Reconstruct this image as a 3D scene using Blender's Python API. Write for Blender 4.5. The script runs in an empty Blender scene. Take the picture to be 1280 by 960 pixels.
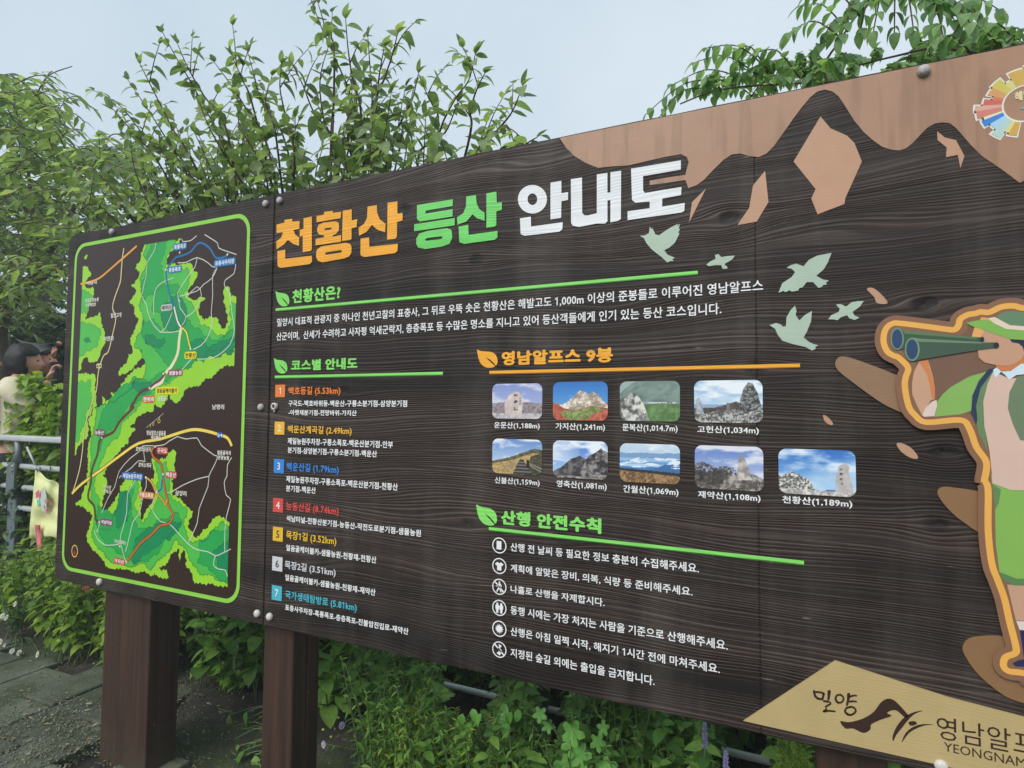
import bpy, bmesh, math, random
import numpy as np
from mathutils import Vector, Matrix, noise as mnoise
from mathutils.geometry import tessellate_polygon
rnd = random.Random(7)
nrs = np.random.RandomState(11)
scene = bpy.context.scene
COL = scene.collection

# ------------------------------------------------------------------ camera
DIST, EYE, FPX = 1.5168, 1.45, 740.0
R = np.array([[0.9054873, -0.0080206, 0.42429756],
              [-0.01292026, 0.99883686, 0.0464542],
              [-0.42417664, -0.04754572, 0.90433046]])
right = Vector((R[0, 0], R[0, 2], -R[0, 1])).normalized()
fwd = Vector((R[2, 0], R[2, 2], -R[2, 1])).normalized()
right = (right - fwd * right.dot(fwd)).normalized()
up = right.cross(fwd)
cam_d = bpy.data.cameras.new('camera'); cam = bpy.data.objects.new('camera', cam_d); COL.objects.link(cam)
cam_d.sensor_width = 36; cam_d.lens = 36 * FPX / 1280; cam_d.clip_start = 0.05; cam_d.clip_end = 2000
mw = Matrix.Identity(4)
for i in range(3):
    mw[i][0] = right[i]; mw[i][1] = up[i]; mw[i][2] = -fwd[i]
mw[0][3], mw[1][3], mw[2][3] = 0, -DIST, EYE
cam.matrix_world = mw
scene.camera = cam

# ------------------------------------------------------------------ sky, sun, exposure
world = bpy.data.worlds.new('World'); scene.world = world; world.use_nodes = True
wn = world.node_tree; wn.nodes.clear()
wo = wn.nodes.new('ShaderNodeOutputWorld'); wb = wn.nodes.new('ShaderNodeBackground')
sky = wn.nodes.new('ShaderNodeTexSky'); sky.sky_type = 'NISHITA'; sky.sun_disc = False
SUN_EL, SUN_AZ = math.radians(38), math.radians(196)
sky.sun_elevation = SUN_EL; sky.sun_rotation = SUN_AZ
mixc = wn.nodes.new('ShaderNodeMix'); mixc.data_type = 'RGBA'; mixc.inputs[0].default_value = 0.95
wc = wn.nodes.new('ShaderNodeTexCoord'); wz = wn.nodes.new('ShaderNodeTexNoise')
wz.inputs['Scale'].default_value = 1.6; wz.inputs['Detail'].default_value = 4
wr = wn.nodes.new('ShaderNodeValToRGB')
wr.color_ramp.elements[0].position = 0.34; wr.color_ramp.elements[0].color = (3.2, 3.92, 4.5, 1)
wr.color_ramp.elements[1].position = 0.66; wr.color_ramp.elements[1].color = (4.0, 4.6, 5.05, 1)
wn.links.new(wc.outputs['Generated'], wz.inputs['Vector']); wn.links.new(wz.outputs['Fac'], wr.inputs['Fac'])
wn.links.new(sky.outputs['Color'], mixc.inputs[6]); wn.links.new(wr.outputs['Color'], mixc.inputs[7])
wn.links.new(mixc.outputs[2], wb.inputs['Color']); wb.inputs['Strength'].default_value = 0.1
wn.links.new(wb.outputs['Background'], wo.inputs['Surface'])
sd = bpy.data.lights.new('sun', 'SUN'); sun = bpy.data.objects.new('sun', sd); COL.objects.link(sun)
sd.energy = 1.5; sd.angle = math.radians(35); sd.color = (1, 0.97, 0.92)
sdir = Vector((math.sin(SUN_AZ) * math.cos(SUN_EL), math.cos(SUN_AZ) * math.cos(SUN_EL), math.sin(SUN_EL)))
sun.rotation_euler = sdir.to_track_quat('Z', 'Y').to_euler()
scene.view_settings.view_transform = 'Standard'; scene.view_settings.look = 'None'
scene.view_settings.exposure = 0.88; scene.view_settings.gamma = 1

# ------------------------------------------------------------------ helpers
def ray(px, py):
    w = R.T @ np.array([(px - 640) / FPX, (py - 480) / FPX, 1.0])
    return np.array([w[0], w[2], -w[1]])
def W(px, py, y):                      # the world point seen at (px, py) on the upright plane at depth y
    w = ray(px, py); w = w * ((DIST + y) / w[1])
    return Vector((w[0], y, w[2] + EYE))
def B(px, py):                         # point on the face of the board, metres
    p = W(px, py, 0.0); return (p.x, p.z)
def srgb(r, g, b):
    f = lambda c: (c / 255 / 12.92) if c / 255 <= 0.04045 else ((c / 255 + 0.055) / 1.055) ** 2.4
    return (f(r), f(g), f(b), 1)
def link(o, parent=None):
    COL.objects.link(o)
    if parent is not None: o.parent = parent
    return o
def thing(name, label, cat, loc=(0, 0, 0), group=None):
    o = bpy.data.objects.new(name, None); link(o); o.location = loc
    o.empty_display_size = 0.1
    o['label'] = label; o['category'] = cat
    if group: o['group'] = group
    return o
def tag(o, label, cat, group=None):
    o['label'] = label; o['category'] = cat
    if group: o['group'] = group
    return o
def mesh_obj(name, verts, faces, mat, parent=None, smooth=False, world=True):
    """verts in world metres; children are stored relative to the parent's location"""
    m = bpy.data.meshes.new(name)
    v = np.asarray(verts, dtype=float).reshape(-1, 3)
    if parent is not None:
        v = v - np.array(world_loc(parent))
    m.from_pydata([tuple(x) for x in v], [], [tuple(f) for f in faces]); m.update()
    if smooth: m.polygons.foreach_set('use_smooth', [True] * len(m.polygons))
    if mat: m.materials.append(mat)
    return link(bpy.data.objects.new(name, m), parent)
def world_loc(o):
    l = Vector((0, 0, 0))
    while o is not None:
        l = l + o.location; o = o.parent
    return l
def bm_obj(name, bm, mat, parent=None, smooth=False):
    m = bpy.data.meshes.new(name)
    if parent is not None: bmesh.ops.translate(bm, verts=bm.verts, vec=-world_loc(parent))
    bm.to_mesh(m); bm.free()
    if smooth: m.polygons.foreach_set('use_smooth', [True] * len(m.polygons))
    if mat: m.materials.append(mat)
    return link(bpy.data.objects.new(name, m), parent)
def box_bm(x0, x1, y0, y1, z0, z1, bevel=0.0, bm=None, seg=2):
    own = bm is None
    if own: bm = bmesh.new()
    r = bmesh.ops.create_cube(bm, size=1.0)
    for v in r['verts']:
        v.co = Vector(((x0 + x1) / 2 + v.co.x * (x1 - x0), (y0 + y1) / 2 + v.co.y * (y1 - y0), (z0 + z1) / 2 + v.co.z * (z1 - z0)))
    if bevel and own: bmesh.ops.bevel(bm, geom=list(bm.edges), offset=bevel, segments=seg, affect='EDGES', profile=0.5)
    return bm
def tube_data(pts, radii, n=6):
    """swept tube; returns verts, faces"""
    V = []; F = []
    pts = [Vector(p) for p in pts]
    for i, p in enumerate(pts):
        t = (pts[min(i + 1, len(pts) - 1)] - pts[max(i - 1, 0)])
        t = t.normalized() if t.length > 1e-9 else Vector((0, 0, 1))
        a = t.cross(Vector((0.31, 0.17, 0.93)))
        if a.length < 1e-3: a = t.cross(Vector((1, 0, 0)))
        a.normalize(); b = t.cross(a)
        r = radii[i] if hasattr(radii, '__len__') else radii
        for k in range(n):
            an = 2 * math.pi * k / n
            V.append(p + a * (math.cos(an) * r) + b * (math.sin(an) * r))
    for i in range(len(pts) - 1):
        for k in range(n):
            F.append((i * n + k, i * n + (k + 1) % n, (i + 1) * n + (k + 1) % n, (i + 1) * n + k))
    F.append(tuple(reversed(range(n)))); F.append(tuple((len(pts) - 1) * n + k for k in range(n)))
    return V, F
class Acc:
    def __init__(s): s.v = []; s.f = []
    def add(s, v, f):
        o = len(s.v); s.v += [tuple(x) for x in v]; s.f += [tuple(i + o for i in q) for q in f]
    def tube(s, pts, r, n=5): s.add(*tube_data(pts, r, n))
    def obj(s, name, mat, parent=None, smooth=True): return mesh_obj(name, s.v, s.f, mat, parent, smooth)

# ------------------------------------------------------------------ materials
def new_mat(name):
    m = bpy.data.materials.new(name); m.use_nodes = True
    nt = m.node_tree; b = nt.nodes['Principled BSDF']
    return m, nt, b
def nd(nt, typ, **kw):
    n = nt.nodes.new(typ)
    for k, v in kw.items():
        if k in ('operation', 'data_type', 'blend_type', 'noise_dimensions', 'feature', 'use_clamp'): setattr(n, k, v)
        else: n.inputs[k if not k.startswith('i') or not k[1:].isdigit() else int(k[1:])].default_value = v
    return n
def math_n(nt, op, a, b=None, c=None):
    n = nt.nodes.new('ShaderNodeMath'); n.operation = op
    for i, x in enumerate((a, b, c)):
        if x is None: continue
        if isinstance(x, (int, float)): n.inputs[i].default_value = x
        else: nt.links.new(x, n.inputs[i])
    return n.outputs[0]
def ramp(nt, fac, stops):
    r = nt.nodes.new('ShaderNodeValToRGB')
    while len(r.color_ramp.elements) < len(stops): r.color_ramp.elements.new(0.5)
    for e, (p, c) in zip(r.color_ramp.elements, stops):
        e.position = p; e.color = c if len(c) == 4 else (*c, 1)
    nt.links.new(fac, r.inputs['Fac']); return r.outputs['Color']

KNOTS = [  # photo px of each knot, strength, size x, size z
    (505, 262, .85, .12, .03), (595, 325, .85, .14, .045), (912, 272, .9, .07, .04), (1155, 380, .85, .08, .035),
    (945, 462, .8, .10, .03), (430, 490, .8, .12, .02), (585, 655, .6, .12, .03), (700, 672, .6, .1, .03),
    (1180, 565, .9, .05, .03), (1170, 655, .6, .06, .04), (640, 205, .6, .25, .03), (760, 380, .6, .2, .04),
    (315, 300, .7, .10, .04), (480, 715, .7, .3, .05), (1060, 290, .7, .2, .05), (1000, 700, .5, .3, .06)]
def wood_group():
    """height / tone of the brushed wood of the board, from object position"""
    g = bpy.data.node_groups.new('brushed_grain', 'ShaderNodeTree')
    g.interface.new_socket('Height', in_out='OUTPUT', socket_type='NodeSocketFloat')
    g.interface.new_socket('Broad', in_out='OUTPUT', socket_type='NodeSocketFloat')
    g.interface.new_socket('Knot', in_out='OUTPUT', socket_type='NodeSocketFloat')
    out = g.nodes.new('NodeGroupOutput')
    geo = g.nodes.new('ShaderNodeNewGeometry'); sp = g.nodes.new('ShaderNodeSeparateXYZ')
    g.links.new(geo.outputs['Position'], sp.inputs[0])
    x, z = sp.outputs['X'], sp.outputs['Z']
    zz = z; knot = None
    for (px, py, k, sx, sz) in KNOTS:
        u, v = B(px, py)
        dx = math_n(g, 'DIVIDE', math_n(g, 'SUBTRACT', x, u), sx)
        dzr = math_n(g, 'SUBTRACT', z, v); dz = math_n(g, 'DIVIDE', dzr, sz)
        r2 = math_n(g, 'ADD', math_n(g, 'MULTIPLY', dx, dx), math_n(g, 'MULTIPLY', dz, dz))
        e = math_n(g, 'EXPONENT', math_n(g, 'MULTIPLY', r2, -1.0))
        zz = math_n(g, 'SUBTRACT', zz, math_n(g, 'MULTIPLY', math_n(g, 'MULTIPLY', dzr, k), e))
        ks = 0.022 if sx < .2 else .001
        dx2 = math_n(g, 'MULTIPLY', math_n(g, 'SUBTRACT', x, u), 0.75)
        q = math_n(g, 'DIVIDE', math_n(g, 'SQRT', math_n(g, 'ADD', math_n(g, 'MULTIPLY', dx2, dx2), math_n(g, 'MULTIPLY', dzr, dzr))), ks)
        q = math_n(g, 'MULTIPLY', math_n(g, 'MAXIMUM', math_n(g, 'SUBTRACT', 1.0, q), 0.0), k)
        knot = q if knot is None else math_n(g, 'MAXIMUM', knot, q)
    # slow waviness of the grain
    cb = g.nodes.new('ShaderNodeCombineXYZ')
    g.links.new(math_n(g, 'MULTIPLY', x, 1.0), cb.inputs[0]); g.links.new(math_n(g, 'MULTIPLY', z, 3.0), cb.inputs[2])
    n0 = nd(g, 'ShaderNodeTexNoise', Scale=1.0, Detail=1.5); g.links.new(cb.outputs[0], n0.inputs['Vector'])
    zz = math_n(g, 'ADD', zz, math_n(g, 'MULTIPLY', math_n(g, 'SUBTRACT', n0.outputs['Fac'], 0.5), 0.16))
    def stripes(fx, fz, detail, seed):
        c = g.nodes.new('ShaderNodeCombineXYZ')
        g.links.new(math_n(g, 'MULTIPLY', x, fx), c.inputs[0]); c.inputs[1].default_value = seed
        g.links.new(math_n(g, 'MULTIPLY', zz, fz), c.inputs[2])
        n = nd(g, 'ShaderNodeTexNoise', Scale=1.0, Detail=detail, Roughness=0.55); g.links.new(c.outputs[0], n.inputs['Vector'])
        return n.outputs['Fac']
    b = stripes(2.5, 230, 2.0, 9.0); c = stripes(9.0, 520, 2.0, 5.0); m1 = stripes(0.35, 11, 1.0, 31.0); m2 = stripes(1.2, 45, 1.0, 47.0)
    broad = stripes(0.5, 7, 2.0, 20.0)
    t = math_n(g, 'ADD', math_n(g, 'MULTIPLY', zz, 118.0), math_n(g, 'ADD', math_n(g, 'MULTIPLY', m1, 9.0), math_n(g, 'MULTIPLY', m2, 2.2)))
    saw = math_n(g, 'FRACT', t)
    # slow rise, abrupt fall: the raised late wood of a wire brushed plank
    rise = g.nodes.new('ShaderNodeMapRange'); rise.interpolation_type = 'SMOOTHSTEP'; rise.inputs[1].default_value = 0.1; rise.inputs[2].default_value = 0.72; g.links.new(saw, rise.inputs[0])
    fall = g.nodes.new('ShaderNodeMapRange'); fall.interpolation_type = 'SMOOTHSTEP'; fall.inputs[1].default_value = 0.8; fall.inputs[2].default_value = 1.0
    fall.inputs[3].default_value = 1.0; fall.inputs[4].default_value = 0.0; g.links.new(saw, fall.inputs[0])
    ridge = math_n(g, 'MULTIPLY', rise.outputs[0], fall.outputs[0])
    amp = g.nodes.new('ShaderNodeMapRange'); amp.inputs[1].default_value = 0.34; amp.inputs[2].default_value = 0.56
    amp.inputs[3].default_value = 0.4; amp.inputs[4].default_value = 1.0; g.links.new(broad, amp.inputs[0])
    loc = stripes(1.5, 30, 2.0, 71.0); am2 = math_n(g, 'MULTIPLY', math_n(g, 'MAXIMUM', math_n(g, 'SUBTRACT', loc, 0.25), 0.0), 2.2)
    h = math_n(g, 'ADD', math_n(g, 'MULTIPLY', math_n(g, 'MULTIPLY', ridge, am2), 0.62), math_n(g, 'ADD', math_n(g, 'MULTIPLY', b, 0.36), math_n(g, 'MULTIPLY', c, 0.36)))
    h = math_n(g, 'MULTIPLY', h, amp.outputs[0])
    kn = nd(g, 'ShaderNodeTexNoise', Scale=60.0, Detail=4.0); g.links.new(geo.outputs['Position'], kn.inputs['Vector'])
    h = math_n(g, 'SUBTRACT', h, math_n(g, 'MULTIPLY', math_n(g, 'MULTIPLY', knot, kn.outputs['Fac']), 2.2))
    g.links.new(h, out.inputs['Height']); g.links.new(broad, out.inputs['Broad']); g.links.new(knot, out.inputs['Knot'])
    return g
WG = wood_group()
def mat_board():
    m, nt, b = new_mat('charred_wood')
    g = nt.nodes.new('ShaderNodeGroup'); g.node_tree = WG
    col = ramp(nt, g.outputs['Height'], [(0.12, srgb(25, 19, 16)), (0.45, srgb(47, 38, 34)), (0.8, srgb(69, 58, 53))])
    mx = nd(nt, 'ShaderNodeMix', data_type='RGBA'); mx.blend_type = 'MULTIPLY'; mx.inputs[0].default_value = 1
    c2 = ramp(nt, g.outputs['Broad'], [(0.32, (0.72, 0.66, 0.62, 1)), (0.62, (1.15, 1.1, 1.08, 1))])
    nt.links.new(col, mx.inputs[6]); nt.links.new(c2, mx.inputs[7])
    k = nd(nt, 'ShaderNodeMix', data_type='RGBA'); nt.links.new(math_n(nt, 'MULTIPLY', g.outputs['Knot'], 1.2), k.inputs[0])
    nt.links.new(mx.outputs[2], k.inputs[6]); k.inputs[7].default_value = srgb(30, 24, 22)
    # pale scuffs
    geo = nt.nodes.new('ShaderNodeNewGeometry'); mp = nt.nodes.new('ShaderNodeMapping'); mp.inputs['Scale'].default_value = (8, 1, 60)
    nt.links.new(geo.outputs['Position'], mp.inputs[0])
    sc = nd(nt, 'ShaderNodeTexNoise', Scale=1.0, Detail=5.0); nt.links.new(mp.outputs[0], sc.inputs['Vector'])
    f = ramp(nt, sc.outputs['Fac'], [(0.715, (0, 0, 0, 1)), (0.76, (0.8, 0.8, 0.8, 1))])
    s2 = nd(nt, 'ShaderNodeMix', data_type='RGBA'); nt.links.new(f, s2.inputs[0])
    nt.links.new(k.outputs[2], s2.inputs[6]); s2.inputs[7].default_value = srgb(150, 142, 136)
    # rain streaks and dust, dulling the boards unevenly
    mp2 = nt.nodes.new('ShaderNodeMapping'); mp2.inputs['Scale'].default_value = (9, 1, .9); nt.links.new(geo.outputs['Position'], mp2.inputs[0])
    st = nd(nt, 'ShaderNodeTexNoise', Scale=1.0, Detail=5.0, Roughness=.6); nt.links.new(mp2.outputs[0], st.inputs['Vector'])
    du = nd(nt, 'ShaderNodeTexNoise', Scale=2.2, Detail=6.0, Roughness=.65); nt.links.new(geo.outputs['Position'], du.inputs['Vector'])
    s3 = nd(nt, 'ShaderNodeMix', data_type='RGBA'); nt.links.new(math_n(nt, 'MULTIPLY', ramp(nt, math_n(nt, 'MULTIPLY', st.outputs['Fac'], math_n(nt, 'ADD', du.outputs['Fac'], .5)), [(0.46, (0, 0, 0, 1)), (0.72, (1, 1, 1, 1))]), .09), s3.inputs[0])
    nt.links.new(s2.outputs[2], s3.inputs[6]); s3.inputs[7].default_value = srgb(150, 142, 132)
    nt.links.new(s3.outputs[2], b.inputs['Base Color'])
    rr = ramp(nt, g.outputs['Height'], [(0.1, (0.62,) * 3 + (1,)), (0.9, (0.44,) * 3 + (1,))])
    nt.links.new(rr, b.inputs['Roughness']); b.inputs['Specular IOR Level'].default_value = 0.32
    bp = nd(nt, 'ShaderNodeBump', Strength=1.0, Distance=0.0028); nt.links.new(g.outputs['Height'], bp.inputs['Height'])
    nt.links.new(bp.outputs[0], b.inputs['Normal'])
    return m
M = {}
M['board'] = mat_board()
def paint(name, rgb, relief=0.5, rough=0.45, var=0.08, stains=False, worn=0.0):
    if name in M: return M[name]
    m, nt, b = new_mat(name)
    geo = nt.nodes.new('ShaderNodeNewGeometry')
    n = nd(nt, 'ShaderNodeTexNoise', Scale=9.0, Detail=5.0, Roughness=0.6); nt.links.new(geo.outputs['Position'], n.inputs['Vector'])
    c = srgb(*rgb)
    lo = tuple(v * (1 - var * 1.6) for v in c[:3]) + (1,); hi = tuple(min(1, v * (1 + var)) for v in c[:3]) + (1,)
    col = ramp(nt, n.outputs['Fac'], [(0.3, lo), (0.7, hi)])
    if stains:
        mp = nt.nodes.new('ShaderNodeMapping'); mp.inputs['Scale'].default_value = (11, 1, 1.1)
        nt.links.new(geo.outputs['Position'], mp.inputs[0])
        s = nd(nt, 'ShaderNodeTexNoise', Scale=1.6, Detail=3.0); nt.links.new(mp.outputs[0], s.inputs['Vector'])
        f = ramp(nt, s.outputs['Fac'], [(0.53, (0, 0, 0, 1)), (0.60, (0.33,) * 3 + (1,)), (0.66, (0.12,) * 3 + (1,))])
        mx = nd(nt, 'ShaderNodeMix', data_type='RGBA'); nt.links.new(f, mx.inputs[0]); nt.links.new(col, mx.inputs[6])
        mx.inputs[7].default_value = tuple(v * 0.45 for v in c[:3]) + (1,); col = mx.outputs[2]
    if relief > 0:
        g = nt.nodes.new('ShaderNodeGroup'); g.node_tree = WG
        if worn:
            f = ramp(nt, math_n(nt, 'ADD', g.outputs['Height'], math_n(nt, 'MULTIPLY', n.outputs['Fac'], 0.5)), [(0.26, (worn,) * 3 + (1,)), (0.40, (0, 0, 0, 1))])
            mx = nd(nt, 'ShaderNodeMix', data_type='RGBA'); nt.links.new(f, mx.inputs[0]); nt.links.new(col, mx.inputs[6])
            mx.inputs[7].default_value = tuple(v * 0.35 for v in c[:3]) + (1,); col = mx.outputs[2]
        bp = nd(nt, 'ShaderNodeBump', Strength=1.0, Distance=0.0028 * relief); nt.links.new(g.outputs['Height'], bp.inputs['Height'])
        nt.links.new(bp.outputs[0], b.inputs['Normal'])
    nt.links.new(col, b.inputs['Base Color'])
    b.inputs['Roughness'].default_value = rough; b.inputs['Specular IOR Level'].default_value = .3
    M[name] = m; return m
def plain(name, rgb, rough=0.6, var=0.15, scale=8.0, metal=0.0, bump=0.0, bscale=60.0):
    if name in M: return M[name]
    m, nt, b = new_mat(name)
    tc = nt.nodes.new('ShaderNodeTexCoord')
    n = nd(nt, 'ShaderNodeTexNoise', Scale=scale, Detail=5.0, Roughness=0.6); nt.links.new(tc.outputs['Object'], n.inputs['Vector'])
    c = srgb(*rgb)
    col = ramp(nt, n.outputs['Fac'], [(0.3, tuple(v * (1 - var) for v in c[:3]) + (1,)), (0.7, tuple(min(1, v * (1 + var)) for v in c[:3]) + (1,))])
    nt.links.new(col, b.inputs['Base Color']); b.inputs['Roughness'].default_value = rough; b.inputs['Metallic'].default_value = metal
    if bump:
        n2 = nd(nt, 'ShaderNodeTexNoise', Scale=bscale, Detail=4.0); nt.links.new(tc.outputs['Object'], n2.inputs['Vector'])
        bp = nd(nt, 'ShaderNodeBump', Strength=0.7, Distance=bump); nt.links.new(n2.outputs['Fac'], bp.inputs['Height']); nt.links.new(bp.outputs[0], b.inputs['Normal'])
    M[name] = m; return m
def post_mat():
    m, nt, b = new_mat('post_wood')
    geo = nt.nodes.new('ShaderNodeNewGeometry'); mp = nt.nodes.new('ShaderNodeMapping'); mp.inputs['Scale'].default_value = (60, 60, 1.6)
    nt.links.new(geo.outputs['Position'], mp.inputs[0])
    n = nd(nt, 'ShaderNodeTexNoise', Scale=1.0, Detail=6.0, Roughness=0.6); nt.links.new(mp.outputs[0], n.inputs['Vector'])
    col = ramp(nt, n.outputs['Fac'], [(0.28, srgb(35, 21, 14)), (0.5, srgb(55, 35, 24)), (0.7, srgb(72, 46, 32))])
    n3 = nd(nt, 'ShaderNodeTexNoise', Scale=45.0, Detail=3.0); nt.links.new(geo.outputs['Position'], n3.inputs['Vector'])
    f = ramp(nt, n3.outputs['Fac'], [(0.70, (0, 0, 0, 1)), (0.78, (0.5,) * 3 + (1,))])
    mx = nd(nt, 'ShaderNodeMix', data_type='RGBA'); nt.links.new(f, mx.inputs[0]); nt.links.new(col, mx.inputs[6]); mx.inputs[7].default_value = srgb(150, 135, 122)
    # grey green grime rising from the foot
    sp = nt.nodes.new('ShaderNodeSeparateXYZ'); nt.links.new(geo.outputs['Position'], sp.inputs[0])
    n4 = nd(nt, 'ShaderNodeTexNoise', Scale=14.0, Detail=4.0); nt.links.new(geo.outputs['Position'], n4.inputs['Vector'])
    hgt = math_n(nt, 'SUBTRACT', math_n(nt, 'MULTIPLY', n4.outputs['Fac'], 0.34), sp.outputs['Z'])
    f2 = ramp(nt, hgt, [(0.0, (0, 0, 0, 1)), (0.14, (0.5,) * 3 + (1,))])
    mx2 = nd(nt, 'ShaderNodeMix', data_type='RGBA'); nt.links.new(f2, mx2.inputs[0]); nt.links.new(mx.outputs[2], mx2.inputs[6]); mx2.inputs[7].default_value = srgb(66, 60, 46)
    nt.links.new(mx2.outputs[2], b.inputs['Base Color']); b.inputs['Roughness'].default_value = 0.6
    bp = nd(nt, 'ShaderNodeBump', Strength=0.6, Distance=0.003); nt.links.new(n.outputs['Fac'], bp.inputs['Height']); nt.links.new(bp.outputs[0], b.inputs['Normal'])
    return m
M['post'] = post_mat()
def leaf_mat(name, dark, mid, light, trans=0.35, rough=0.45, yellow=None):
    m = bpy.data.materials.new(name); m.use_nodes = True; nt = m.node_tree
    b = nt.nodes['Principled BSDF']; out = nt.nodes['Material Output']
    oi = nt.nodes.new('ShaderNodeObjectInfo'); geo = nt.nodes.new('ShaderNodeNewGeometry')
    r = math_n(nt, 'FRACT', math_n(nt, 'ADD', oi.outputs['Random'], geo.outputs['Random Per Island']))
    n = nd(nt, 'ShaderNodeTexNoise', Scale=1.4, Detail=2.0); nt.links.new(geo.outputs['Position'], n.inputs['Vector'])
    f = math_n(nt, 'ADD', math_n(nt, 'MULTIPLY', r, 0.6), math_n(nt, 'MULTIPLY', n.outputs['Fac'], 0.4))
    st = [(0.12, srgb(*dark)), (0.45, srgb(*mid)), (0.8, srgb(*light))]
    if yellow: st.append((0.9, srgb(*yellow)))
    col = ramp(nt, f, st)
    n2 = nd(nt, 'ShaderNodeTexNoise', Scale=55.0, Detail=3.0); nt.links.new(geo.outputs['Position'], n2.inputs['Vector'])
    mx = nd(nt, 'ShaderNodeMix', data_type='RGBA'); mx.blend_type = 'MULTIPLY'; mx.inputs[0].default_value = 1
    v = ramp(nt, n2.outputs['Fac'], [(0.3, (0.78, 0.8, 0.75, 1)), (0.7, (1.12, 1.1, 1.1, 1))])
    nt.links.new(col, mx.inputs[6]); nt.links.new(v, mx.inputs[7])
    nt.links.new(mx.outputs[2], b.inputs['Base Color']); b.inputs['Roughness'].default_value = rough
    b.inputs['Specular IOR Level'].default_value = 0.35
    tr = nt.nodes.new('ShaderNodeBsdfTranslucent')
    mt = nd(nt, 'ShaderNodeMix', data_type='RGBA'); mt.blend_type = 'MULTIPLY'; mt.inputs[0].default_value = 1
    nt.links.new(mx.outputs[2], mt.inputs[6]); mt.inputs[7].default_value = (1.5, 1.6, 0.75, 1)
    nt.links.new(mt.outputs[2], tr.inputs['Color'])
    ms = nt.nodes.new('ShaderNodeMixShader'); ms.inputs[0].default_value = trans
    nt.links.new(b.outputs[0], ms.inputs[1]); nt.links.new(tr.outputs[0], ms.inputs[2]); nt.links.new(ms.outputs[0], out.inputs['Surface'])
    M[name] = m; return m
leaf_mat('leaf_shrub', (84, 106, 72), (120, 142, 98), (156, 174, 126), trans=0.5, yellow=(166, 176, 108))
leaf_mat('leaf_tree', (88, 110, 74), (122, 146, 96), (164, 182, 124), trans=0.5)  # greens paled to carry the mist over the left tree
leaf_mat('leaf_vine', (84, 116, 76), (114, 148, 100), (148, 178, 124), trans=0.48)
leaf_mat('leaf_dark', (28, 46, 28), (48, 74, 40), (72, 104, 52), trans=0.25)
leaf_mat('leaf_bright', (72, 104, 38), (116, 148, 52), (158, 184, 74), trans=0.4)
leaf_mat('leaf_mid', (56, 92, 42), (96, 140, 60), (138, 176, 82), trans=0.42)
leaf_mat('leaf_hop', (86, 140, 62), (110, 168, 78), (128, 186, 90), trans=0.35)
bark = plain('bark', (74, 60, 50), 0.85, 0.35, 20, bump=0.004)
twig = plain('twig', (84, 66, 52), 0.8, 0.25, 30)
stem_m = plain('stem_green', (86, 108, 58), 0.6, 0.2, 20)
stem_b = plain('stem_brown', (92, 84, 62), 0.7, 0.3, 20)

# ================================================================== THE BOARD
sign = thing('trail_information_board', 'long dark timber trail map board on thick brown posts', 'information board', (-0.75, 0, 0))
TOP, BOT, LEFT, SEAM1, SEAM2, RIGHT = 2.218, 0.712, -2.893, -1.650, -0.069, 1.28
def panel(x0, x1, rl, rr):
    bm = bmesh.new(); c = 0.035; pts = []
    def corner(cx, cz, a0):
        for k in range(7):
            a = math.radians(a0 + 15 * k); pts.append((cx + c * math.cos(a), cz + c * math.sin(a)))
    if rr: corner(x1 - c, BOT + c, -90); corner(x1 - c, TOP - c, 0)
    else: pts.extend([(x1, BOT), (x1, TOP)])
    if rl: corner(x0 + c, TOP - c, 90); corner(x0 + c, BOT + c, 180)
    else: pts.extend([(x0, TOP), (x0, BOT)])
    # subdivide long straight runs so that the sawn edge wanders a little
    out = []
    for i, p in enumerate(pts):
        q = pts[(i + 1) % len(pts)]; d = math.dist(p, q); n = max(1, int(d / 0.03))
        for k in range(n):
            t = k / n; x = p[0] + (q[0] - p[0]) * t; z = p[1] + (q[1] - p[1]) * t
            if 0 < k and abs(q[1] - p[1]) < 1e-6: z += (mnoise.noise(Vector((x * 9, z, 0))) * 0.0016)
            if 0 < k and abs(q[0] - p[0]) < 1e-6: x += mnoise.noise(Vector((x, z * 30, 4))) * 0.0012
            out.append((x, z))
    f = [bm.verts.new((x, 0, z)) for x, z in out]; face = bm.faces.new(f)
    ret = bmesh.ops.extrude_face_region(bm, geom=[face])
    for v in ret['geom']:
        if isinstance(v, bmesh.types.BMVert): v.co.y += 0.042
    bmesh.ops.recalc_face_normals(bm, faces=list(bm.faces))
    ed = [e for e in bm.edges if all(abs(v.co.y) < 1e-6 for v in e.verts)]
    bmesh.ops.bevel(bm, geom=ed, offset=0.0022, segments=2, affect='EDGES')
    return bm_obj('wood_panel', bm, M['board'], sign)
p1 = panel(LEFT, SEAM1 - 0.0015, True, False); p1['label'] = 'left dark timber panel carrying the green framed map'
p2 = panel(SEAM1 + 0.0015, SEAM2 - 0.0004, False, False); p2['label'] = 'middle dark timber panel carrying title and trail list'
p3 = panel(SEAM2 + 0.0004, RIGHT, False, True); p3['label'] = 'right dark timber panel carrying mountains and hiker'
# posts (each of two planks' depth with a groove down the side)
def post(x0, x1, y0, y1, ztop=2.1, two=False):
    bm = bmesh.new(); ym = y0 + (y1 - y0) * (0.52 if x1 - x0 < .2 else 1.2)
    for a, b_ in (((y0, ym - 0.0015), (ym + 0.0015, y1)) if ym < y1 else ((y0, y1),)):
        t = box_bm(x0, x1, a, b_, -0.3, ztop, bevel=0.006, seg=2)
        me = bpy.data.meshes.new('t'); t.to_mesh(me); t.free(); bm.from_mesh(me); bpy.data.meshes.remove(me)
    return bm_obj('post', bm, M['post'], sign)
post(-2.607, -2.312, 0.044, 0.176)
post(-1.692, -1.553, 0.044, 0.172)
post(0.045, 0.185, 0.044, 0.178); post(0.98, 1.12, 0.044, 0.178)
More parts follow.
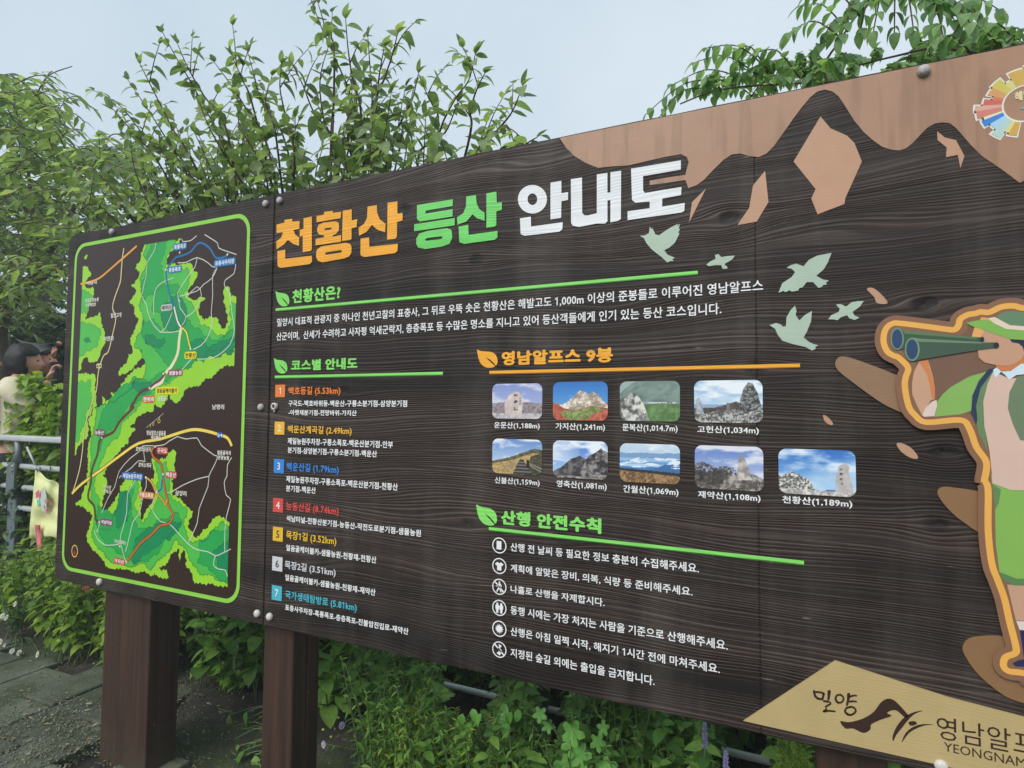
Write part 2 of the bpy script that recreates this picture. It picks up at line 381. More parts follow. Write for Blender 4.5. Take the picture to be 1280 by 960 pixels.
# bolts
m_bolt = plain('bolt_paint', (206, 200, 192), 0.45, 0.15, 300, bump=0.0015, bscale=250)
m_bolt2 = plain('bolt_zinc', (172, 168, 166), 0.5, 0.22, 200, metal=0.0, bump=0.002, bscale=160)
m_socket = plain('bolt_socket', (38, 36, 36), 0.6, 0.1)
def bolt(px, py, r, mat, open_socket=False, tall=0.9):
    u, v = B(px, py)
    prof = [(1.0, 0.0), (1.02, 0.25), (0.97, 0.55), (0.8, 0.8), (0.5, 0.97), (0.0, 1.02)]
    if open_socket: prof = [(1, 0), (1, .8), (.88, .92), (.62, .92), (.55, .85), (.5, .3), (0, .28)]
    V, F = [], []
    n = 16
    for (rr, hh) in prof[:-1]:
        for k in range(n):
            a = 2 * math.pi * k / n; V.append((u + r * rr * math.cos(a), -hh * r * tall - 0.0008, v + r * rr * math.sin(a)))
    for j in range(len(prof) - 2):
        for k in range(n): F.append((j * n + k, (j + 1) * n + k, (j + 1) * n + (k + 1) % n, j * n + (k + 1) % n))
    V.append((u, -prof[-1][1] * r * tall - 0.0008, v)); e = len(V) - 1; j = len(prof) - 2
    for k in range(n): F.append((j * n + k, e, j * n + (k + 1) % n))
    o = mesh_obj('bolt', V, F, mat, sign, True)
    if open_socket:
        ring = [(u + r * .52 * math.cos(2 * math.pi * k / 6), -r * .80 * tall, v + r * .52 * math.sin(2 * math.pi * k / 6)) for k in range(6)]
        mesh_obj('socket', ring, [tuple(range(6))], m_socket, o)
        Vd, Fd = tube_data([(u + .002, -.006, v - r), (u - .002, -.005, v - r * 1.7)], [.003, .002], 6); mesh_obj('drip', Vd, Fd, m_bolt, o, True)
for px, py, r, mt, so in [(141, 290, .0135, m_bolt2, 0), (333, 255, .0125, m_bolt2, 0), (350.5, 251, .0125, m_bolt2, 0),
                          (327, 509, .0125, m_bolt2, 0), (344.5, 508, .0125, m_bolt, 1), (125.5, 727, .014, m_bolt, 0),
                          (322.5, 766.5, .013, m_bolt, 0), (338, 770.5, .013, m_bolt, 0), (1154, 90, .0125, m_bolt2, 0), (1176, 956, .0125, m_bolt, 0)]:
    bolt(px, py, r, mt, so, tall=1.3 if px > 1100 and py < 200 else 0.9)

# ---- flat print helpers
def LY(layer): return -0.0009 - 0.0003 * layer
def flat(name, polys, mat, layer, parent, pix=True, thick=0.0, kind=None):
    """polys: list of (outline, holes); px or board metres. One thin printed shape."""
    V, F = [], []; y = LY(layer)
    for outline, holes in polys:
        loops = [[B(*p) for p in l] if pix else list(l) for l in [outline] + list(holes)]
        vv = [[Vector((a, 0, b)) for a, b in l] for l in loops]
        tris = tessellate_polygon([[Vector((q.x, q.z, 0)) for q in l] for l in vv])
        fl = [q for l in vv for q in l]; o = len(V)
        V += [(q.x, y - thick, q.z) for q in fl]
        for t in tris:
            a, b, c = (fl[i] for i in t)
            cr = (b.x - a.x) * (c.z - a.z) - (b.z - a.z) * (c.x - a.x)
            F.append(tuple(o + i for i in (t if cr > 0 else reversed(t))))
        if thick > 0.0004:
            n0 = 0
            for l in vv:
                n = len(l); base = len(V)
                V += [(q.x, y - thick, q.z) for q in l] + [(q.x, 0.0, q.z) for q in l]
                for k in range(n): F.append((base + k, base + n + k, base + n + (k + 1) % n, base + (k + 1) % n))
    o = mesh_obj(name, V, F, mat, parent)
    return o
def smooth(pts, n=5, closed=True):
    out = []; N = len(pts)
    rng = range(N) if closed else range(N - 1)
    for i in rng:
        p0, p1, p2, p3 = [pts[j % N] if closed else pts[max(0, min(N - 1, j))] for j in (i - 1, i, i + 1, i + 2)]
        for k in range(n):
            t = k / n
            out.append(tuple(0.5 * ((2 * p1[d]) + (-p0[d] + p2[d]) * t + (2 * p0[d] - 5 * p1[d] + 4 * p2[d] - p3[d]) * t * t + (-p0[d] + 3 * p1[d] - 3 * p2[d] + p3[d]) * t ** 3) for d in (0, 1)))
    if not closed: out.append(tuple(pts[-1]))
    return out
def strip(pts, w, pix=True):
    """polyline -> list of quads (outline, []) of width w metres"""
    P = [B(*p) for p in pts] if pix else list(pts)
    L, Rr = [], []
    for i, p in enumerate(P):
        a = P[max(0, i - 1)]; b = P[min(len(P) - 1, i + 1)]
        dx, dz = b[0] - a[0], b[1] - a[1]; l = math.hypot(dx, dz) or 1
        nx, nz = -dz / l * w / 2, dx / l * w / 2
        L.append((p[0] + nx, p[1] + nz)); Rr.append((p[0] - nx, p[1] - nz))
    return [([L[i], L[i + 1], Rr[i + 1], Rr[i]], []) for i in range(len(P) - 1)]
def strips(name, pts, w, mat, layer, parent, pix=True):
    P = [B(*p) for p in pts] if pix else list(pts)
    V, F = [], []; y = LY(layer)
    for i, p in enumerate(P):
        a = P[max(0, i - 1)]; b = P[min(len(P) - 1, i + 1)]
        dx, dz = b[0] - a[0], b[1] - a[1]; l = math.hypot(dx, dz) or 1
        nx, nz = -dz / l * w / 2, dx / l * w / 2
        yy_ = y - i * 1.5e-6; V += [(p[0] + nx, yy_, p[1] + nz), (p[0] - nx, yy_, p[1] - nz)]
    for i in range(len(P) - 1): F.append((2 * i, 2 * i + 1, 2 * i + 3, 2 * i + 2))
    return mesh_obj(name, V, F, mat, parent)
def zm(ox, oy, s): return lambda pts: [(ox + x * s, oy + y * s) for x, y in pts]
# text
_gl = {}
USED = set(' 012'); LATER = []
def want(s): USED.update(s)
def build_glyphs(chars):
    """all characters in one text object, each on a line of its own (plus a line that measures its advance)"""
    cu = bpy.data.curves.new('lettering', 'FONT'); cu.resolution_u = 2; cu.space_line = 2.0
    cu.body = '\n'.join(['산'] + [l for c in chars for l in (c if c != ' ' else '산', (c + '산') if ord(c) < 0x3000 else '산')])
    o = bpy.data.objects.new('lettering', cu); COL.objects.link(o)
    dg = bpy.context.evaluated_depsgraph_get(); me = bpy.data.meshes.new_from_object(o.evaluated_get(dg))
    bpy.data.objects.remove(o); bpy.data.curves.remove(cu)
    n = len(me.vertices); co = np.empty(n * 3); me.vertices.foreach_get('co', co); co = co.reshape(-1, 3)
    line = np.round(-(co[:, 1] - .35) / 2.0).astype(int)
    faces = {}
    for p in me.polygons: faces.setdefault(line[p.vertices[0]], []).append(tuple(p.vertices))
    ref = co[line == 0][:, 0].max()
    for k, c in enumerate(chars):
        sel = np.nonzero(line == 1 + 2 * k)[0]; adv = co[line == 2 + 2 * k][:, 0].max() - ref if ord(c) < 0x3000 else 0.92
        if c == ' ': _gl[c] = (np.zeros((0, 3)), [], adv); continue
        mp = {v: i for i, v in enumerate(sel)}; q = co[sel].copy(); q[:, 1] += 2.0 * (1 + 2 * k)
        _gl[c] = (q, [tuple(mp[v] for v in f) for f in faces.get(1 + 2 * k, [])], adv)
    if '1' in _gl:      # a one with a flag
        h = _gl['2'][0][:, 1].max(); a = _gl['1'][2]
        q = np.array([(a * .62, 0, 0), (a * .62, h, 0), (a * .48, h, 0), (a * .14, h * .84, 0), (a * .14, h * .72, 0), (a * .46, h * .84, 0), (a * .46, 0, 0)])
        _gl['1'] = (q, [(0, 1, 2, 5, 6), (2, 3, 4, 5)], a)
    bpy.data.meshes.remove(me)
def _glyph(c): return _gl[c]
def text_mesh(s, bold=0.0, spacing=1.0):
    """lettering mesh built glyph by glyph; heavier weights stack slightly shifted copies"""
    sh = [(0, 0)]
    if bold > 0:
        n = 8 if bold > .03 else 4
        sh = [(0, 0)] + [(bold * math.cos(2 * math.pi * k / n), bold * .8 * math.sin(2 * math.pi * k / n)) for k in range(n)]
    V, F, x, o = [], [], 0.0, 0
    for c in s:
        co, f, adv = _glyph(c)
        for dx, dy in sh:
            if len(co):
                V.append(np.stack([co[:, 0] + x + dx, co[:, 1] + dy, np.full(len(co), sh.index((dx, dy)) * 2.5e-5)], 1)); F += [tuple(i + o for i in q) for q in f]; o += len(co)
        x += adv * spacing + (bold * .8 if c != ' ' else 0)
    co = np.concatenate(V); me = bpy.data.meshes.new('lettering'); me.from_pydata([tuple(v) for v in co], [], F)
    return me, co
_ref = {}
def ref_box(bold):
    if bold not in _ref:
        me, co = text_mesh('립밀', bold); _ref[bold] = (co[:, 1].min(), co[:, 1].max()); bpy.data.meshes.remove(me)
    return _ref[bold]
def text(s, l, top, bot, r, rbot, mat, parent, layer=3, bold=0.02, latin=False, prefix=None, spacing=1.0, name='lettering', shear=0.0):
    """l, r: px of the ends; top, bot: px y of the letters at the left end; rbot: at the right end"""
    want(s); want(prefix or ''); want('립밀')
    LATER.append(lambda: _text(s, l, top, bot, r, rbot, mat, parent, layer, bold, latin, prefix, spacing, name))
def _text(s, l, top, bot, r, rbot, mat, parent, layer, bold, latin, prefix, spacing, name):
    me, co = text_mesh(s, bold, spacing)
    u0, v0 = B(l, bot); _, v1 = B(l, top); u1, vr = B(r, rbot)
    vb = (v0 + vr) / 2; h = v1 - v0
    if latin: b0, b1 = co[:, 1].min(), co[:, 1].max()
    else: b0, b1 = ref_box(bold)
    x0, x1 = co[:, 0].min(), co[:, 0].max()
    if prefix:
        m2, c2 = text_mesh(prefix, bold, spacing); x1 = c2[:, 0].max(); bpy.data.meshes.remove(m2)
    sx = (u1 - u0) / (x1 - x0); sz = h / (b1 - b0)
    X = u0 + (co[:, 0] - x0) * sx; Z = vb + (co[:, 1] - b0) * sz
    wl = world_loc(parent)
    out = np.stack([X - wl.x, LY(layer) - co[:, 2] - wl.y, Z - wl.z], 1)
    me.vertices.foreach_set('co', out.ravel()); me.update(); me.name = name
    me.materials.clear(); me.materials.append(mat)
    return link(bpy.data.objects.new(name, me), parent)

white = paint('paint_white', (226, 228, 230), 0.45, 0.5, 0.05, worn=0.35)
white_t = paint('paint_text_white', (232, 232, 232), 0.25, 0.5, 0.05)
green = paint('paint_green', (134, 218, 104), 0.3, 0.45, 0.06)
green_d = paint('paint_green_edge', (58, 128, 44), 0.3, 0.45, 0.06)
orange = paint('paint_orange', (240, 168, 54), 0.5, 0.45, 0.07, worn=0.5)
orange_h = paint('paint_orange_heading', (240, 168, 52), 0.3, 0.45, 0.07)
green_ttl = paint('paint_green_title', (112, 208, 104), 0.5, 0.45, 0.07, worn=0.4)
tan = paint('paint_tan', (166, 128, 103), 0.05, 0.42, 0.06, stains=True)
peach = paint('paint_peach', (186, 144, 116), 0.05, 0.42, 0.05)
sage = paint('paint_sage', (172, 190, 172), 0.1, 0.4, 0.05)

# ---- title, letters traced stroke by stroke
tt = sign
t1 = zm(340, 230, .125); t2 = zm(500, 180, 370 / 1280)
def glyph(tf, outline, *holes): return (tf(outline), [tf(h) for h in holes])
G1 = [
 [glyph(t1, [(50,408),(130,388),(130,360),(207,350),(207,378),(280,372),(278,450),(218,462),(238,508),(277,538),(275,620),(215,600),(165,560),(120,610),(50,655),(48,575),(95,540),(115,484),(50,494)]),
  glyph(t1, [(282,460),(320,452),(320,345),(403,327),(403,655),(392,670),(312,683),(312,520),(282,527)]),
  glyph(t1, [(58,672),(137,657),(137,750),(403,718),(405,778),(382,802),(95,840),(70,832),(60,815)])],
 [glyph(t1, [(450,322),(525,308),(527,280),(612,270),(612,290),(697,280),(690,345),(450,385)]),
  glyph(t1, [(455,450),(470,410),(520,388),(640,375),(670,390),(676,430),(670,470),(645,500),(618,510),(610,530),(695,512),(695,580),(440,615),(440,550),(525,535),(525,515),(480,508),(460,485)], [(530,452),(545,443),(598,437),(600,450),(585,458),(532,465)]),
  glyph(t1, [(712,270),(802,255),(802,365),(857,352),(850,432),(800,445),(800,550),(790,560),(705,573)]),
  glyph(t1, [(445,700),(455,655),(500,625),(740,590),(785,600),(800,630),(798,690),(775,725),(730,745),(510,785),(465,770),(447,735)], [(537,690),(560,683),(690,662),(705,670),(700,685),(670,692),(540,710)])],
 [glyph(t1, [(960,228),(1052,213),(1056,290),(1082,355),(1140,400),(1135,485),(1060,460),(1003,410),(950,480),(875,520),(870,440),(925,400),(955,340)]),
  glyph(t1, [(1160,190),(1258,175),(1258,300),(1310,290),(1310,365),(1255,380),(1253,530),(1235,550),(1155,558)]),
  glyph(t1, [(890,548),(975,535),(978,630),(1262,600),(1258,670),(1235,693),(930,732),(895,720),(888,700)])]]
G2 = [
 [glyph(t2, [(75,265),(230,240),(229,269),(112,289),(112,302),(229,283),(229,314),(88,336),(75,326)]),
  glyph(t2, [(63,348),(238,321),(238,352),(63,378)]),
  glyph(t2, [(72,410),(85,388),(120,377),(205,365),(224,372),(228,405),(215,433),(180,445),(110,455),(80,448),(72,432)], [(110,412),(125,406),(180,400),(188,407),(175,413),(112,420)])],
 [glyph(t2, [(288,228),(330,222),(333,258),(345,283),(367,298),(367,332),(335,322),(315,305),(290,335),(250,350),(248,318),(275,300),(287,270)]),
  glyph(t2, [(375,215),(418,207),(420,255),(442,252),(442,286),(418,292),(418,352),(410,358),(375,363)]),
  glyph(t2, [(255,358),(297,350),(298,394),(423,377),(423,405),(410,415),(278,433),(258,425)])]]
def ell(cx, cy, rx, ry, n=28, a0=0): return [(cx + rx * math.cos(2 * math.pi * k / n), cy + ry * math.sin(2 * math.pi * k / n)) for k in range(n)]
G3 = [
 [glyph(t2, ell(574, 240, 63, 62), ell(574, 240, 21, 25)[::-1]),
  glyph(t2, [(652,168),(699,160),(699,214),(728,209),(728,243),(699,249),(698,320),(652,327)]),
  glyph(t2, [(520,322),(567,315),(568,358),(705,339),(703,370),(690,380),(540,398),(523,390)])],
 [glyph(t2, [(740,153),(788,146),(789,298),(798,309),(812,310),(852,300),(852,133),(898,126),(898,212),(911,210),(911,123),(957,117),(956,325),(945,333),(911,340),(911,243),(898,246),(898,335),(888,345),(850,345),(775,360),(748,354),(741,342)])],
 [glyph(t2, [(1000,108),(1215,72),(1215,112),(1052,140),(1052,202),(1060,213),(1218,187),(1216,222),(1135,237),(1134,272),(1232,256),(1230,290),(1220,297),(985,330),(985,292),(1080,279),(1081,250),(1018,255),(1004,243)])]]
for word, mt in ((G1, orange), (G2, green_ttl), (G3, white)):
    for syl in word: flat('title_letter', syl, mt, 4, sign)

# ---- heading leaves, headings and rules
LEAF = [(28,112),(45,120),(70,124),(100,128),(122,142),(132,165),(132,190),(118,207),(95,212),(70,207),(48,188),(36,160),(30,130)]
VEIN = [(70,152),(92,166),(112,184),(126,204),(122,206),(106,190),(88,172)]
def leaf_icon(x0, y0, x1, y1, mat, rot=0.0):
    f = lambda P: [(x0 + (x - 28) / 104 * (x1 - x0), y0 + (y - 112) / 100 * (y1 - y0) + rot * (x - 28) / 104) for x, y in P]
    o = flat('leaf_emblem', [(smooth(f(LEAF), 3), [])], mat, 3, sign); flat('leaf_vein', [(f(VEIN), [])], M['board'], 4, o)
leaf_icon(345, 364, 362, 383, green); leaf_icon(343, 447.8, 359.5, 467, green)
leaf_icon(596.7, 437, 622, 460.5, orange_h, -1); leaf_icon(595.7, 630.4, 621.3, 655.5, green, 2)
def rule(a, b, c, d, mat, edge, w=.0095):
    strips('rule_shadow', [(a, b + .9), (c, d + .9)], w, edge, 2, sign); strips('rule_line', [(a, b), (c, d)], w * .82, mat, 3, sign)
rule(345, 387, 872.4, 340.4, green, green_d); rule(344, 471, 554, 466.4, green, green_d)
rule(612, 465.3, 1000, 456.5, orange_h, paint('paint_ochre_edge', (150, 92, 30), .3)); rule(611.4, 660.4, 1005, 703, green, green_d)
text('천황산은?', 365.7, 362, 379, 426, 374.5, green, sign, bold=.045)
text('코스별 안내도', 364.2, 449.5, 463.2, 447.3, 461.7, green, sign, bold=.05)
text('영남알프스 9봉', 627.1, 438.6, 456.2, 766.6, 453.6, orange_h, sign, bold=.055)
text('산행 안전수칙', 626.5, 637.5, 655.5, 752, 667, green, sign, bold=.055)
text('밀양시 대표적 관광지 중 하나인 천년고찰의 표충사, 그 뒤로 우뚝 솟은 천황산은 해발고도 1,000m 이상의 준봉들로 이루어진 영남알프스', 346.8, 398, 408, 954, 364.3, white_t, sign, bold=.018)
text('산군이며,  산세가 수려하고 사자평 억새군락지, 층층폭포 등 수많은 명소를 지니고 있어 등산객들에게 인기 있는 등산 코스입니다.', 346, 416, 426, 902, 392.5, white_t, sign, bold=.018)

# ---- the seven courses
OR = (232, 128, 56); YE = (236, 178, 58); BL = (62, 136, 214); RE = (214, 78, 72); Y2 = (228, 184, 52); WH = (206, 206, 212); CY = (74, 180, 200)
courses = [
 ('1', (344.8, 481, 357, 496.5), OR, ('백호등길 (5.53km)', 361, 483.7, 493.5, 426, 493), [('구국도-백호바위등-백운산-구룡소분기점-삼양분기점', 361, 500, 507.5, 509.3, 509), ('-아랫재분기점-전망바위-가지산', 361, 512.3, 519, 446.2, 519.7)]),
 ('2', (344, 527, 356.2, 543), YE, ('백운산계곡길 (2.49km)', 360.2, 532, 541.5, 440, 543), [('제일농원주차장-구룡소폭포-백운산분기점-안부', 360, 547, 555.2, 491.6, 560.2), ('분기점-삼양분기점-구룡소분기점-백운산', 360, 558.7, 566.4, 471.7, 571.4)]),
 ('3', (343, 573.5, 355.7, 591), BL, ('백운산길 (1.79km)', 358.7, 578.5, 588.7, 423.9, 591.5), [('제일농원주차장-구룡소폭포-백운산분기점-천황산', 358, 595, 603.2, 497.7, 612.5), ('분기점-백운산', 358, 606.4, 614.4, 395.2, 616.8)]),
 ('4', (342, 622, 354.7, 639.5), RE, ('능동산길 (8.74km)', 358, 627.7, 638.2, 423.9, 643), [('석남터널-천황산분기점-능동산-작전도로분기점-샘물농원', 358.5, 643.7, 651.5, 526.6, 671)]),
 ('5', (341.8, 658, 354.3, 675.6), Y2, ('목장1길 (3.52km)', 358, 664.2, 674.8, 420.9, 680), [('얼음골케이블카-샘물농원-천황재-천황산', 358, 680.4, 688.4, 470.9, 703.9)]),
 ('6', (341, 694.8, 353.8, 712.6), WH, ('목장2길 (3.51km)', 356.4, 700.6, 710.6, 420, 720), [('얼음골케이블카-샘물농원-천황재-재약산', 356.8, 717.3, 725.2, 469.8, 744.6)]),
 ('7', (340.5, 730.8, 353, 749.1), CY, ('국가생태탐방로 (5.81km)', 356.8, 738.2, 748.3, 446.4, 763.6), [('표충사주차장-흑룡폭포-층층폭포-진불암진입로-재약산', 356.8, 755.1, 762.6, 511, 793.1)])]
def number(num, bd, u0, u1, v0, v1):
    me, co = text_mesh(num, .01); h = (v1 - v0) * .52; s = h / (co[:, 1].max() - co[:, 1].min())
    cx, cz = (co[:, 0].max() + co[:, 0].min()) / 2, (co[:, 1].max() + co[:, 1].min()) / 2; wl = world_loc(bd)
    me.vertices.foreach_set('co', np.stack([(co[:, 0] - cx) * s + (u0 + u1) / 2 - wl.x, LY(5) - co[:, 2] - wl.y, (co[:, 1] - cz) * s + (v0 + v1) / 2 - wl.z], 1).ravel())
    me.materials.clear(); me.materials.append(paint('paint_number_dark', (60, 56, 60), .2) if num in '56' else white_t); me.name = 'number'; link(bpy.data.objects.new('number', me), bd)
for num, (x0, y0, x1, y1), rgb, t, subs in courses:
    mt = paint('paint_course_' + num, rgb, .25, .45, .05)
    (u0, v1), (u1, _), (_, v0) = B(x0, y0), B(x1, y0), B(x0, y1)
    bd = flat('number_badge', [([(u0, v0), (u1, v0), (u1, v1), (u0, v1)], [])], mt, 3, sign, pix=False)
    want(num); LATER.append(lambda num=num, bd=bd, u0=u0, u1=u1, v0=v0, v1=v1: number(num, bd, u0, u1, v0, v1))
    text(t[0], *t[1:], mt, sign, bold=.028, name='course_name')
    for s_ in subs: text(s_[0], *s_[1:], white_t, sign, bold=.03, name='course_route')

# ---- safety rules
rules = [('산행 전 날씨 등 필요한 정보 충분히 수집해주세요.', 638.5, 677.8, 688.3, 874, 716.5), ('계획에 알맞은 장비, 의복, 식량 등 준비해주세요.', 638.5, 704.4, 714.5, 866, 745.3),
         ('나홀로 산행을 자제합시다.', 638.5, 731.2, 740.8, 756, 757.8), ('동행 시에는 가장 처지는 사람을 기준으로 산행해주세요.', 638.5, 756.8, 767.7, 910, 812.5),
         ('산행은 아침 일찍 시작, 해지기 1시간 전에 마쳐주세요.', 638.5, 783.6, 794.2, 900, 841.5), ('지정된 숲길 외에는 출입을 금지합니다.', 638.5, 810.5, 821.6, 818.5, 856.0)]
for i, (s, l, tp, bt, r, rb) in enumerate(rules):
    text(s, l, tp, bt, r, rb, white_t, sign, bold=.02, name='rule_text')
    cx, cy = 624.5, (681.7, 707.3, 733.3, 759.6, 785.7, 811.7)[i]; u, v = B(cx, cy); r_ = .0222
    c = lambda P, k=r_: [(u + x * k, v + y * k) for x, y in P]
    circ = [(math.cos(2 * math.pi * k / 32), math.sin(2 * math.pi * k / 32)) for k in range(32)]
    ic = flat('rule_emblem', [(c(circ), [c(circ, r_ * .86)[::-1]])], white_t, 3, sign, pix=False)
    P = []
    if i == 0: P = [[(-.38, -.5), (.3, -.5), (.3, .55), (-.38, .55)]]
    if i == 1: P = [[(-.6, .25), (-.25, .5), (-.1, .38), (.1, .38), (.25, .5), (.6, .25), (.42, .02), (.3, .1), (.3, -.55), (-.3, -.55), (-.3, .1), (-.42, .02)]]
    if i == 2: P = [[(math.cos(a) * .13 + .02, math.sin(a) * .13 + .56) for a in [k * math.pi / 4 for k in range(8)]], [(-.12, .4), (.15, .42), (.38, .12), (.3, .05), (.14, .2), (.12, -.1), (.36, -.62), (.2, -.66), (0, -.22), (-.28, -.66), (-.42, -.6), (-.14, -.05), (-.14, .2), (-.34, -.02), (-.42, .06)], [(-.72, .55), (-.6, .68), (.72, -.55), (.6, -.68)]]
    if i == 3: P = [[(x0 + dx, y0) for dx, y0 in ((-.12, .62), (.12, .62), (.15, .4), (.28, .2), (.24, -.2), (.16, -.2), (.16, -.64), (-.16, -.64), (-.16, -.2), (-.24, -.2), (-.28, .2), (-.15, .4))] for x0 in (-.28, .28)]
    if i == 4: P = [[(math.cos(k * math.pi / 12) * (.62 if k % 2 == 0 else .38), math.sin(k * math.pi / 12) * (.62 if k % 2 == 0 else .38)) for k in range(24)]]
    if i == 5: P = [[(-.1, .7), (.35, .5), (.1, .2), (.42, -.1), (.1, -.7), (-.4, -.5), (.02, -.15), (-.3, .1), (-.02, .4)], [(-.74, .52), (-.62, .68), (.74, -.52), (.62, -.68)]]
    flat('pictogram', [(c(p), []) for p in P], white_t, 4, ic, pix=False)

# ---- nine small photographs of the peaks, as flat prints (colour painted per vertex)
m_print = bpy.data.materials.new('photo_print'); m_print.use_nodes = True; _nt = m_print.node_tree
_a = _nt.nodes.new('ShaderNodeVertexColor'); _a.layer_name = 'ink'; _nt.links.new(_a.outputs['Color'], _nt.nodes['Principled BSDF'].inputs['Base Color'])
_nt.nodes['Principled BSDF'].inputs['Roughness'].default_value = .35
def vn(x, y, f, seed=0, octv=4):
    """value noise fbm, numpy"""
    tot = np.zeros_like(x); amp = 1; s = 0
    for o in range(octv):
        X = x * f * 2 ** o + seed * 17.3; Y = y * f * 2 ** o + seed * 9.1
        xi, yi = np.floor(X).astype(int), np.floor(Y).astype(int); xf, yf = X - xi, Y - yi
        xf = xf * xf * (3 - 2 * xf); yf = yf * yf * (3 - 2 * yf)
        h = lambda a, b: (np.abs(np.sin((a * 127.1 + b * 311.7 + seed * 74.7 + o * 13.1)) * 43758.5453) % 1)
        tot += amp * ((h(xi, yi) * (1 - xf) + h(xi + 1, yi) * xf) * (1 - yf) + (h(xi, yi + 1) * (1 - xf) + h(xi + 1, yi + 1) * xf) * yf); s += amp; amp *= .55
    return tot / s
def mixa(a, b, t): return a * (1 - t[..., None]) + b * t[..., None]
def C(*c): return np.array(c, float)
def line(x, pts): return np.interp(x, [p[0] for p in pts], [p[1] for p in pts])
def inside(x, y, poly):
    r = np.zeros(x.shape, bool); n = len(poly)
    for i in range(n):
        x1, y1 = poly[i]; x2, y2 = poly[(i + 1) % n]
        if y1 == y2: continue
        cond = ((y1 > y) != (y2 > y)) & (x < (x2 - x1) * (y - y1) / (y2 - y1) + x1); r ^= cond
    return r
def blend(img, col, mask):
    img[mask] = (col if col.ndim == 1 else col[mask]); return img
def sky_(x, y, a, b, cl, amt, seed, f=3):
    t = np.clip(y * 1.3, 0, 1); im = mixa(np.broadcast_to(C(*a), x.shape + (3,)).copy(), C(*b), t)
    n = vn(x, y * 2, f, seed, 5); k = np.clip((n - (1 - amt) * .75 - .1) * 4, 0, 1); return mixa(im, C(*cl), k)
def rock(x, y, dark, light, f, seed, con=1.6):
    n = vn(x, y, f, seed, 5); n2 = vn(x * 1.0, y * .5, f * 2.2, seed + 3, 3)
    k = np.clip((n * .55 + n2 * .45 - .5) * con * 2 + .5, 0, 1); return mixa(np.broadcast_to(C(*dark), x.shape + (3,)), C(*light), k)
def ph1(x, y):
    im = sky_(x, y, (120, 140, 205), (165, 175, 215), (205, 205, 225), .55, 1)
    blend(im, rock(x, y, (110, 95, 100), (165, 150, 155), 22, 2), y > .56 + .06 * np.abs(x - .5) - .07 * vn(x, x, 5, 4) )
    blend(im, rock(x, y, (160, 150, 155), (205, 198, 200), 12, 5), y > .86 - .03 * vn(x, x, 6, 2))
    st = inside(x, y, [(.27, .90), (.25, .6), (.33, .34), (.45, .23), (.55, .24), (.60, .4), (.62, .6), (.60, .92)])
    blend(im, rock(x, y, (185, 165, 160), (222, 205, 198), 10, 8, 1.0), st)
    for (a, b, w, h) in [(.44, .3, .08, .06), (.45, .48, .08, .08), (.44, .68, .08, .08)]:
        blend(im, C(45, 40, 45), (np.abs(x - a - w / 2) < w / 2) & (np.abs(y - b - h / 2) < h / 2) & (vn(x, y, 40, 3, 2) > .42))
    for b in (.42, .5, .58): blend(im, C(80, 75, 80), (np.abs(x - .565) < .012) & (np.abs(y - b) < .02))
    return im
def ph2(x, y):
    im = sky_(x, y, (30, 110, 200), (90, 160, 225), (150, 195, 235), .2, 3)
    r = line(x, [(0, .56), (.16, .6), (.3, .5), (.42, .34), (.5, .22), (.58, .26), (.66, .33), (.74, .26), (.84, .34), (.92, .5), (1, .6)]) + .04 * (vn(x, x, 16, 4) - .5)
    blend(im, rock(x, y, (150, 62, 42), (205, 90, 60), 14, 6), y > line(x, [(0, .54), (.2, .62), (.8, .6), (1, .55)]))
    blend(im, rock(x, y, (150, 130, 112), (236, 224, 205), 12, 7, 2), (y > r) & (y < line(x, [(0, .5), (.2, .68), (.4, .75), (.7, .62), (1, .68)])))
    blend(im, rock(x, y, (92, 112, 48), (155, 165, 92), 18, 9), y > line(x, [(0, 1), (.2, .76), (.5, .72), (.75, .63), (.95, .72), (1, .8)]))
    blend(im, rock(x, y, (168, 60, 44), (214, 112, 78), 18, 11), y > line(x, [(0, .68), (.12, .82), (.3, 1), (.62, .98), (.75, .82), (1, .7)]))
    return im
def ph3(x, y):
    n = vn(x + y * .6, y * .9 - x * .3, 5, 4, 5); im = mixa(np.broadcast_to(C(84, 110, 102), x.shape + (3,)).copy(), C(122, 146, 136), np.clip((n - .35) * 2.5, 0, 1))
    blend(im, C(150, 165, 168), y < line(x, [(0, .3), (.2, .05), (.3, 0), (.55, -.1), (1, -.1)]))
    blend(im, rock(x, y, (74, 112, 58), (110, 150, 84), 10, 8), y > .56 + .03 * vn(x, x, 8, 1))
    blend(im, C(206, 210, 205), (np.abs(y - .545) < .018) & (vn(x, y, 30, 6) > .5))
    blend(im, rock(x, y, (60, 66, 62), (112, 116, 96), 24, 2), y > line(x, [(0, .45), (.15, .35), (.3, .9), (1, 1.5)]))
    blend(im, rock(x, y, (75, 78, 74), (214, 210, 200), 9, 12, 2.2), inside(x, y, [(.04, 1), (.02, .55), (.1, .4), (.2, .28), (.3, .34), (.4, .55), (.46, .8), (.5, 1)]))
    return im
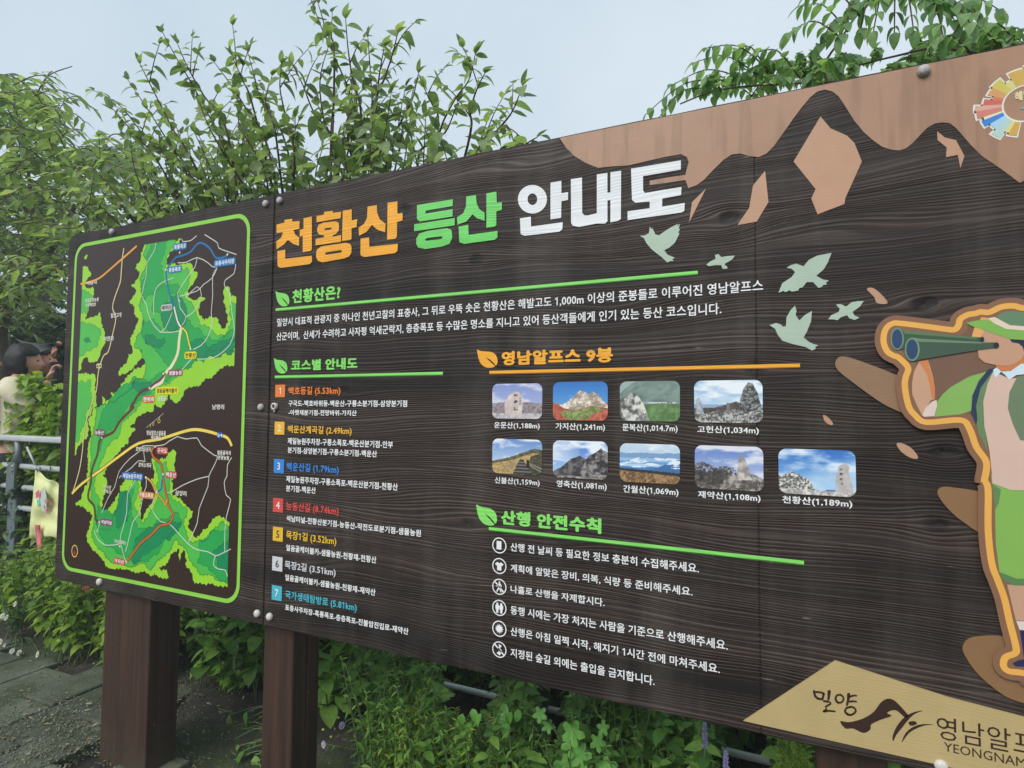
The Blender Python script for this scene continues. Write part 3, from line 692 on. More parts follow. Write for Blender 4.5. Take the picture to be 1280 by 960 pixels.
def ph4(x, y):
    im = sky_(x, y, (118, 165, 215), (196, 218, 236), (226, 234, 240), .62, 7)
    blend(im, C(132, 160, 196), y > .58 - .02 * vn(x, x, 6, 2))
    blend(im, rock(x, y, (58, 50, 48), (104, 90, 84), 20, 3), y > line(x, [(0, .66), (.3, .65), (.5, .56), (.62, .5), (.8, .6), (1, .66)]))
    blend(im, rock(x, y, (72, 72, 70), (190, 188, 182), 26, 5, 2.6), y > line(x, [(0, .9), (.15, .8), (.3, .74), (.6, .68), (1, .7)]))
    blend(im, rock(x, y, (44, 48, 50), (150, 152, 148), 30, 8, 2.6), inside(x, y, [(.66, .72), (.68, .45), (.73, .2), (.8, .05), (.86, .08), (.93, .3), (.97, .55), (.98, .74)]))
    blend(im, rock(x, y, (128, 138, 146), (186, 192, 194), 16, 1), inside(x, y, [(.02, .8), (.03, .46), (.07, .4), (.1, .5), (.15, .82)]))
    blend(im, C(120, 110, 100), inside(x, y, [(.48, .78), (.485, .54), (.53, .53), (.535, .78)]))
    return im
def ph5(x, y):
    im = sky_(x, y, (90, 135, 205), (186, 206, 230), (225, 230, 238), .55, 9)
    ridge = line(x, [(0, .66), (.3, .56), (.5, .46), (.68, .36), (.78, .3), (.86, .27), (1, .3)])
    blend(im, rock(x, y, (64, 62, 48), (120, 108, 72), 22, 2), y > ridge - .03 * vn(x, x, 20, 3))
    blend(im, rock(x, y, (150, 116, 62), (206, 172, 104), 26, 5), y > ridge + .06 + .05 * x)
    blend(im, rock(x, y, (48, 50, 38), (96, 90, 60), 22, 6), (y > line(x, [(0, 1.4), (.6, 1.2), (.78, .48), (.9, .42), (1, .36)])))
    path = inside(x, y, [(.42, 1), (.5, .72), (.56, .58), (.63, .56), (.68, .7), (.82, 1)])
    blend(im, mixa(np.broadcast_to(C(52, 48, 50), x.shape + (3,)), C(118, 110, 106), (np.sin(y * 70) > .3).astype(float)), path)
    for (ax, ay, bx, by) in [(.28, .92, .5, .66), (.3, .82, .5, .62), (.75, .72, 1.0, .92), (.72, .66, 1, .82)]:
        t = np.clip((x - ax) / (bx - ax), 0, 1); blend(im, C(150, 138, 122), (np.abs(y - (ay + (by - ay) * t)) < .014) & (x > ax) & (x < bx))
    blend(im, C(30, 28, 32), inside(x, y, [(.69, .8), (.7, .58), (.74, .58), (.76, .8)])); return im
def ph6(x, y):
    im = sky_(x, y, (60, 110, 205), (150, 190, 232), (226, 234, 244), .62, 12)
    k = (x < .5) & (y < .55); im = np.where(k[..., None], mixa(im, C(224, 232, 242), np.clip((.6 - x), 0, 1) * 1.4), im)
    blend(im, rock(x, y, (52, 50, 54), (112, 106, 108), 12, 3, 2), y > line(x, [(0, .86), (.15, .74), (.35, .5), (.5, .42), (.62, .5), (.8, .7), (1, .8)]) - .04 * vn(x, x, 18, 2))
    blend(im, rock(x, y, (44, 42, 46), (146, 138, 136), 11, 6, 2.2), y > line(x, [(0, 1.3), (.45, .95), (.58, .62), (.66, .4), (.76, .34), (.88, .2), (1, .3)]) - .04 * vn(x, x, 22, 8))
    blend(im, rock(x, y, (90, 84, 80), (190, 182, 172), 18, 9), y > line(x, [(0, 1.0), (.3, .93), (.6, .96), (1, .86)])); return im
def ph7(x, y):
    im = sky_(x, y, (190, 208, 226), (150, 190, 230), (225, 235, 243), .5, 15)
    for (r, c, am) in [(.24, (112, 152, 200), .10), (.38, (140, 184, 224), .03), (.46, (96, 150, 206), .05), (.52, (160, 200, 230), .02), (.6, (62, 122, 190), .04)]:
        blend(im, C(*c), y > r - am * (vn(x, x, 4, int(r * 100)) - .3))
    blend(im, C(52, 104, 170), y > line(x, [(0, .9), (.6, .62), (.85, .45), (1, .36)]))
    n = vn(x, y * 3, 5, 22); k = (n > .6) & (y > .3) & (y < .62); blend(im, C(215, 230, 242), k)
    blend(im, C(46, 44, 46), y > .66 + .08 * x - .04 * vn(x, x, 40, 2))
    blend(im, rock(x, y, (96, 66, 40), (176, 132, 84), 22, 4, 2), y > .70 + .1 * x); return im
def ph8(x, y):
    im = sky_(x, y, (84, 120, 200), (172, 186, 222), (214, 216, 230), .6, 17)
    blend(im, rock(x, y, (58, 54, 58), (120, 112, 114), 30, 3, 2.4), (y > line(x, [(0, .44), (.1, .38), (.2, .42), (.3, .5), (.45, .46), (.6, .5), (.65, .8), (1, .8)])) & (vn(x, y, 34, 9) > .38))
    blend(im, rock(x, y, (48, 44, 42), (104, 96, 90), 14, 5, 2), (y > .62) & (x < .55))
    blend(im, rock(x, y, (84, 78, 74), (176, 166, 156), 10, 8, 2.2), y > line(x, [(0, .95), (.3, .9), (.42, .72), (.6, .66), (.85, .62), (1, .72)]))
    blend(im, C(44, 40, 40), (y > .7) & (np.abs(vn(x, y, 7, 30, 2) - .5) < .018))
    blend(im, rock(x, y, (140, 130, 124), (206, 196, 186), 12, 2), inside(x, y, [(.62, .72), (.64, .36), (.67, .18), (.74, .28), (.8, .5), (.82, .7), (.94, .74), (.6, .78)]))
    blend(im, rock(x, y, (50, 46, 44), (90, 82, 76), 20, 4), inside(x, y, [(.25, .9), (.27, .55), (.42, .55), (.42, .88)])); return im
def ph9(x, y):
    im = sky_(x, y, (38, 104, 200), (120, 180, 232), (210, 226, 242), .48, 21, 2.4)
    k = np.clip((x * .7 + y - .75) * 2.2, 0, .75) * np.clip(vn(x, y, 3, 5) * 1.6, 0, 1); im = mixa(im, C(205, 222, 240), k)
    blend(im, rock(x, y, (84, 80, 78), (226, 220, 210), 28, 3, 3), y > line(x, [(0, .6), (.08, .58), (.2, .52), (.33, .62), (.42, .7), (.47, .85), (.5, 1), (1, 1.2)]) - .02 * vn(x, x, 30, 3))
    blend(im, rock(x, y, (150, 145, 138), (226, 220, 212), 20, 6, 2), y > .90 - .02 * vn(x, x, 8, 2))
    blend(im, C(58, 112, 178), (y > .87) & (y < .9) & (x > .62) & (x < .8))
    blend(im, rock(x, y, (160, 152, 150), (208, 200, 196), 8, 9, 1), inside(x, y, [(.74, .92), (.75, .6), (.79, .34), (.87, .27), (.92, .34), (.91, .5), (.95, .7), (.97, .92)]))
    for b in (.42, .52, .62, .72): blend(im, C(50, 48, 50), (np.abs(x - .815) < .02) & (np.abs(y - b) < .028) & (vn(x, y, 60, 3, 2) > .42))
    return im
def photo_print(x0, x1, top, bot, fn, caption, label, nx=132, ny=88):
    (u0, v1), (u1, _), (_, v0) = B(x0, top), B(x1, top), B(x0, bot)
    o = thing_part = None
    gx, gy = np.meshgrid(np.linspace(0, 1, nx), np.linspace(0, 1, ny)); img = fn(gx, gy)
    g_ = img.mean(-1, keepdims=True); img = np.clip((img * .84 + g_ * .16 + 6) / 255, 0, 1); lin = np.where(img <= .04045, img / 12.92, ((img + .055) / 1.055) ** 2.4)
    w, h = u1 - u0, v1 - v0; r = .018
    # pull the corner vertices onto the rounded outline
    X = gx * w; Z = (1 - gy) * h
    qx, qz = np.minimum(X, w - X), np.minimum(Z, h - Z); cm = (qx < r) & (qz < r)
    d = np.hypot(r - qx, r - qz); m_ = cm & (d > r)
    cx = np.where(X < w / 2, r, w - r); cz = np.where(Z < h / 2, r, h - r)
    X = np.where(m_, cx + (X - cx) * r / np.maximum(d, 1e-9), X); Z = np.where(m_, cz + (Z - cz) * r / np.maximum(d, 1e-9), Z)
    wl = world_loc(sign)
    V = np.stack([X + u0 - wl.x, np.full_like(X, LY(3)) - wl.y, Z + v0 - wl.z], -1).reshape(-1, 3)
    i = np.arange(nx * ny).reshape(ny, nx); q = np.stack([i[1:, :-1], i[1:, 1:], i[:-1, 1:], i[:-1, :-1]], -1).reshape(-1, 4)
    me = bpy.data.meshes.new('photo_print'); me.vertices.add(len(V)); me.vertices.foreach_set('co', V.ravel())
    me.loops.add(q.size); me.loops.foreach_set('vertex_index', q.ravel()); me.polygons.add(len(q)); me.polygons.foreach_set('loop_start', np.arange(0, q.size, 4))
    me.update(); me.validate()
    ca = me.color_attributes.new('ink', 'FLOAT_COLOR', 'POINT'); ca.data.foreach_set('color', np.concatenate([lin.reshape(-1, 3), np.ones((nx * ny, 1))], 1).ravel())
    me.materials.append(m_print); o = link(bpy.data.objects.new('photo_print', me), sign); o['label'] = label
    text(*caption, white_t, sign, bold=.025, name='caption')
photo_print(615.9, 678.2, 480, 523, ph1, ('운문산(1,188m)', 618, 527.6, 535.4, 675, 535.8), 'small print of a pale summit stone under a lilac sky')
photo_print(691.6, 759.9, 477.8, 525, ph2, ('가지산(1,241m)', 694.7, 528.8, 537.2, 756.5, 537.7), 'small print of white crags over red autumn scrub')
photo_print(775, 850, 477, 526, ph3, ('문복산(1,014.7m)', 778.3, 530, 539, 847.3, 539.4), 'small print of a grey rock before green slopes')
photo_print(867.7, 953.1, 476, 527.8, ph4, ('고헌산(1,034m)', 871.7, 532.5, 541.2, 948.7, 541.9), 'small print of a tall cairn on a stony summit')
photo_print(615.9, 678.2, 548, 591, ph5, ('신불산(1,159m)', 618.8, 596.4, 604.4, 675, 606.8), 'small print of a boardwalk crossing a golden ridge')
photo_print(691.6, 759.9, 550.2, 596, ph6, ('영축산(1,081m)', 696, 600.7, 609.4, 758.7, 611.6), 'small print of a dark jagged rock peak')
photo_print(775, 850, 553.8, 601.5, ph7, ('간월산(1,069m)', 779.3, 606.7, 616, 848.3, 619), 'small print of blue hills above cloud')
photo_print(868.5, 953.9, 556.2, 609.5, ph8, ('재약산(1,108m)', 872.7, 613.6, 622.5, 950.8, 626.5), 'small print of a pointed stone among grey boulders')
photo_print(972.9, 1069.1, 560.4, 616, ph9, ('천황산(1,189m)', 978, 620, 629.4, 1065.4, 633.6), 'small print of a rubble heap and leaning summit stone')

# ---- tan mountains across the top right
m1 = zm(690, 50, .461)
low = [(20,265),(38,292),(60,314),(92,334),(125,347),(165,343),(210,340),(260,328),(305,318),(350,310),(366,318),(371,332),(366,348),(362,366),(315,373),(265,382),(265,394),(315,387),(362,380),(370,402),(392,394),(412,380),(440,350),(465,326),(487,311),(510,308),(535,315),(560,318),(582,308),(602,288),(650,220),(675,186),(700,156),(720,140),(740,135),(760,140),(777,153),(795,180),(820,220),(845,250),(870,272),(895,290),(920,298),(942,300),(960,294),(980,278),(1000,256),(1018,238),(1038,227),(1058,224),(1078,226),(1096,240),(1112,258),(1135,285),(1165,315),(1220,352),(1268,388),(1300,370),(1370,318),(1440,300),(1520,340),(1620,460),(1720,560)]
lowb = [B(*p) for p in m1(low)]
lowb = [p for p in lowb if p[0] < RIGHT - .01]; lowb.append((RIGHT - .004, lowb[-1][1]))
x_l = B(700, 173)[0]
poly = [(x_l - .004, TOP - .004)] + lowb + [(RIGHT - .004, TOP - .04), (RIGHT - .04, TOP - .004)]
mt_ = flat('mountain_print', [(poly, [])], tan, 1, sign, pix=False)
for P in ([(728,208),(755,240),(800,260),(820,280),(840,330),(795,430),(793,445),(720,473),(703,430),(715,405),(655,330)], [(578,355),(587,440),(555,493),(503,502),(535,455),(545,395)], [(418,403),(372,495),(380,440)], [(1044,248),(1065,265),(1095,272),(1118,315),(1107,348),(1100,312),(1068,318),(1070,292),(1045,272)]):
    flat('mountain_facet', [(m1(P), [])], peach, 1, sign)
# ---- birds
bz = zm(780, 240, .2656)
for P in ([(75,207),(98,205),(118,195),(122,163),(130,176),(133,168),(142,186),(148,200),(165,205),(200,180),(235,160),(255,150),(250,162),(265,150),(258,172),(264,176),(256,192),(262,196),(240,240),(215,262),(190,275),(205,295),(225,304),(240,310),(228,318),(235,326),(218,326),(205,333),(175,305),(130,270),(105,240),(95,218)],
          [(387,343),(405,328),(432,315),(428,297),(445,293),(458,307),(490,302),(522,300),(510,318),(490,330),(472,340),(488,355),(485,362),(465,363),(458,345),(430,345),(400,350)],
          [(765,357),(785,345),(810,338),(845,350),(870,320),(910,300),(977,287),(960,330),(940,365),(905,395),(935,412),(965,418),(950,426),(955,436),(938,438),(930,448),(915,452),(890,425),(860,425),(840,450),(826,452),(820,464),(790,470),(780,463),(760,472),(750,466),(727,475),(745,430),(790,400),(805,378),(790,362)],
          [(685,627),(715,617),(735,622),(750,635),(762,632),(765,590),(785,555),(805,535),(812,560),(808,580),(825,605),(850,580),(885,560),(880,610),(860,660),(845,685),(870,705),(892,716),(915,722),(900,730),(902,738),(885,747),(855,730),(790,715),(745,700),(722,670),(712,645)],
          [(960,600),(975,580),(1010,565),(1015,550),(997,530),(1020,528),(1045,540),(1070,520),(1095,515),(1128,513),(1110,540),(1075,565),(1085,582),(1108,592),(1085,603),(1060,595),(1050,580),(1020,590),(1005,604),(985,600)]):
    flat('bird_print', [(bz(P), [])], sage, 3, sign)
# ---- peach leaves and brown wings behind the hiker
hz = zm(1030, 350, .28125); fz = zm(1130, 600, .3125); hh = zm(1080, 360, .15625)
brown = paint('paint_brown', (146, 114, 88), 0.06, .42, .04); brown2 = paint('paint_brown_low', (138, 104, 72), .06, .42, .04)
for P in ([(190,40),(215,35),(250,60),(280,95),(275,107),(235,103),(225,80),(205,58)], [(322,728),(345,725),(385,745),(415,780),(412,795),(380,788),(340,760)], [(-5,600),(12,606),(32,625),(40,640),(30,645),(5,630)]):
    flat('petal_print', [(smooth(hz(P), 3), [])], peach, 2, sign)
flat('wing_print', [(smooth(hz([(50,365),(70,342),(110,345),(200,375),(300,415),(380,460),(380,590),(300,570),(230,530),(120,450),(60,400)]), 3), [])], brown, 2, sign, thick=.003)
flat('wing_print', [(smooth(fz([(133,45),(150,28),(200,30),(330,65),(330,215),(240,170),(180,120),(140,70)]), 3), [])], brown2, 2, sign, thick=.003)
flat('wing_print', [(smooth(fz([(233,665),(260,632),(320,622),(400,625),(520,660),(640,760),(620,900),(520,905),(480,890),(400,860),(300,780),(245,705)]), 3), [])], brown2, 2, sign, thick=.003)

# ---- raised hiker cut-out. Points past the edge of the photograph only close its shape.
def ext(P, d=70): return [(x + d, y) if x >= 1278.5 else (x, y) for x, y in P]
TH = .009
outer = hz([(240,270),(250,215),(280,182),(315,174),(420,188),(540,200),(565,180),(580,158),(610,143),(660,132),(700,122),(760,105),(850,97),(889,98)]) + [(1330,382),(1375,410),(1390,470),(1400,560),(1405,700),(1400,830),(1380,862),(1330,866),(1280,857)] + fz([(440,775),(405,765),(370,745),(362,715),(372,692),(398,680),(398,640),(385,520),(365,445),(340,400),(315,300),(305,100),(302,0)]) + hz([(693,900),(700,860),(692,800),(665,740),(640,700),(605,655),(500,652),(440,645),(400,620),(365,565),(348,500),(345,400),(325,368),(285,345),(255,318)])
cut = flat('hiker_cutout', [(smooth(outer, 3), [])], paint('paint_cut_brown', (120, 90, 74), 0, .4, .04), 3, sign, thick=TH)
cut['label'] = 'raised flat cut-out of a hiker in a green hat with binoculars'
def hp(name, P, rgb, layer, sm=0, **k):
    mt = paint('ink_%d_%d_%d' % rgb, rgb, 0, .4, .03)
    P = ext(P)
    o = flat(name, [(smooth(P, sm) if sm else P, [])], mt, layer, cut)
    for v in o.data.vertices: v.co.y -= TH
    return o
yl = smooth([(1390,560),(1385,470),(1365,412),(1325,388)] + hh([(1280,170),(1180,150),(1080,160),(990,200),(920,198),(880,210),(820,220),(760,255),(745,305),(715,338),(650,335),(500,315),(300,290),(220,290),(165,340),(150,430),(180,510),(230,545),(270,560),(345,640),(325,720),(320,800)]) + hz([(372,560),(400,600),(450,632),(600,622),(640,660),(670,740),(715,810),(705,890)]) + fz([(318,5),(330,40),(330,200),(345,330),(370,400),(395,470),(415,560),(440,660),(435,685),(400,700),(390,730),(410,755),(480,765)]) + [(1340,852),(1385,820)], 4, closed=False)
halo = strips('outline_band', yl, .033, paint('ink_halo', (136, 98, 74), 0, .4, .03), 3.6, cut)
yo = strips('outline_line', yl, .0115, paint('ink_line', (232, 172, 84), 0, .4, .03), 4.2, cut)
for o in (halo, yo):
    for v in o.data.vertices: v.co.y -= TH
hp('trouser', hz([(735,860),(800,900),(889,940)]) + [(1300,616),(1340,640),(1345,720),(1300,735),(1280,724)] + fz([(440,390),(375,365),(360,250),(357,100),(345,15)]), (132, 178, 86), 5)
hp('trouser_fold', fz([(345,12),(380,35),(372,90),(357,115)]), (98, 134, 84), 6)
hp('trouser_hem', fz([(375,362),(440,388),(480,395)]) + [(1345,700),(1345,722)] + fz([(480,425),(430,415),(385,392)]), (92, 130, 80), 6)
hp('leg', fz([(405,412),(480,425)]) + [(1340,735),(1330,775)] + fz([(480,565),(440,557)]), (196, 154, 128), 5)
hp('sock', fz([(440,555),(480,565)]) + [(1330,775),(1328,792)] + fz([(480,612),(455,592)]), (222, 204, 200), 5)
hp('boot', fz([(455,592),(480,612)]) + [(1330,790),(1345,832)] + fz([(480,740),(440,738),(425,725),(450,712),(472,708)]), (44, 46, 84), 5)
hp('arm', hz([(418,366),(395,410),(387,460),(388,510),(405,550),(432,603),(470,535),(488,530),(482,440),(458,360)]), (202, 158, 128), 5)
hp('arm_shade', hz([(418,364),(458,358),(462,390),(480,440),(488,480),(487,533),(472,520),(466,470),(452,420),(432,388)]), (208, 130, 78), 6)
hp('cuff', hz([(432,600),(445,570),(475,540),(495,533),(497,560),(485,605),(440,608)]), (222, 200, 190), 7)
hp('sleeve', hz([(495,545),(520,510),(560,475),(640,430),(718,408),(690,440),(664,500),(652,580),(600,597),(485,608),(494,580)]), (134, 176, 92), 6)
hp('vest_edge', hz([(745,396),(700,440),(668,520),(664,600),(680,680),(722,762),(705,650),(700,560),(720,480),(752,402)]), (104, 134, 92), 6)
hp('shirt', hz([(748,400),(770,420),(815,440),(889,410),(889,940),(820,930),(740,900),(738,860),(728,760),(705,650),(700,540),(720,460)]), (214, 182, 166), 7)
hp('vest', hz([(889,385),(850,430),(815,500),(808,570),(830,640),(862,710),(889,750)]) + [(1330,600),(1345,500),(1330,440)], (110, 128, 98), 8)
hp('strap', hz([(752,390),(722,400),(680,450),(652,515),(646,590),(668,642),(674,620),(668,560),(688,480),(728,425)]), (44, 58, 84), 8)
hp('neck', hh([(1040,612),(1140,610),(1210,580),(1268,520),(1285,590),(1200,650),(1120,672),(1045,655)]), (202, 124, 74), 8)
hp('collar', hh([(1020,655),(1045,640),(1080,668),(1110,672),(1160,665),(1240,610),(1280,596),(1280,640),(1200,700),(1145,738),(1110,695),(1080,672),(1042,722),(1022,695)]), (208, 224, 232), 9)
hp('hair', hh([(1140,410),(1290,440),(1290,600),(1262,560),(1255,500),(1225,462),(1170,445)]), (40, 50, 66), 8)
hp('face', hh([(870,320),(1000,355),(1150,415),(1165,440),(1220,450),(1250,475),(1268,525),(1255,560),(1200,605),(1140,625),(1040,620),(950,600),(905,560),(893,480),(860,440),(848,392)]), (196, 152, 124), 9)
hp('face_light', hh([(870,318),(945,345),(925,400),(848,395)]), (226, 168, 100), 10)
hp('hat_band', hh([(975,250),(1030,240),(1150,305),(1280,345),(1280,382),(1120,335),(1025,290)]), (226, 204, 184), 12)
hp('hat_crown', hh([(1035,245),(1075,212),(1130,197),(1180,193),(1240,202),(1280,222),(1280,348),(1150,305)]), (102, 132, 100), 11)
hp('hat_trim', hh([(912,262),(925,240),(985,247),(1010,268)]), (224, 158, 96), 10)
hp('hat_brim', hh([(805,286),(860,272),(930,262),(1000,265),(1130,330),(1280,378),(1280,452),(1150,415),(1000,362),(850,312)]), (128, 176, 84), 11)
hp('binocular_barrel', hh([(262,326),(310,345),(910,400),(938,420),(930,440),(440,420),(300,495),(262,496)]), (62, 88, 68), 10)
hp('barrel_light', hh([(290,334),(310,345),(905,402),(880,414),(320,372)]), (92, 122, 88), 10.5)
hp('binocular_lens', hh(ell(258, 412, 53, 88)), (106, 142, 112), 12); hp('lens_glass', hh(ell(257, 412, 41, 76)), (48, 68, 104), 13)
hp('binocular_barrel', hh([(380,402),(430,412),(1035,442),(1058,462),(1040,484),(900,500),(420,580),(380,592)]), (66, 88, 72), 14)
hp('barrel_light', hh([(385,402),(430,411),(1025,444),(900,450),(430,436)]), (108, 138, 106), 15)
hp('binocular_lens', hh(ell(376, 496, 59, 93)), (110, 146, 116), 16); hp('lens_glass', hh(ell(374, 496, 46, 79)), (48, 68, 102), 17)
hp('eyepiece', hh(ell(928, 418, 17, 22)), (40, 46, 50), 16); hp('eyepiece', hh(ell(1040, 464, 22, 23)), (40, 46, 50), 16)

# ---- cream plate with the mountain brand, bottom right
plate = [B(929.3, 900.2), B(1043.8, 825), B(1184.4, 870.6), B(1280, 895.4)]
bl_ = B(1167.5, 953.6); dz_ = (bl_[1] - plate[0][1]) / (bl_[0] - plate[0][0])
sl = (plate[3][1] - plate[2][1]) / (plate[3][0] - plate[2][0])
ux = RIGHT - .03
P = [plate[0], (ux, plate[0][1] + dz_ * (ux - plate[0][0])), (ux, plate[3][1] + sl * (ux - plate[3][0])), plate[3], plate[2], plate[1]]
cream = flat('name_plate', [(P, [])], paint('paint_cream', (184, 162, 114), .10, .42, .04), 4, sign, pix=False, thick=.002)
ink = paint('ink_dark', (58, 40, 34), 0, .45, .05)
lz = zm(920, 820, .28125)
def inkp(name, polys):
    o = flat(name, [(smooth(lz(p), 3), []) for p in polys], ink, 5, cream)
    for v in o.data.vertices: v.co.y -= .002
    return o
def stroke(pts, ws):
    L, Rr = [], []
    for i, p in enumerate(pts):
        a = pts[max(0, i - 1)]; b = pts[min(len(pts) - 1, i + 1)]; dx, dy = b[0] - a[0], b[1] - a[1]; l = math.hypot(dx, dy)
        w = ws[i] / 2 if hasattr(ws, '__len__') else ws / 2
        L.append((p[0] - dy / l * w, p[1] + dx / l * w)); Rr.append((p[0] + dy / l * w, p[1] - dx / l * w))
    return L + Rr[::-1]
inkp('brush_letter', [stroke([(346,150),(352,175),(368,188)], [9,11,9]), stroke([(352,156),(375,158),(392,164)], [8,9,8]), stroke([(390,162),(384,188)], [9,8]), stroke([(366,186),(386,189)], [8,8]), stroke([(414,150),(412,175),(410,192)], [13,12,8]),
                      stroke([(388,196),(412,200),(420,208),(398,222),(402,232),(388,242)], [8,9,9,9,9,8]), stroke([(388,243),(415,240),(440,243)], [8,9,7])])
inkp('brush_letter', [stroke([(464,168),(447,172),(442,188),(450,202)], [8,9,10,9]), stroke([(449,203),(466,203),(477,190),(474,176),(462,168)], [9,9,9,8,8]), stroke([(500,163),(498,190),(492,216)], [13,12,8]), stroke([(503,178),(522,172),(536,173)], [8,9,6]), stroke([(503,200),(520,197),(536,200)], [8,9,6]),
                      stroke([(510,222),(490,228),(484,243),(496,256)], [8,10,10,10]), stroke([(494,256),(514,257),(531,242),(524,226),(506,222)], [10,10,10,9,8])])
inkp('brand_stroke', [[(462,285),(500,290),(560,275),(610,245),(640,205),(670,186),(700,192),(735,225),(765,262),(748,268),(715,240),(690,238),(670,250),(690,262),(640,280),(600,300),(596,322),(565,338),(520,318),(485,318)],
                      [(830,238),(790,255),(755,290),(740,310),(712,345),(697,374),(695,350),(715,305),(750,265),(790,245)],
                      [(880,302),(840,304),(800,318),(765,340),(735,380),(752,338),(790,308),(835,298)], [(765,290),(790,285),(803,297),(775,306)]])
text('영남알프스', 1170.3, 891.7, 919.8, 1263, 941, ink, cream, layer=13, bold=.0, prefix='영남알')
text('YEONGNAM ALPS', 1179.3, 924.6, 935.7, 1268, 957, ink, cream, layer=13, bold=.0, latin=True, prefix='YEONGNA')

# ---- round emblem, top right
CX, CY, S = 1281.8, 129.5, .1145
eu, ev = B(CX, CY); es = (B(CX, CY - 20)[1] - ev) / 20 * S
def wedge(a0, a1, r0, r1): 
    n = max(2, int((a1 - a0) / 5) + 1); A = [math.radians(a0 + (a1 - a0) * k / n) for k in range(n + 1)]
    return [(eu + math.cos(a) * r1 * es, ev + math.sin(a) * r1 * es) for a in A] + [(eu + math.cos(a) * r0 * es, ev + math.sin(a) * r0 * es) for a in reversed(A)]
segs = [(90,112,380,(205,168,84)),(112,124,300,(214,206,134)),(124,140,378,(206,192,92)),(140,154,362,(214,156,100)),(154,161,300,(212,120,92)),(161,172,372,(205,104,90)),(172,180,440,(216,164,148)),(180,192,428,(206,128,112)),
        (192,197,375,(230,216,190)),(197,208,402,(58,130,208)),(208,222,352,(168,204,226)),(222,236,408,(180,206,196)),(236,243,330,(222,206,130)),(243,256,352,(206,162,82)),
        (290,303,380,(120,170,90)),(303,318,330,(150,190,110)),(318,334,420,(90,150,190)),(334,350,360,(110,120,180)),(350,368,410,(160,110,170)),(8,26,350,(205,104,120)),(26,44,420,(214,140,90)),(44,62,370,(220,180,90)),(62,90,400,(214,206,134))]
em = flat('round_emblem', [(wedge(a0 - 2.2, a1 + 2.2, 188, r + 18), []) for a0, a1, r, c in segs], paint('ink_emblem_edge', (226, 222, 208), 0), 3, sign, pix=False)
flat('emblem_ring', [(wedge(0, 180, 188, 206), []), (wedge(180, 360, 188, 206), [])], paint('ink_emblem_edge', (226, 222, 208), 0), 4, em, pix=False)
for a0, a1, r, c in segs: flat('colour_segment', [(wedge(a0, a1, 206, r), [])], paint('ink_%d_%d_%d' % c, c, 0), 5, em, pix=False)
text('해맑은', 1268, 116, 128, 1300, 122, paint('ink_emblem_letter', (222, 208, 160), 0), em, layer=5, bold=.06)
flat('emblem_swoosh', [(smooth(zm(1220, 70, .1145)([(482,582),(520,560),(560,545),(600,560),(560,570),(520,585)]), 3), [])], paint('ink_cyan', (90, 180, 200), 0), 5, em)

# ================================================================== the map
A_ = zm(60, 250, .27079); Bz = zm(60, 500, .27079)
tl, tr_, bl2 = B(96.6, 315), B(309, 300), B(79.5, 690)
fl, fr = (B(96.6, 315)[0] + B(86, 510)[0] + B(79.5, 690)[0]) / 3, (B(308.6, 282.5)[0] + B(301, 730)[0]) / 2
ft, fb = (B(104.7, 305.5)[1] + B(298.3, 271)[1]) / 2, (B(95, 714.4)[1] + B(285, 749.5)[1]) / 2
def rrect(x0, x1, z0, z1, r, n=8):
    out = []
    for cx, cz, a0 in ((x1 - r, z0 + r, -90), (x1 - r, z1 - r, 0), (x0 + r, z1 - r, 90), (x0 + r, z0 + r, 180)):
        out += [(cx + r * math.cos(math.radians(a0 + 90 * k / n)), cz + r * math.sin(math.radians(a0 + 90 * k / n))) for k in range(n + 1)]
    return out
hw = .0075
sheet = flat('map_sheet', [(rrect(fl, fr, fb, ft, .065), [])], paint('map_ground', (56, 40, 34), 0, .33, .05), 0.5, sign, pix=False)
flat('map_frame', [(rrect(fl - hw, fr + hw, fb - hw, ft + hw, .07), [rrect(fl + hw, fr - hw, fb + hw, ft - hw, .058)[::-1]])], paint('map_frame_green', (142, 206, 78), .1, .4, .04), 2, sheet, pix=False)
jr = random.Random(5)
def jag(P, step=.0095, amp=.0048):
    Q = [B(*p) for p in P]; out = []; s = 1
    for i, p in enumerate(Q):
        q = Q[(i + 1) % len(Q)]; d = math.dist(p, q); n = max(1, int(d / step)); nx, nz = -(q[1] - p[1]) / (d + 1e-9), (q[0] - p[0]) / (d + 1e-9)
        for k in range(n):
            t = (k + (jr.uniform(-.25, .25) if k else 0)) / n; s = -s; a = s * amp * jr.uniform(.3, 1.2) * (0 if k == 0 else 1)
            X_, Z_ = p[0] + (q[0] - p[0]) * t, p[1] + (q[1] - p[1]) * t
            wx, wz = mnoise.noise(Vector((X_ * 26, Z_ * 26, 1.5))), mnoise.noise(Vector((X_ * 26, Z_ * 26, 8.5)))
            out.append((X_ + nx * a + wx * .020, Z_ + nz * a + wz * .020))
    return out
MX0, MX1 = B(*A_([(150, 600)])[0])[0], B(*A_([(866, 600)])[0])[0]
MZ1, MZ0 = B(*A_([(620, 176)])[0])[1], B(*Bz([(640, 845)])[0])[1]
def clip(P):
    def half(P, f, ip):
        out = []
        for i, a in enumerate(P):
            b = P[(i + 1) % len(P)]
            if f(a): out.append(a)
            if f(a) != f(b): out.append(ip(a, b))
        return out
    lx = lambda x: (lambda a, b: (x, a[1] + (b[1] - a[1]) * (x - a[0]) / (b[0] - a[0])))
    lz_ = lambda z: (lambda a, b: (a[0] + (b[0] - a[0]) * (z - a[1]) / (b[1] - a[1]), z))
    P = half(P, lambda p: p[0] >= MX0, lx(MX0)); P = half(P, lambda p: p[0] <= MX1, lx(MX1))
    P = half(P, lambda p: p[1] <= MZ1, lz_(MZ1)); P = half(P, lambda p: p[1] >= MZ0, lz_(MZ0)); return P
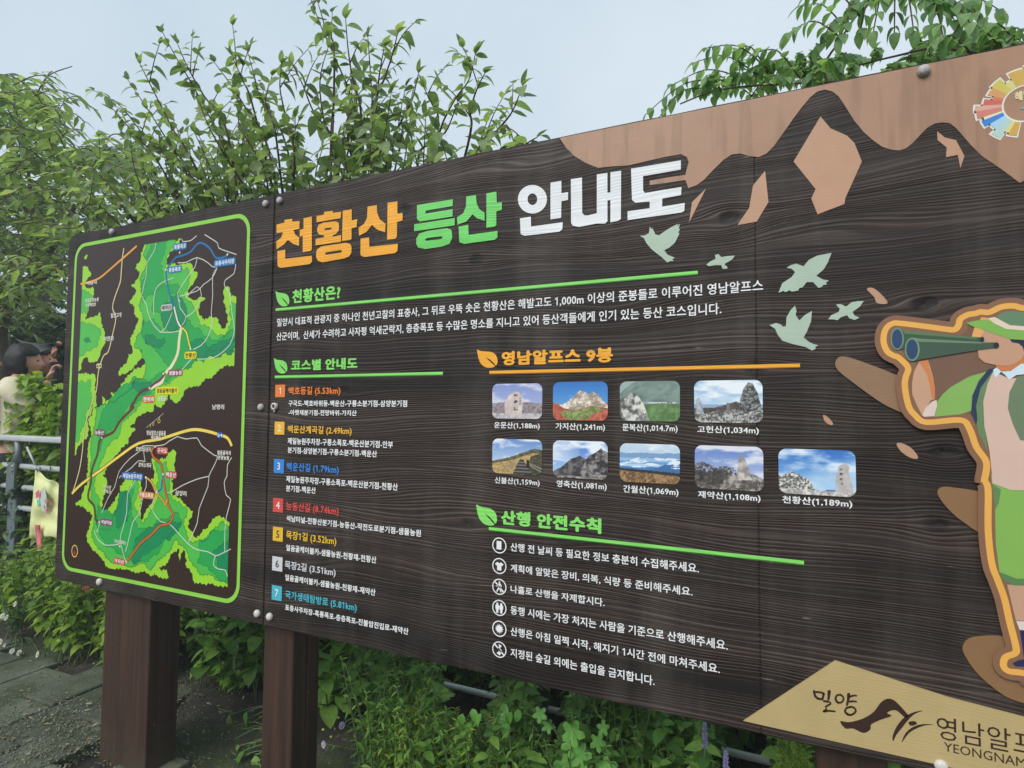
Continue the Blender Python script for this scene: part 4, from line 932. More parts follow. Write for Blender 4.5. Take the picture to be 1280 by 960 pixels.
G0 = paint('map_lime', (150, 208, 56), 0, .33, .04); GA = paint('map_green', (80, 184, 76), 0, .33, .05); GB = paint('map_green_mid', (46, 162, 80), 0, .33, .05); GC = paint('map_green_deep', (28, 136, 86), 0, .33, .05)
GL = paint('map_contour', (22, 74, 34), 0, .4, 0)
k_layer = [1.0]
def region(P, mat, line_=True, amp=.0045):
    Q = clip(jag(P, amp=amp))
    if len(Q) < 3: return
    k_layer[0] += .03
    o = flat('forest_area', [(Q, [])], mat, k_layer[0], sheet, pix=False)
    if line_:
        strips('contour_line', Q + [Q[0]], .0016, GL, k_layer[0] + .015, sheet, pix=False)
# lime outermost
L1 = A_([(440,205),(500,200),(620,176),(592,232),(545,290),(560,300),(600,288),(672,292),(680,345),(662,400),(656,450),(672,470),(700,448),(720,458),(700,505),(728,560),(752,545),(790,558),(808,600),(828,560),(812,480),(808,415),(830,405),(850,440),(880,445),(880,742),(850,760),(780,790),(700,850),(640,890),(606,905),(588,945),(560,905),(520,960)]) + Bz([(500,20),(470,55),(425,62),(380,120),(400,150),(372,172),(380,205),(330,230),(282,300),(255,350),(270,380),(268,440),(240,560),(265,545),(275,510),(330,430),(338,370),(400,338),(432,362),(435,560),(490,430),(480,380),(500,330),(480,290),(492,260),(545,270),(558,240),(582,250),(590,330),(570,370),(577,420),(590,402),(572,440),(622,462),(660,512),(655,602),(672,640),(700,602),(760,570),(790,532),(820,560),(870,570),(870,862),(820,866),(680,840),(645,760),(640,690),(600,740),(615,690),(580,712),(560,750),(512,780),(556,792),(560,822),(345,786),(270,770),(248,722),(198,680),(182,600),(200,530),(168,490),(130,476),(160,450),(182,400),(172,340),(190,290),(180,240),(200,170),(190,100),(205,30)]) + A_([(245,960),(252,908),(300,930),(292,880),(340,900),(332,850),(400,790),(440,760),(482,720),(430,740),(362,810),(330,800),(390,690),(385,640),(412,560),(400,490),(362,488),(408,430),(392,400),(420,350),(402,320),(430,290),(426,260)])
region(L1, G0, False)
region(A_([(100,310),(175,310),(192,340),(170,390),(210,410),(212,440),(192,500),(175,545),(250,530),(258,600),(255,690),(215,740),(175,735),(150,780),(100,780)]), G0, False)
region(A_([(100,800),(215,800),(222,960)]) + Bz([(205,20),(186,100),(185,160),(140,218),(122,250),(100,240)]), G0, False)
region(A_([(165,270),(175,255),(192,245),(180,268)]), G0, False)
# dark bay between the two arms, bottom
region(Bz([(598,800),(600,750),(612,720),(628,760),(630,800)]), M['map_ground'], False)
# greens
region(A_([(452,210),(590,180),(570,240),(535,300),(545,330),(610,300),(650,310),(655,350),(640,400),(640,460),(670,490),(690,520),(700,570),(740,590),(770,610),(812,640),(840,580),(850,470),(870,480),(870,640),(800,690),(720,720),(650,770),(580,830),(520,870),(440,930),(400,960)]) + Bz([(420,30),(350,100),(330,150),(270,220),(240,300),(215,380),(240,460),(225,540),(240,600),(280,600),(330,480),(350,440),(400,370),(425,380),(400,480),(440,560),(500,470),(510,430),(500,400),(510,340),(500,290),(550,290),(560,400),(550,440),(640,500),(640,620),(665,665),(720,640),(800,570),(850,590),(870,850),(820,852),(700,800),(660,740),(650,690),(590,640),(560,700),(500,745),(470,770),(340,765),(280,740),(260,700),(215,660),(200,600),(215,500),(190,400),(200,300),(200,200),(215,110),(230,20)]) + A_([(300,940),(350,900),(400,850),(450,800),(440,700),(400,680),(420,620),(440,560),(425,480),(440,420),(430,350),(450,300),(440,260)]), GA)
region(A_([(120,420),(175,420),(200,450),(190,500),(150,540),(120,540)]), GA); region(A_([(120,580),(200,570),(240,610),(230,680),(180,700),(120,720)]), GA)
region(A_([(120,850),(200,830),(195,960)]) + Bz([(180,60),(150,180),(120,200)]), GA)
region(A_([(472,215),(560,195),(545,240),(520,290),(530,360),(520,420),(480,440),(440,470),(432,400),(455,330),(450,260)]), GB)
region(A_([(430,560),(480,540),(520,600),(600,590),(640,560),(700,590),(730,640),(780,650),(860,590),(870,680),(780,720),(700,740),(640,790),(560,800),(540,720),(470,680),(440,640)]), GB)
region(A_([(330,870),(400,830),(470,830),(540,780),(600,800),(500,870),(430,920),(370,960)]) + Bz([(360,40),(320,110),(260,170),(230,240),(225,160),(250,60)]), GB)
region(Bz([(230,480),(300,520),(340,500),(380,420),(400,400),(390,520),(420,600),(520,560),(600,520),(620,560),(560,620),(520,700),(460,745),(400,740),(330,720),(250,640),(225,560)]), GB)
region(Bz([(690,660),(760,600),(850,600),(870,850),(800,840),(750,790),(700,740)]), GB)
region(A_([(545,480),(600,430),(640,480),(640,560),(600,600),(540,590),(520,540)]), GC); region(A_([(455,640),(540,630),(545,660),(500,690),(455,670)]), GC)
region(A_([(640,660),(720,640),(740,680),(860,640),(860,700),(760,730),(660,720)]), GC); region(A_([(385,850),(450,840),(500,860),(440,890),(400,890)]), GC)
region(Bz([(330,430),(370,400),(395,460),(370,560),(330,600),(310,520)]), GC); region(Bz([(400,640),(480,590),(560,560),(620,570),(560,640),(480,690),(400,760)]), GC); region(Bz([(760,700),(850,640),(870,760),(790,790)]), GC)
region(A_([(165,640),(200,625),(205,650),(175,662)]), GC, True, .003); region(A_([(560,395),(600,380),(610,420),(570,430)]), GB, True, .003)
region(A_([(480,440),(530,400),(560,440),(530,520),(490,520)]), GB)
# roads and trails
cr = paint('map_road_cream', (222, 206, 150), 0); wh = paint('map_path_white', (206, 208, 196), 0); yo_ = paint('map_road_yellow', (236, 208, 90), 0); og = paint('map_road_orange', (226, 160, 62), 0)
bl = paint('map_route_blue', (36, 112, 168), 0); mg = paint('map_route_plum', (126, 40, 70), 0); br = paint('map_route_brown', (110, 56, 48), 0); o2 = paint('map_route_orange', (206, 104, 40), 0); yy = paint('map_route_yellow', (232, 220, 60), 0); wr_ = paint('map_route_white', (226, 222, 210), 0)
def road(P, w, mat, edge=None, l=2.2, n=3):
    Q = smooth(P, n, closed=False)
    if edge: strips('road_edge', Q, w * 1.5, edge, l, sheet)
    strips('road_line', Q, w, mat, l + .2, sheet)
dk = paint('map_dark_line', (70, 50, 30), 0)
road(A_([(152,388),(190,380),(240,360),(300,310),(360,258),(412,212)]), .009, og, None)
road(A_([(352,222),(345,270),(340,330),(335,380),(310,450),(300,500),(315,545),(300,620),(280,700),(258,720),(235,790),(225,880),(200,950)]) + Bz([(175,110),(165,180),(160,240),(145,330),(115,430)]), .0055, cr, dk)
road(Bz([(112,432),(160,385),(250,320),(330,260),(420,200),(520,180),(620,148),(680,136),(740,145),(790,160),(830,175),(850,212)]), .011, yo_, dk, 2.5)
JW = .0035
for P in [A_([(620,180),(625,192),(650,190),(665,185),(688,165)]), A_([(725,160),(760,182),(785,200),(790,222),(830,238),(872,252)]), A_([(600,290),(640,288),(690,266),(740,290),(760,308),(782,310)]), A_([(690,266),(680,310),(650,350),(600,430),(612,470)]),
          A_([(782,315),(760,360),(720,390),(690,420),(610,445)]), A_([(782,315),(762,350),(762,440),(755,520),(760,570),(740,630),(710,670),(672,690)]), A_([(868,296),(860,340),(820,370),(818,400),(840,430),(850,520),(862,600),(840,670),(790,715),(750,732),(690,735)]),
          A_([(500,200),(490,240),(460,290),(455,350),(435,440),(455,480),(470,540),(520,610),(610,605)]), A_([(580,360),(530,380),(500,410),(490,460),(490,530)]), A_([(600,430),(612,500),(640,540),(620,580)]), A_([(575,520),(545,590),(520,610)]), A_([(640,540),(680,510),(710,440),(690,400),(640,450)]), A_([(665,735),(640,760),(610,800)]),
          Bz([(600,168),(560,190),(540,205),(500,212),(440,212),(420,240),(380,270),(330,330),(310,400),(280,450),(250,520)]), Bz([(600,168),(640,180),(690,175),(710,210),(770,255),(785,262),(765,310),(745,350),(740,400),(700,500),(690,570),(650,660)]), Bz([(745,352),(690,365),(620,395),(580,420),(550,430)]),
          Bz([(850,265),(830,300),(828,350),(815,380),(825,440),(845,460),(825,540),(818,620),(818,700)]), Bz([(440,212),(445,250),(450,285)]), Bz([(450,285),(420,280),(390,310),(350,340),(330,360)]), Bz([(455,360),(455,400),(440,440),(425,520),(395,560),(380,620),(360,700)]), Bz([(405,370),(370,430),(365,520),(345,600),(335,650),(360,745)]),
          Bz([(495,450),(480,500),(520,560),(560,570),(600,610),(650,665),(690,690),(740,700),(775,718),(800,710),(845,688)]), Bz([(775,718),(765,760),(790,780),(820,785),(830,815)]), Bz([(215,600),(230,640),(270,670),(330,665)]), Bz([(240,560),(235,590),(225,610)])]:
    road(P, JW, wh, None, 2.3, 2)
road(A_([(545,325),(550,370),(560,420),(575,470),(585,500)]), .008, bl, None, 2.7); road(A_([(545,325),(590,268),(620,258),(660,240),(690,205),(715,200),(750,225),(775,265),(800,268),(830,258)]), .008, bl, None, 2.7)
road(A_([(585,500),(600,560),(617,590)]), .008, wr_, dk, 2.8); road(A_([(617,590),(608,640),(600,710),(570,770),(540,805),(528,840),(500,855),(475,870)]), .010, wr_, yy, 2.8)
road(A_([(620,590),(640,610),(650,650),(660,688)]), .007, yy, dk, 2.9); road(A_([(545,800),(520,830),(490,850),(470,870)]), .010, mg, None, 3.1)
road(A_([(470,870),(430,885),(400,930),(380,962)]) + Bz([(400,30),(340,90),(320,120),(300,150),(250,175),(235,210),(230,250),(205,320),(200,380),(188,430),(190,460),(215,490),(222,550),(238,560)]), .008, br, dk, 2.8)
road(Bz([(495,215),(480,235),(490,265),(520,290),(532,340),(540,400),(552,450),(560,490),(580,530),(560,570),(520,580),(480,620),(430,660),(400,700),(365,747)]), .008, o2, dk, 3.0)
road(Bz([(455,357),(480,380),(500,425),(530,460),(545,485),(552,440)]), .007, og, dk, 2.9); road(Bz([(535,345),(528,380),(525,410),(505,425)]), .006, paint('map_blue2', (40, 90, 190), 0), None, 3.1)
dots = [A_([(610,243)])[0], A_([(830,252)])[0], A_([(545,323)])[0], A_([(585,497)])[0], A_([(660,688)])[0], A_([(470,868)])[0], A_([(535,802)])[0]] + [Bz([q])[0] for q in ((250,175),(497,215),(533,343),(453,357),(504,424),(238,562),(334,675),(364,747))]
for d in dots:
    u, v = B(*d); flat('map_point', [([(u + .0045 * math.cos(k * math.pi / 5), v + .0045 * math.sin(k * math.pi / 5)) for k in range(10)], [])], wr_, 3.6, sheet, pix=False)
def _tag(s, par, u0, u1, v0, v1, tcol, box):
    me, co = text_mesh(s, .03); m = .06 if box else 0; hh_ = (v1 - v0) * (.66 if box else 1.0); ww = (u1 - u0) * (1 - 2 * m)
    b0, b1 = ref_box(.03); sz = hh_ / (b1 - b0); sx = ww / (co[:, 0].max() - co[:, 0].min()); wl = world_loc(par)
    me.vertices.foreach_set('co', np.stack([u0 + (u1 - u0) * m + (co[:, 0] - co[:, 0].min()) * sx - wl.x, LY(4.5) - co[:, 2] - wl.y, (v0 + v1) / 2 - hh_ / 2 + (co[:, 1] - b0) * sz - wl.z], 1).ravel())
    me.materials.clear(); me.materials.append(tcol); me.name = 'place_name'; link(bpy.data.objects.new('place_name', me), par)
def tag_label(s, c, w, h, rgb, tcol=white_t, slope=-.08, box=True):
    """name tag on the map; c centre px, w h px"""
    (u0, _), (u1, _) = B(c[0] - w / 2, c[1]), B(c[0] + w / 2, c[1]); v0, v1 = B(c[0], c[1] + h / 2)[1], B(c[0], c[1] - h / 2)[1]
    par = sheet
    if box: par = flat('place_tag', [(rrect(u0, u1, v0, v1, min(.009, (v1 - v0) * .45), 4), [])], paint('tag_%d_%d_%d' % rgb, rgb, 0), 3.8, sheet, pix=False)
    want(s); LATER.append(lambda: _tag(s, par, u0, u1, v0, v1, tcol, box))
BLT, MGT, ORT, RDT, YLT = (40, 120, 178), (132, 48, 92), (206, 96, 36), (196, 80, 60), (226, 214, 48)
dkt = paint('tag_text_dark', (60, 40, 20), 0)
LT = [('흑룡폭포', A_([(612,215)]), 17, 8.5, BLT), ('층층폭포', A_([(588,321)]), 17, 8.5, BLT), ('표충사주차장', A_([(818,288)]), 27, 9, BLT), ('재약산', A_([(549,497)]), 13.5, 8, (196, 198, 190)), ('천황산', A_([(660,717)]), 15, 9, YLT), ('샘물농원', A_([(590,798)]), 18, 8.5, (150, 40, 84)),
      ('얼음골케이블카', A_([(552,880)]), 29, 9, YLT), ('현위치', A_([(467,920)]), 15, 9, ORT), ('능동산', Bz([(240,150)]), 12.5, 8, MGT), ('석남터널', Bz([(272,564)]), 15, 8, MGT), ('가지산', Bz([(331,744)]), 14, 8, RDT), ('구국도', Bz([(530,234)]), 14, 9, RDT), ('백운산', Bz([(571,345)]), 14, 9, RDT),
      ('제일농원주차장', Bz([(392,352)]), 27, 9, (44, 104, 176)), ('구룡소폭포', Bz([(456,439)]), 20.5, 8.5, (206, 130, 62)), ('24', Bz([(796,162)]), 7.5, 7.5, (30, 90, 170)), ('69', A_([(238,766)]), 7, 6, (216, 204, 150))]
for s, c, w, h, rgb in LT:
    tag_label(s, c[0], w, h, rgb, dkt if rgb in (YLT, (196, 198, 190), (216, 204, 150)) else white_t)
for s, c, w, h in [('남명리', Bz([(788,32)]), 15, 6.5), ('삼양리', Bz([(616,430)]), 14, 6.5), ('미천리', A_([(282,640)]), 12, 6), ('밀양고개', A_([(317,532)]), 13, 6), ('옥외관광농원', A_([(205,462)]), 17, 5), ('자연체험장', A_([(200,484)]), 13, 4.5), ('석남사', A_([(205,383)]), 13, 4.5),
                   ('영남알프스얼음골', Bz([(502,152)]), 24, 6), ('케이블카', Bz([(500,174)]), 12, 6), ('호박소유원지', Bz([(443,227)]), 19, 6), ('호박소계곡', Bz([(450,300)]), 16, 6), ('얼음골옥외', Bz([(815,243)]), 17, 5.5), ('관광농원', Bz([(812,266)]), 14, 5.5), ('가지산', Bz([(276,402)]), 10, 5), ('대피소', Bz([(275,422)]), 11, 5), ('가지산대피소', Bz([(335,655)]), 15, 5), ('샘물골', A_([(528,917)]), 10, 6)]:
    tag_label(s, c[0], w, h, BLT, wr_, box=False)
# compass and cable car on the map
cu, cv = B(*Bz([(125, 697)])[0]); ccs = lambda rx, rz, n=20: [(cu + rx * math.cos(2 * math.pi * k / n), cv + rz * math.sin(2 * math.pi * k / n)) for k in range(n)]
cmp_ = flat('compass_mark', [(ccs(.022, .026), [ccs(.0185, .0225)[::-1]])], yo_, 3, sheet, pix=False)
strips('needle', [(cu, cv - .014), (cu, cv)], .012, paint('compass_red', (190, 50, 40), 0), 3.2, sheet, pix=False); strips('needle', [(cu, cv), (cu, cv + .014)], .012, paint('compass_navy', (40, 50, 110), 0), 3.2, sheet, pix=False)
strips('cable_line', Bz([(455,128),(535,62)]), .0016, wh, 2.6, sheet)
for q, r in (((514,97), .0085), ((488,112), .0055), ((474,121), .004)):
    u, v = B(*Bz([q])[0]); ring = lambda k: [(u + k * math.cos(2 * math.pi * j / 14), v + k * math.sin(2 * math.pi * j / 14)) for j in range(14)]
    flat('cable_cabin', [(ring(r), [ring(r * .72)[::-1]])], yo_ if r > .005 else wh, 2.7, sheet, pix=False); strips('cabin_hanger', [(u, v + r), (u + .003, v + r * 2.2)], .0022, wh, 2.7, sheet, pix=False)

build_glyphs(sorted(USED))
for job in LATER: job()
# ================================================================== GROUND AND PAVING
def smst(a, b, x):
    t = np.clip((x - a) / (b - a), 0, 1); return t * t * (3 - 2 * t)
def gz(x, y):
    x = np.asarray(x, float); y = np.asarray(y, float)
    bed = smst(.30, .75, y) * .05 * (1 - smst(2.5, 4, y))
    return bed + .16 * smst(1.0, 1.5, y) * smst(3.3, 4.6, -x) + .5 * smst(6, 25, y)
def ground_mat():
    m, nt, b = new_mat('soil_and_moss'); geo = nt.nodes.new('ShaderNodeNewGeometry')
    n = nd(nt, 'ShaderNodeTexNoise', Scale=7.0, Detail=8.0, Roughness=0.7); nt.links.new(geo.outputs['Position'], n.inputs['Vector'])
    n2 = nd(nt, 'ShaderNodeTexNoise', Scale=2.1, Detail=4.0); nt.links.new(geo.outputs['Position'], n2.inputs['Vector'])
    soil = ramp(nt, n.outputs['Fac'], [(0.3, srgb(34, 32, 26)), (0.55, srgb(58, 54, 44)), (0.75, srgb(92, 88, 74))])
    moss = ramp(nt, n.outputs['Fac'], [(0.3, srgb(38, 46, 24)), (0.6, srgb(66, 78, 42)), (0.8, srgb(96, 104, 62))])
    f = ramp(nt, n2.outputs['Fac'], [(0.45, (0, 0, 0, 1)), (0.58, (1, 1, 1, 1))])
    mx = nd(nt, 'ShaderNodeMix', data_type='RGBA'); nt.links.new(f, mx.inputs[0]); nt.links.new(soil, mx.inputs[6]); nt.links.new(moss, mx.inputs[7])
    nt.links.new(mx.outputs[2], b.inputs['Base Color']); b.inputs['Roughness'].default_value = .9
    n3 = nd(nt, 'ShaderNodeTexNoise', Scale=60.0, Detail=6.0, Roughness=.7); nt.links.new(geo.outputs['Position'], n3.inputs['Vector'])
    bp = nd(nt, 'ShaderNodeBump', Strength=1.0, Distance=0.02); nt.links.new(n3.outputs['Fac'], bp.inputs['Height']); nt.links.new(bp.outputs[0], b.inputs['Normal'])
    return m
M['soil'] = ground_mat()
def ground():
    def axis(lo, hi, c0, c1, fine):
        a = list(np.arange(c0, c1, fine)); s = fine; v = c0
        L = []
        while v > lo: s *= 1.25; v -= s; L.append(v)
        s = fine; v = c1; Rr = []
        while v < hi: s *= 1.25; v += s; Rr.append(v)
        return np.array(L[::-1] + a + Rr)
    xs, ys = axis(-160, 160, -7, 2.5, .05), axis(-160, 160, -2, 3.2, .05)
    X, Y = np.meshgrid(xs, ys); Z = gz(X, Y) + (vn(X + 50, Y + 50, 3.0, 2, 3) - .5) * .03 * smst(.1, .5, Y) + (vn(X + 50, Y + 50, 12.0, 5, 3) - .5) * .018 - .012 - .022 * (1 - smst(.45, .6, Y)) * (1 - smst(-2.7, -2.6, X))
    i = np.arange(X.size).reshape(X.shape); q = np.stack([i[:-1, :-1], i[:-1, 1:], i[1:, 1:], i[1:, :-1]], -1).reshape(-1, 4)
    me = bpy.data.meshes.new('ground'); me.vertices.add(X.size); me.vertices.foreach_set('co', np.stack([X, Y, Z], -1).ravel())
    me.loops.add(q.size); me.loops.foreach_set('vertex_index', q.ravel()); me.polygons.add(len(q)); me.polygons.foreach_set('loop_start', np.arange(0, q.size, 4))
    me.update(); me.validate(); me.polygons.foreach_set('use_smooth', [True] * len(q)); me.materials.append(M['soil'])
    o = link(bpy.data.objects.new('ground', me)); o['kind'] = 'structure'
ground()
def paver_mat():
    m, nt, b = new_mat('paver_stone'); geo = nt.nodes.new('ShaderNodeNewGeometry'); oi = nt.nodes.new('ShaderNodeObjectInfo')
    n = nd(nt, 'ShaderNodeTexNoise', Scale=9.0, Detail=8.0, Roughness=0.7); nt.links.new(geo.outputs['Position'], n.inputs['Vector'])
    col = ramp(nt, math_n(nt, 'ADD', math_n(nt, 'MULTIPLY', n.outputs['Fac'], .8), math_n(nt, 'MULTIPLY', oi.outputs['Random'], .2)), [(0.3, srgb(58, 62, 50)), (0.55, srgb(88, 94, 78)), (0.75, srgb(118, 120, 102))])
    n2 = nd(nt, 'ShaderNodeTexNoise', Scale=2.6, Detail=6.0, Roughness=.65); nt.links.new(geo.outputs['Position'], n2.inputs['Vector'])
    f = ramp(nt, n2.outputs['Fac'], [(0.5, (0, 0, 0, 1)), (0.6, (.85,) * 3 + (1,))])
    mx = nd(nt, 'ShaderNodeMix', data_type='RGBA'); nt.links.new(f, mx.inputs[0]); nt.links.new(col, mx.inputs[6]); mx.inputs[7].default_value = srgb(56, 64, 40)
    nt.links.new(mx.outputs[2], b.inputs['Base Color']); b.inputs['Roughness'].default_value = .85
    n3 = nd(nt, 'ShaderNodeTexNoise', Scale=90.0, Detail=5.0); nt.links.new(geo.outputs['Position'], n3.inputs['Vector'])
    bp = nd(nt, 'ShaderNodeBump', Strength=.8, Distance=0.006); nt.links.new(n3.outputs['Fac'], bp.inputs['Height']); nt.links.new(bp.outputs[0], b.inputs['Normal'])
    return m
M['paver'] = paver_mat()
pave = bpy.data.objects.new('pavement', None); link(pave); pave['kind'] = 'structure'
pm = []
for k in range(4):
    bm = box_bm(-.1215, .1215, -.2465, .2465, -.05, .02, bevel=.008, seg=2)
    for v in bm.verts: v.co += Vector((mnoise.noise(v.co * 9 + Vector((k * 5, 0, 0))), mnoise.noise(v.co * 9 + Vector((0, k * 5, 0))), 0)) * .006
    me = bpy.data.meshes.new('paver'); bm.to_mesh(me); bm.free(); me.materials.append(M['paver']); pm.append(me)
ca, sa = math.cos(math.radians(3)), math.sin(math.radians(3))
for i in range(20):
    for j in range(10):
        x = -6.6 + i * .25; y = -2.6 + j * .5 + (.25 if i % 2 else 0) - .21
        if y > .44 or (x > -2.62 and y > -.05) or len(pave.children) >= 298: continue
        o = bpy.data.objects.new('paver', pm[rnd.randrange(4)]); link(o, pave)
        o.location = (x - sa * y - .005, y, rnd.uniform(-.006, .004)); o.rotation_euler = (rnd.uniform(-.012, .012), rnd.uniform(-.012, .012), math.radians(3) + rnd.uniform(-.01, .01))
kb = box_bm(-2.40, -2.235, -.30, .16, -.1, .016, bevel=.015, seg=2)
for v in kb.verts: v.co += Vector((mnoise.noise(v.co * 7), mnoise.noise(v.co * 7 + Vector((3, 0, 0))), mnoise.noise(v.co * 7 + Vector((6, 0, 0))))) * .02
tag(bm_obj('kerb_stone', kb, plain('kerb_concrete', (104, 104, 84), .85, .2, 14, bump=.006)), 'mossy kerb stone at the foot of the leftmost thick post', 'kerb stone')

# ================================================================== LEAF TOOLS
def leaf_tpl(prof, curl=.18, fold=.16, rows=5):
    """unit leaf along +Y; prof(t) half width; returns verts, quads"""
    V, F = [], []
    for r in range(rows + 1):
        t = r / rows; w = prof(t); z = -curl * t * t
        V += [(-w, t, z + fold * w), (0, t, z), (w, t, z + fold * w)]
    for r in range(rows):
        a = r * 3; F += [(a, a + 1, a + 4, a + 3), (a + 1, a + 2, a + 5, a + 4)]
    return np.array(V), np.array(F)
oval = lambda W_, p=.8: (lambda t: W_ * (math.sin(math.pi * min(1, t * .96 + .04) ** p) ** .8) if 0 < t < 1 else .004)
T_OV = leaf_tpl(oval(.30, .82), .42, .3, 5)            # cherry like
T_OV2 = leaf_tpl(oval(.25, .9), -.12, .45, 5)
T_OV3 = leaf_tpl(oval(.30, .8), .55, .2, 5)
T_MINT = leaf_tpl(oval(.33, .62), .22, .25, 4)
T_LANC = leaf_tpl(oval(.15, .75), .25, .3, 3)
T_TINY = leaf_tpl(oval(.25, .85), .15, .2, 2)
def heart(t): return 0.004 if t >= 1 else .40 * math.sin(math.pi * (t * .78 + .22) ** 1.0) ** .8 * (1.0 if t > .05 else .7)
T_HEART = leaf_tpl(heart, .3, .25, 6)
def lobed():
    V = [(0, .12, 0)]; n = 30
    for k in range(n + 1):
        a = -math.pi * .5 + 0.25 + (math.pi * 2 - .5) * k / n; b = a - math.pi / 2
        r = .26 + .32 * abs(math.cos(2.5 * b)) ** 1.1 + (.05 if k % 2 else 0)
        V.append((r * math.cos(a) * .95, .38 + r * math.sin(a), -.12 * r * r + .05 * math.cos(5 * b)))
    return np.array(V), np.array([(0, k + 1, k + 2) for k in range(n)])
T_HOP = lobed()
GAPS = [(560, 852, 616, 877, .9), (903, 934, 964, 957, .9), (680, 881, 703, 897, .9)]      # openings in the bed through which the low pipe shows
def in_gap(p):
    v = R @ np.array([p[0], -(p[2] - EYE), p[1] + DIST])
    if v[2] < .2 or p[1] > 1.0 or p[1] < 0: return False
    px, py = 640 + FPX * v[0] / v[2], 480 + FPX * v[1] / v[2]
    return any(a - 8 < px < c + 8 and b_ - 16 < py < d + 10 for a, b_, c, d, _ in GAPS)
def frames(d, nrm):
    d = d / np.linalg.norm(d, axis=1, keepdims=True); x = np.cross(d, nrm); l = np.linalg.norm(x, axis=1, keepdims=True); x = x / np.maximum(l, 1e-6); z = np.cross(x, d)
    return np.stack([x, d, z], 2)          # columns
def scatter(name, tpl, P, D, N, S, mat, parent=None):
    V, F = tpl; n = len(P)
    if n == 0: return None
    Rm = frames(np.asarray(D, float), np.asarray(N, float)); S = np.asarray(S, float)
    Vw = np.einsum('nij,kj->nki', Rm, V) * S[:, None, None] + np.asarray(P, float)[:, None, :]
    if parent is not None: Vw = Vw - np.array(world_loc(parent))
    fs = F.shape[1]; Fw = (F[None] + (np.arange(n) * len(V))[:, None, None]).reshape(-1, fs)
    me = bpy.data.meshes.new(name); me.vertices.add(n * len(V)); me.vertices.foreach_set('co', Vw.ravel())
    me.loops.add(Fw.size); me.loops.foreach_set('vertex_index', Fw.ravel()); me.polygons.add(len(Fw)); me.polygons.foreach_set('loop_start', np.arange(0, Fw.size, fs))
    me.update(); me.polygons.foreach_set('use_smooth', [True] * len(Fw)); me.materials.append(mat)
    return link(bpy.data.objects.new(name, me), parent)
_lm = {}
def leaf_objects(tpl, tname, P, D, N, S, mat, parent):
    key = (tname, mat.name)
    if key not in _lm:
        me = bpy.data.meshes.new('leaf'); me.from_pydata([tuple(v) for v in tpl[0]], [], [tuple(int(i) for i in f) for f in tpl[1]]); me.update()
        me.polygons.foreach_set('use_smooth', [True] * len(me.polygons)); me.materials.append(mat); _lm[key] = me
    wl = world_loc(parent); Rm = frames(np.asarray(D, float), np.asarray(N, float))
    for i in range(len(P)):
        o = bpy.data.objects.new('leaf', _lm[key]); link(o, parent)
        mx = Matrix([list(Rm[i][r]) + [0] for r in range(3)] + [[0, 0, 0, 1]]) @ Matrix.Diagonal((S[i],) * 3 + (1,))
        mx.translation = Vector(P[i]) - wl; o.matrix_local = mx
def unit(v): l = math.sqrt(sum(c * c for c in v)) or 1; return [c / l for c in v]
class Leaves:
    def __init__(s): s.P, s.D, s.N, s.S = [], [], [], []
    def add(s, p, d, n, sz):
        if in_gap(p): return
        s.P.append(tuple(p)); s.D.append(tuple(d)); s.N.append(tuple(n)); s.S.append(sz)
    def arr(s): return s.P, s.D, s.N, s.S
    def __len__(s): return len(s.P)
def interp(pts, n):
    """catmull through 3d points"""
    out = []; N = len(pts)
    for i in range(N - 1):
        p0, p1, p2, p3 = (Vector(pts[max(0, min(N - 1, j))]) for j in (i - 1, i, i + 1, i + 2))
        for k in range(n):
            t = k / n; out.append(0.5 * ((2 * p1) + (p2 - p0) * t + (2 * p0 - 5 * p1 + 4 * p2 - p3) * t * t + (-p0 + 3 * p1 - 3 * p2 + p3) * t ** 3))
    out.append(Vector(pts[-1])); return out
def leafy(pts, size, step, L, droop=.5, start=0.0, r=rnd, taper=True, up=(0, 0, 1)):
    """alternate leaves along a path (base to tip)"""
    ln = [0]
    for i in range(1, len(pts)): ln.append(ln[-1] + (pts[i] - pts[i - 1]).length)
    s = max(start, step * r.uniform(.2, 1)); side = 1; tot = ln[-1]
    while s < tot:
        i = max(j for j in range(len(ln)) if ln[j] <= s); i = min(i, len(pts) - 2); t = (pts[i + 1] - pts[i]).normalized(); p = pts[i] + t * (s - ln[i])
        lat = t.cross(Vector(up)); lat = lat.normalized() if lat.length > .05 else Vector((1, 0, 0))
        a = r.uniform(-1.1, 1.1); side = -side
        ax = (lat * math.cos(a) + t.cross(lat) * math.sin(a)) * side
        d = (t * .32 + ax * .9 + Vector((0, 0, -droop * r.uniform(0, 1.7)))).normalized()
        nn = Vector((r.uniform(-.7, .7), r.uniform(-1.3, .2), .9)).normalized()
        L.add(p, d, nn, size * r.uniform(.62, 1.15) * (1 - .35 * (s / tot) if taper else 1)); s += step * r.uniform(.7, 1.35)
    t = (pts[-1] - pts[-2]).normalized(); L.add(pts[-1], t, (0, -.4, 1), size * .6); L.add(pts[-1], (t + Vector((.4, 0, .1))).normalized(), (0, -.4, 1), size * .5)
def split_tpl(L, parts, mat, parent, name, kind=None):
    """spread leaves over several templates as joined meshes"""
    for k, tp in enumerate(parts):
        idx = [i for i in range(len(L)) if i % len(parts) == k]
        o = scatter(name, tp, [L.P[i] for i in idx], [L.D[i] for i in idx], [L.N[i] for i in idx], [L.S[i] for i in idx], mat, parent)
        if o is not None: o['kind'] = 'stuff'
OVS = [(T_OV, 'a'), (T_OV2, 'b'), (T_OV3, 'c')]

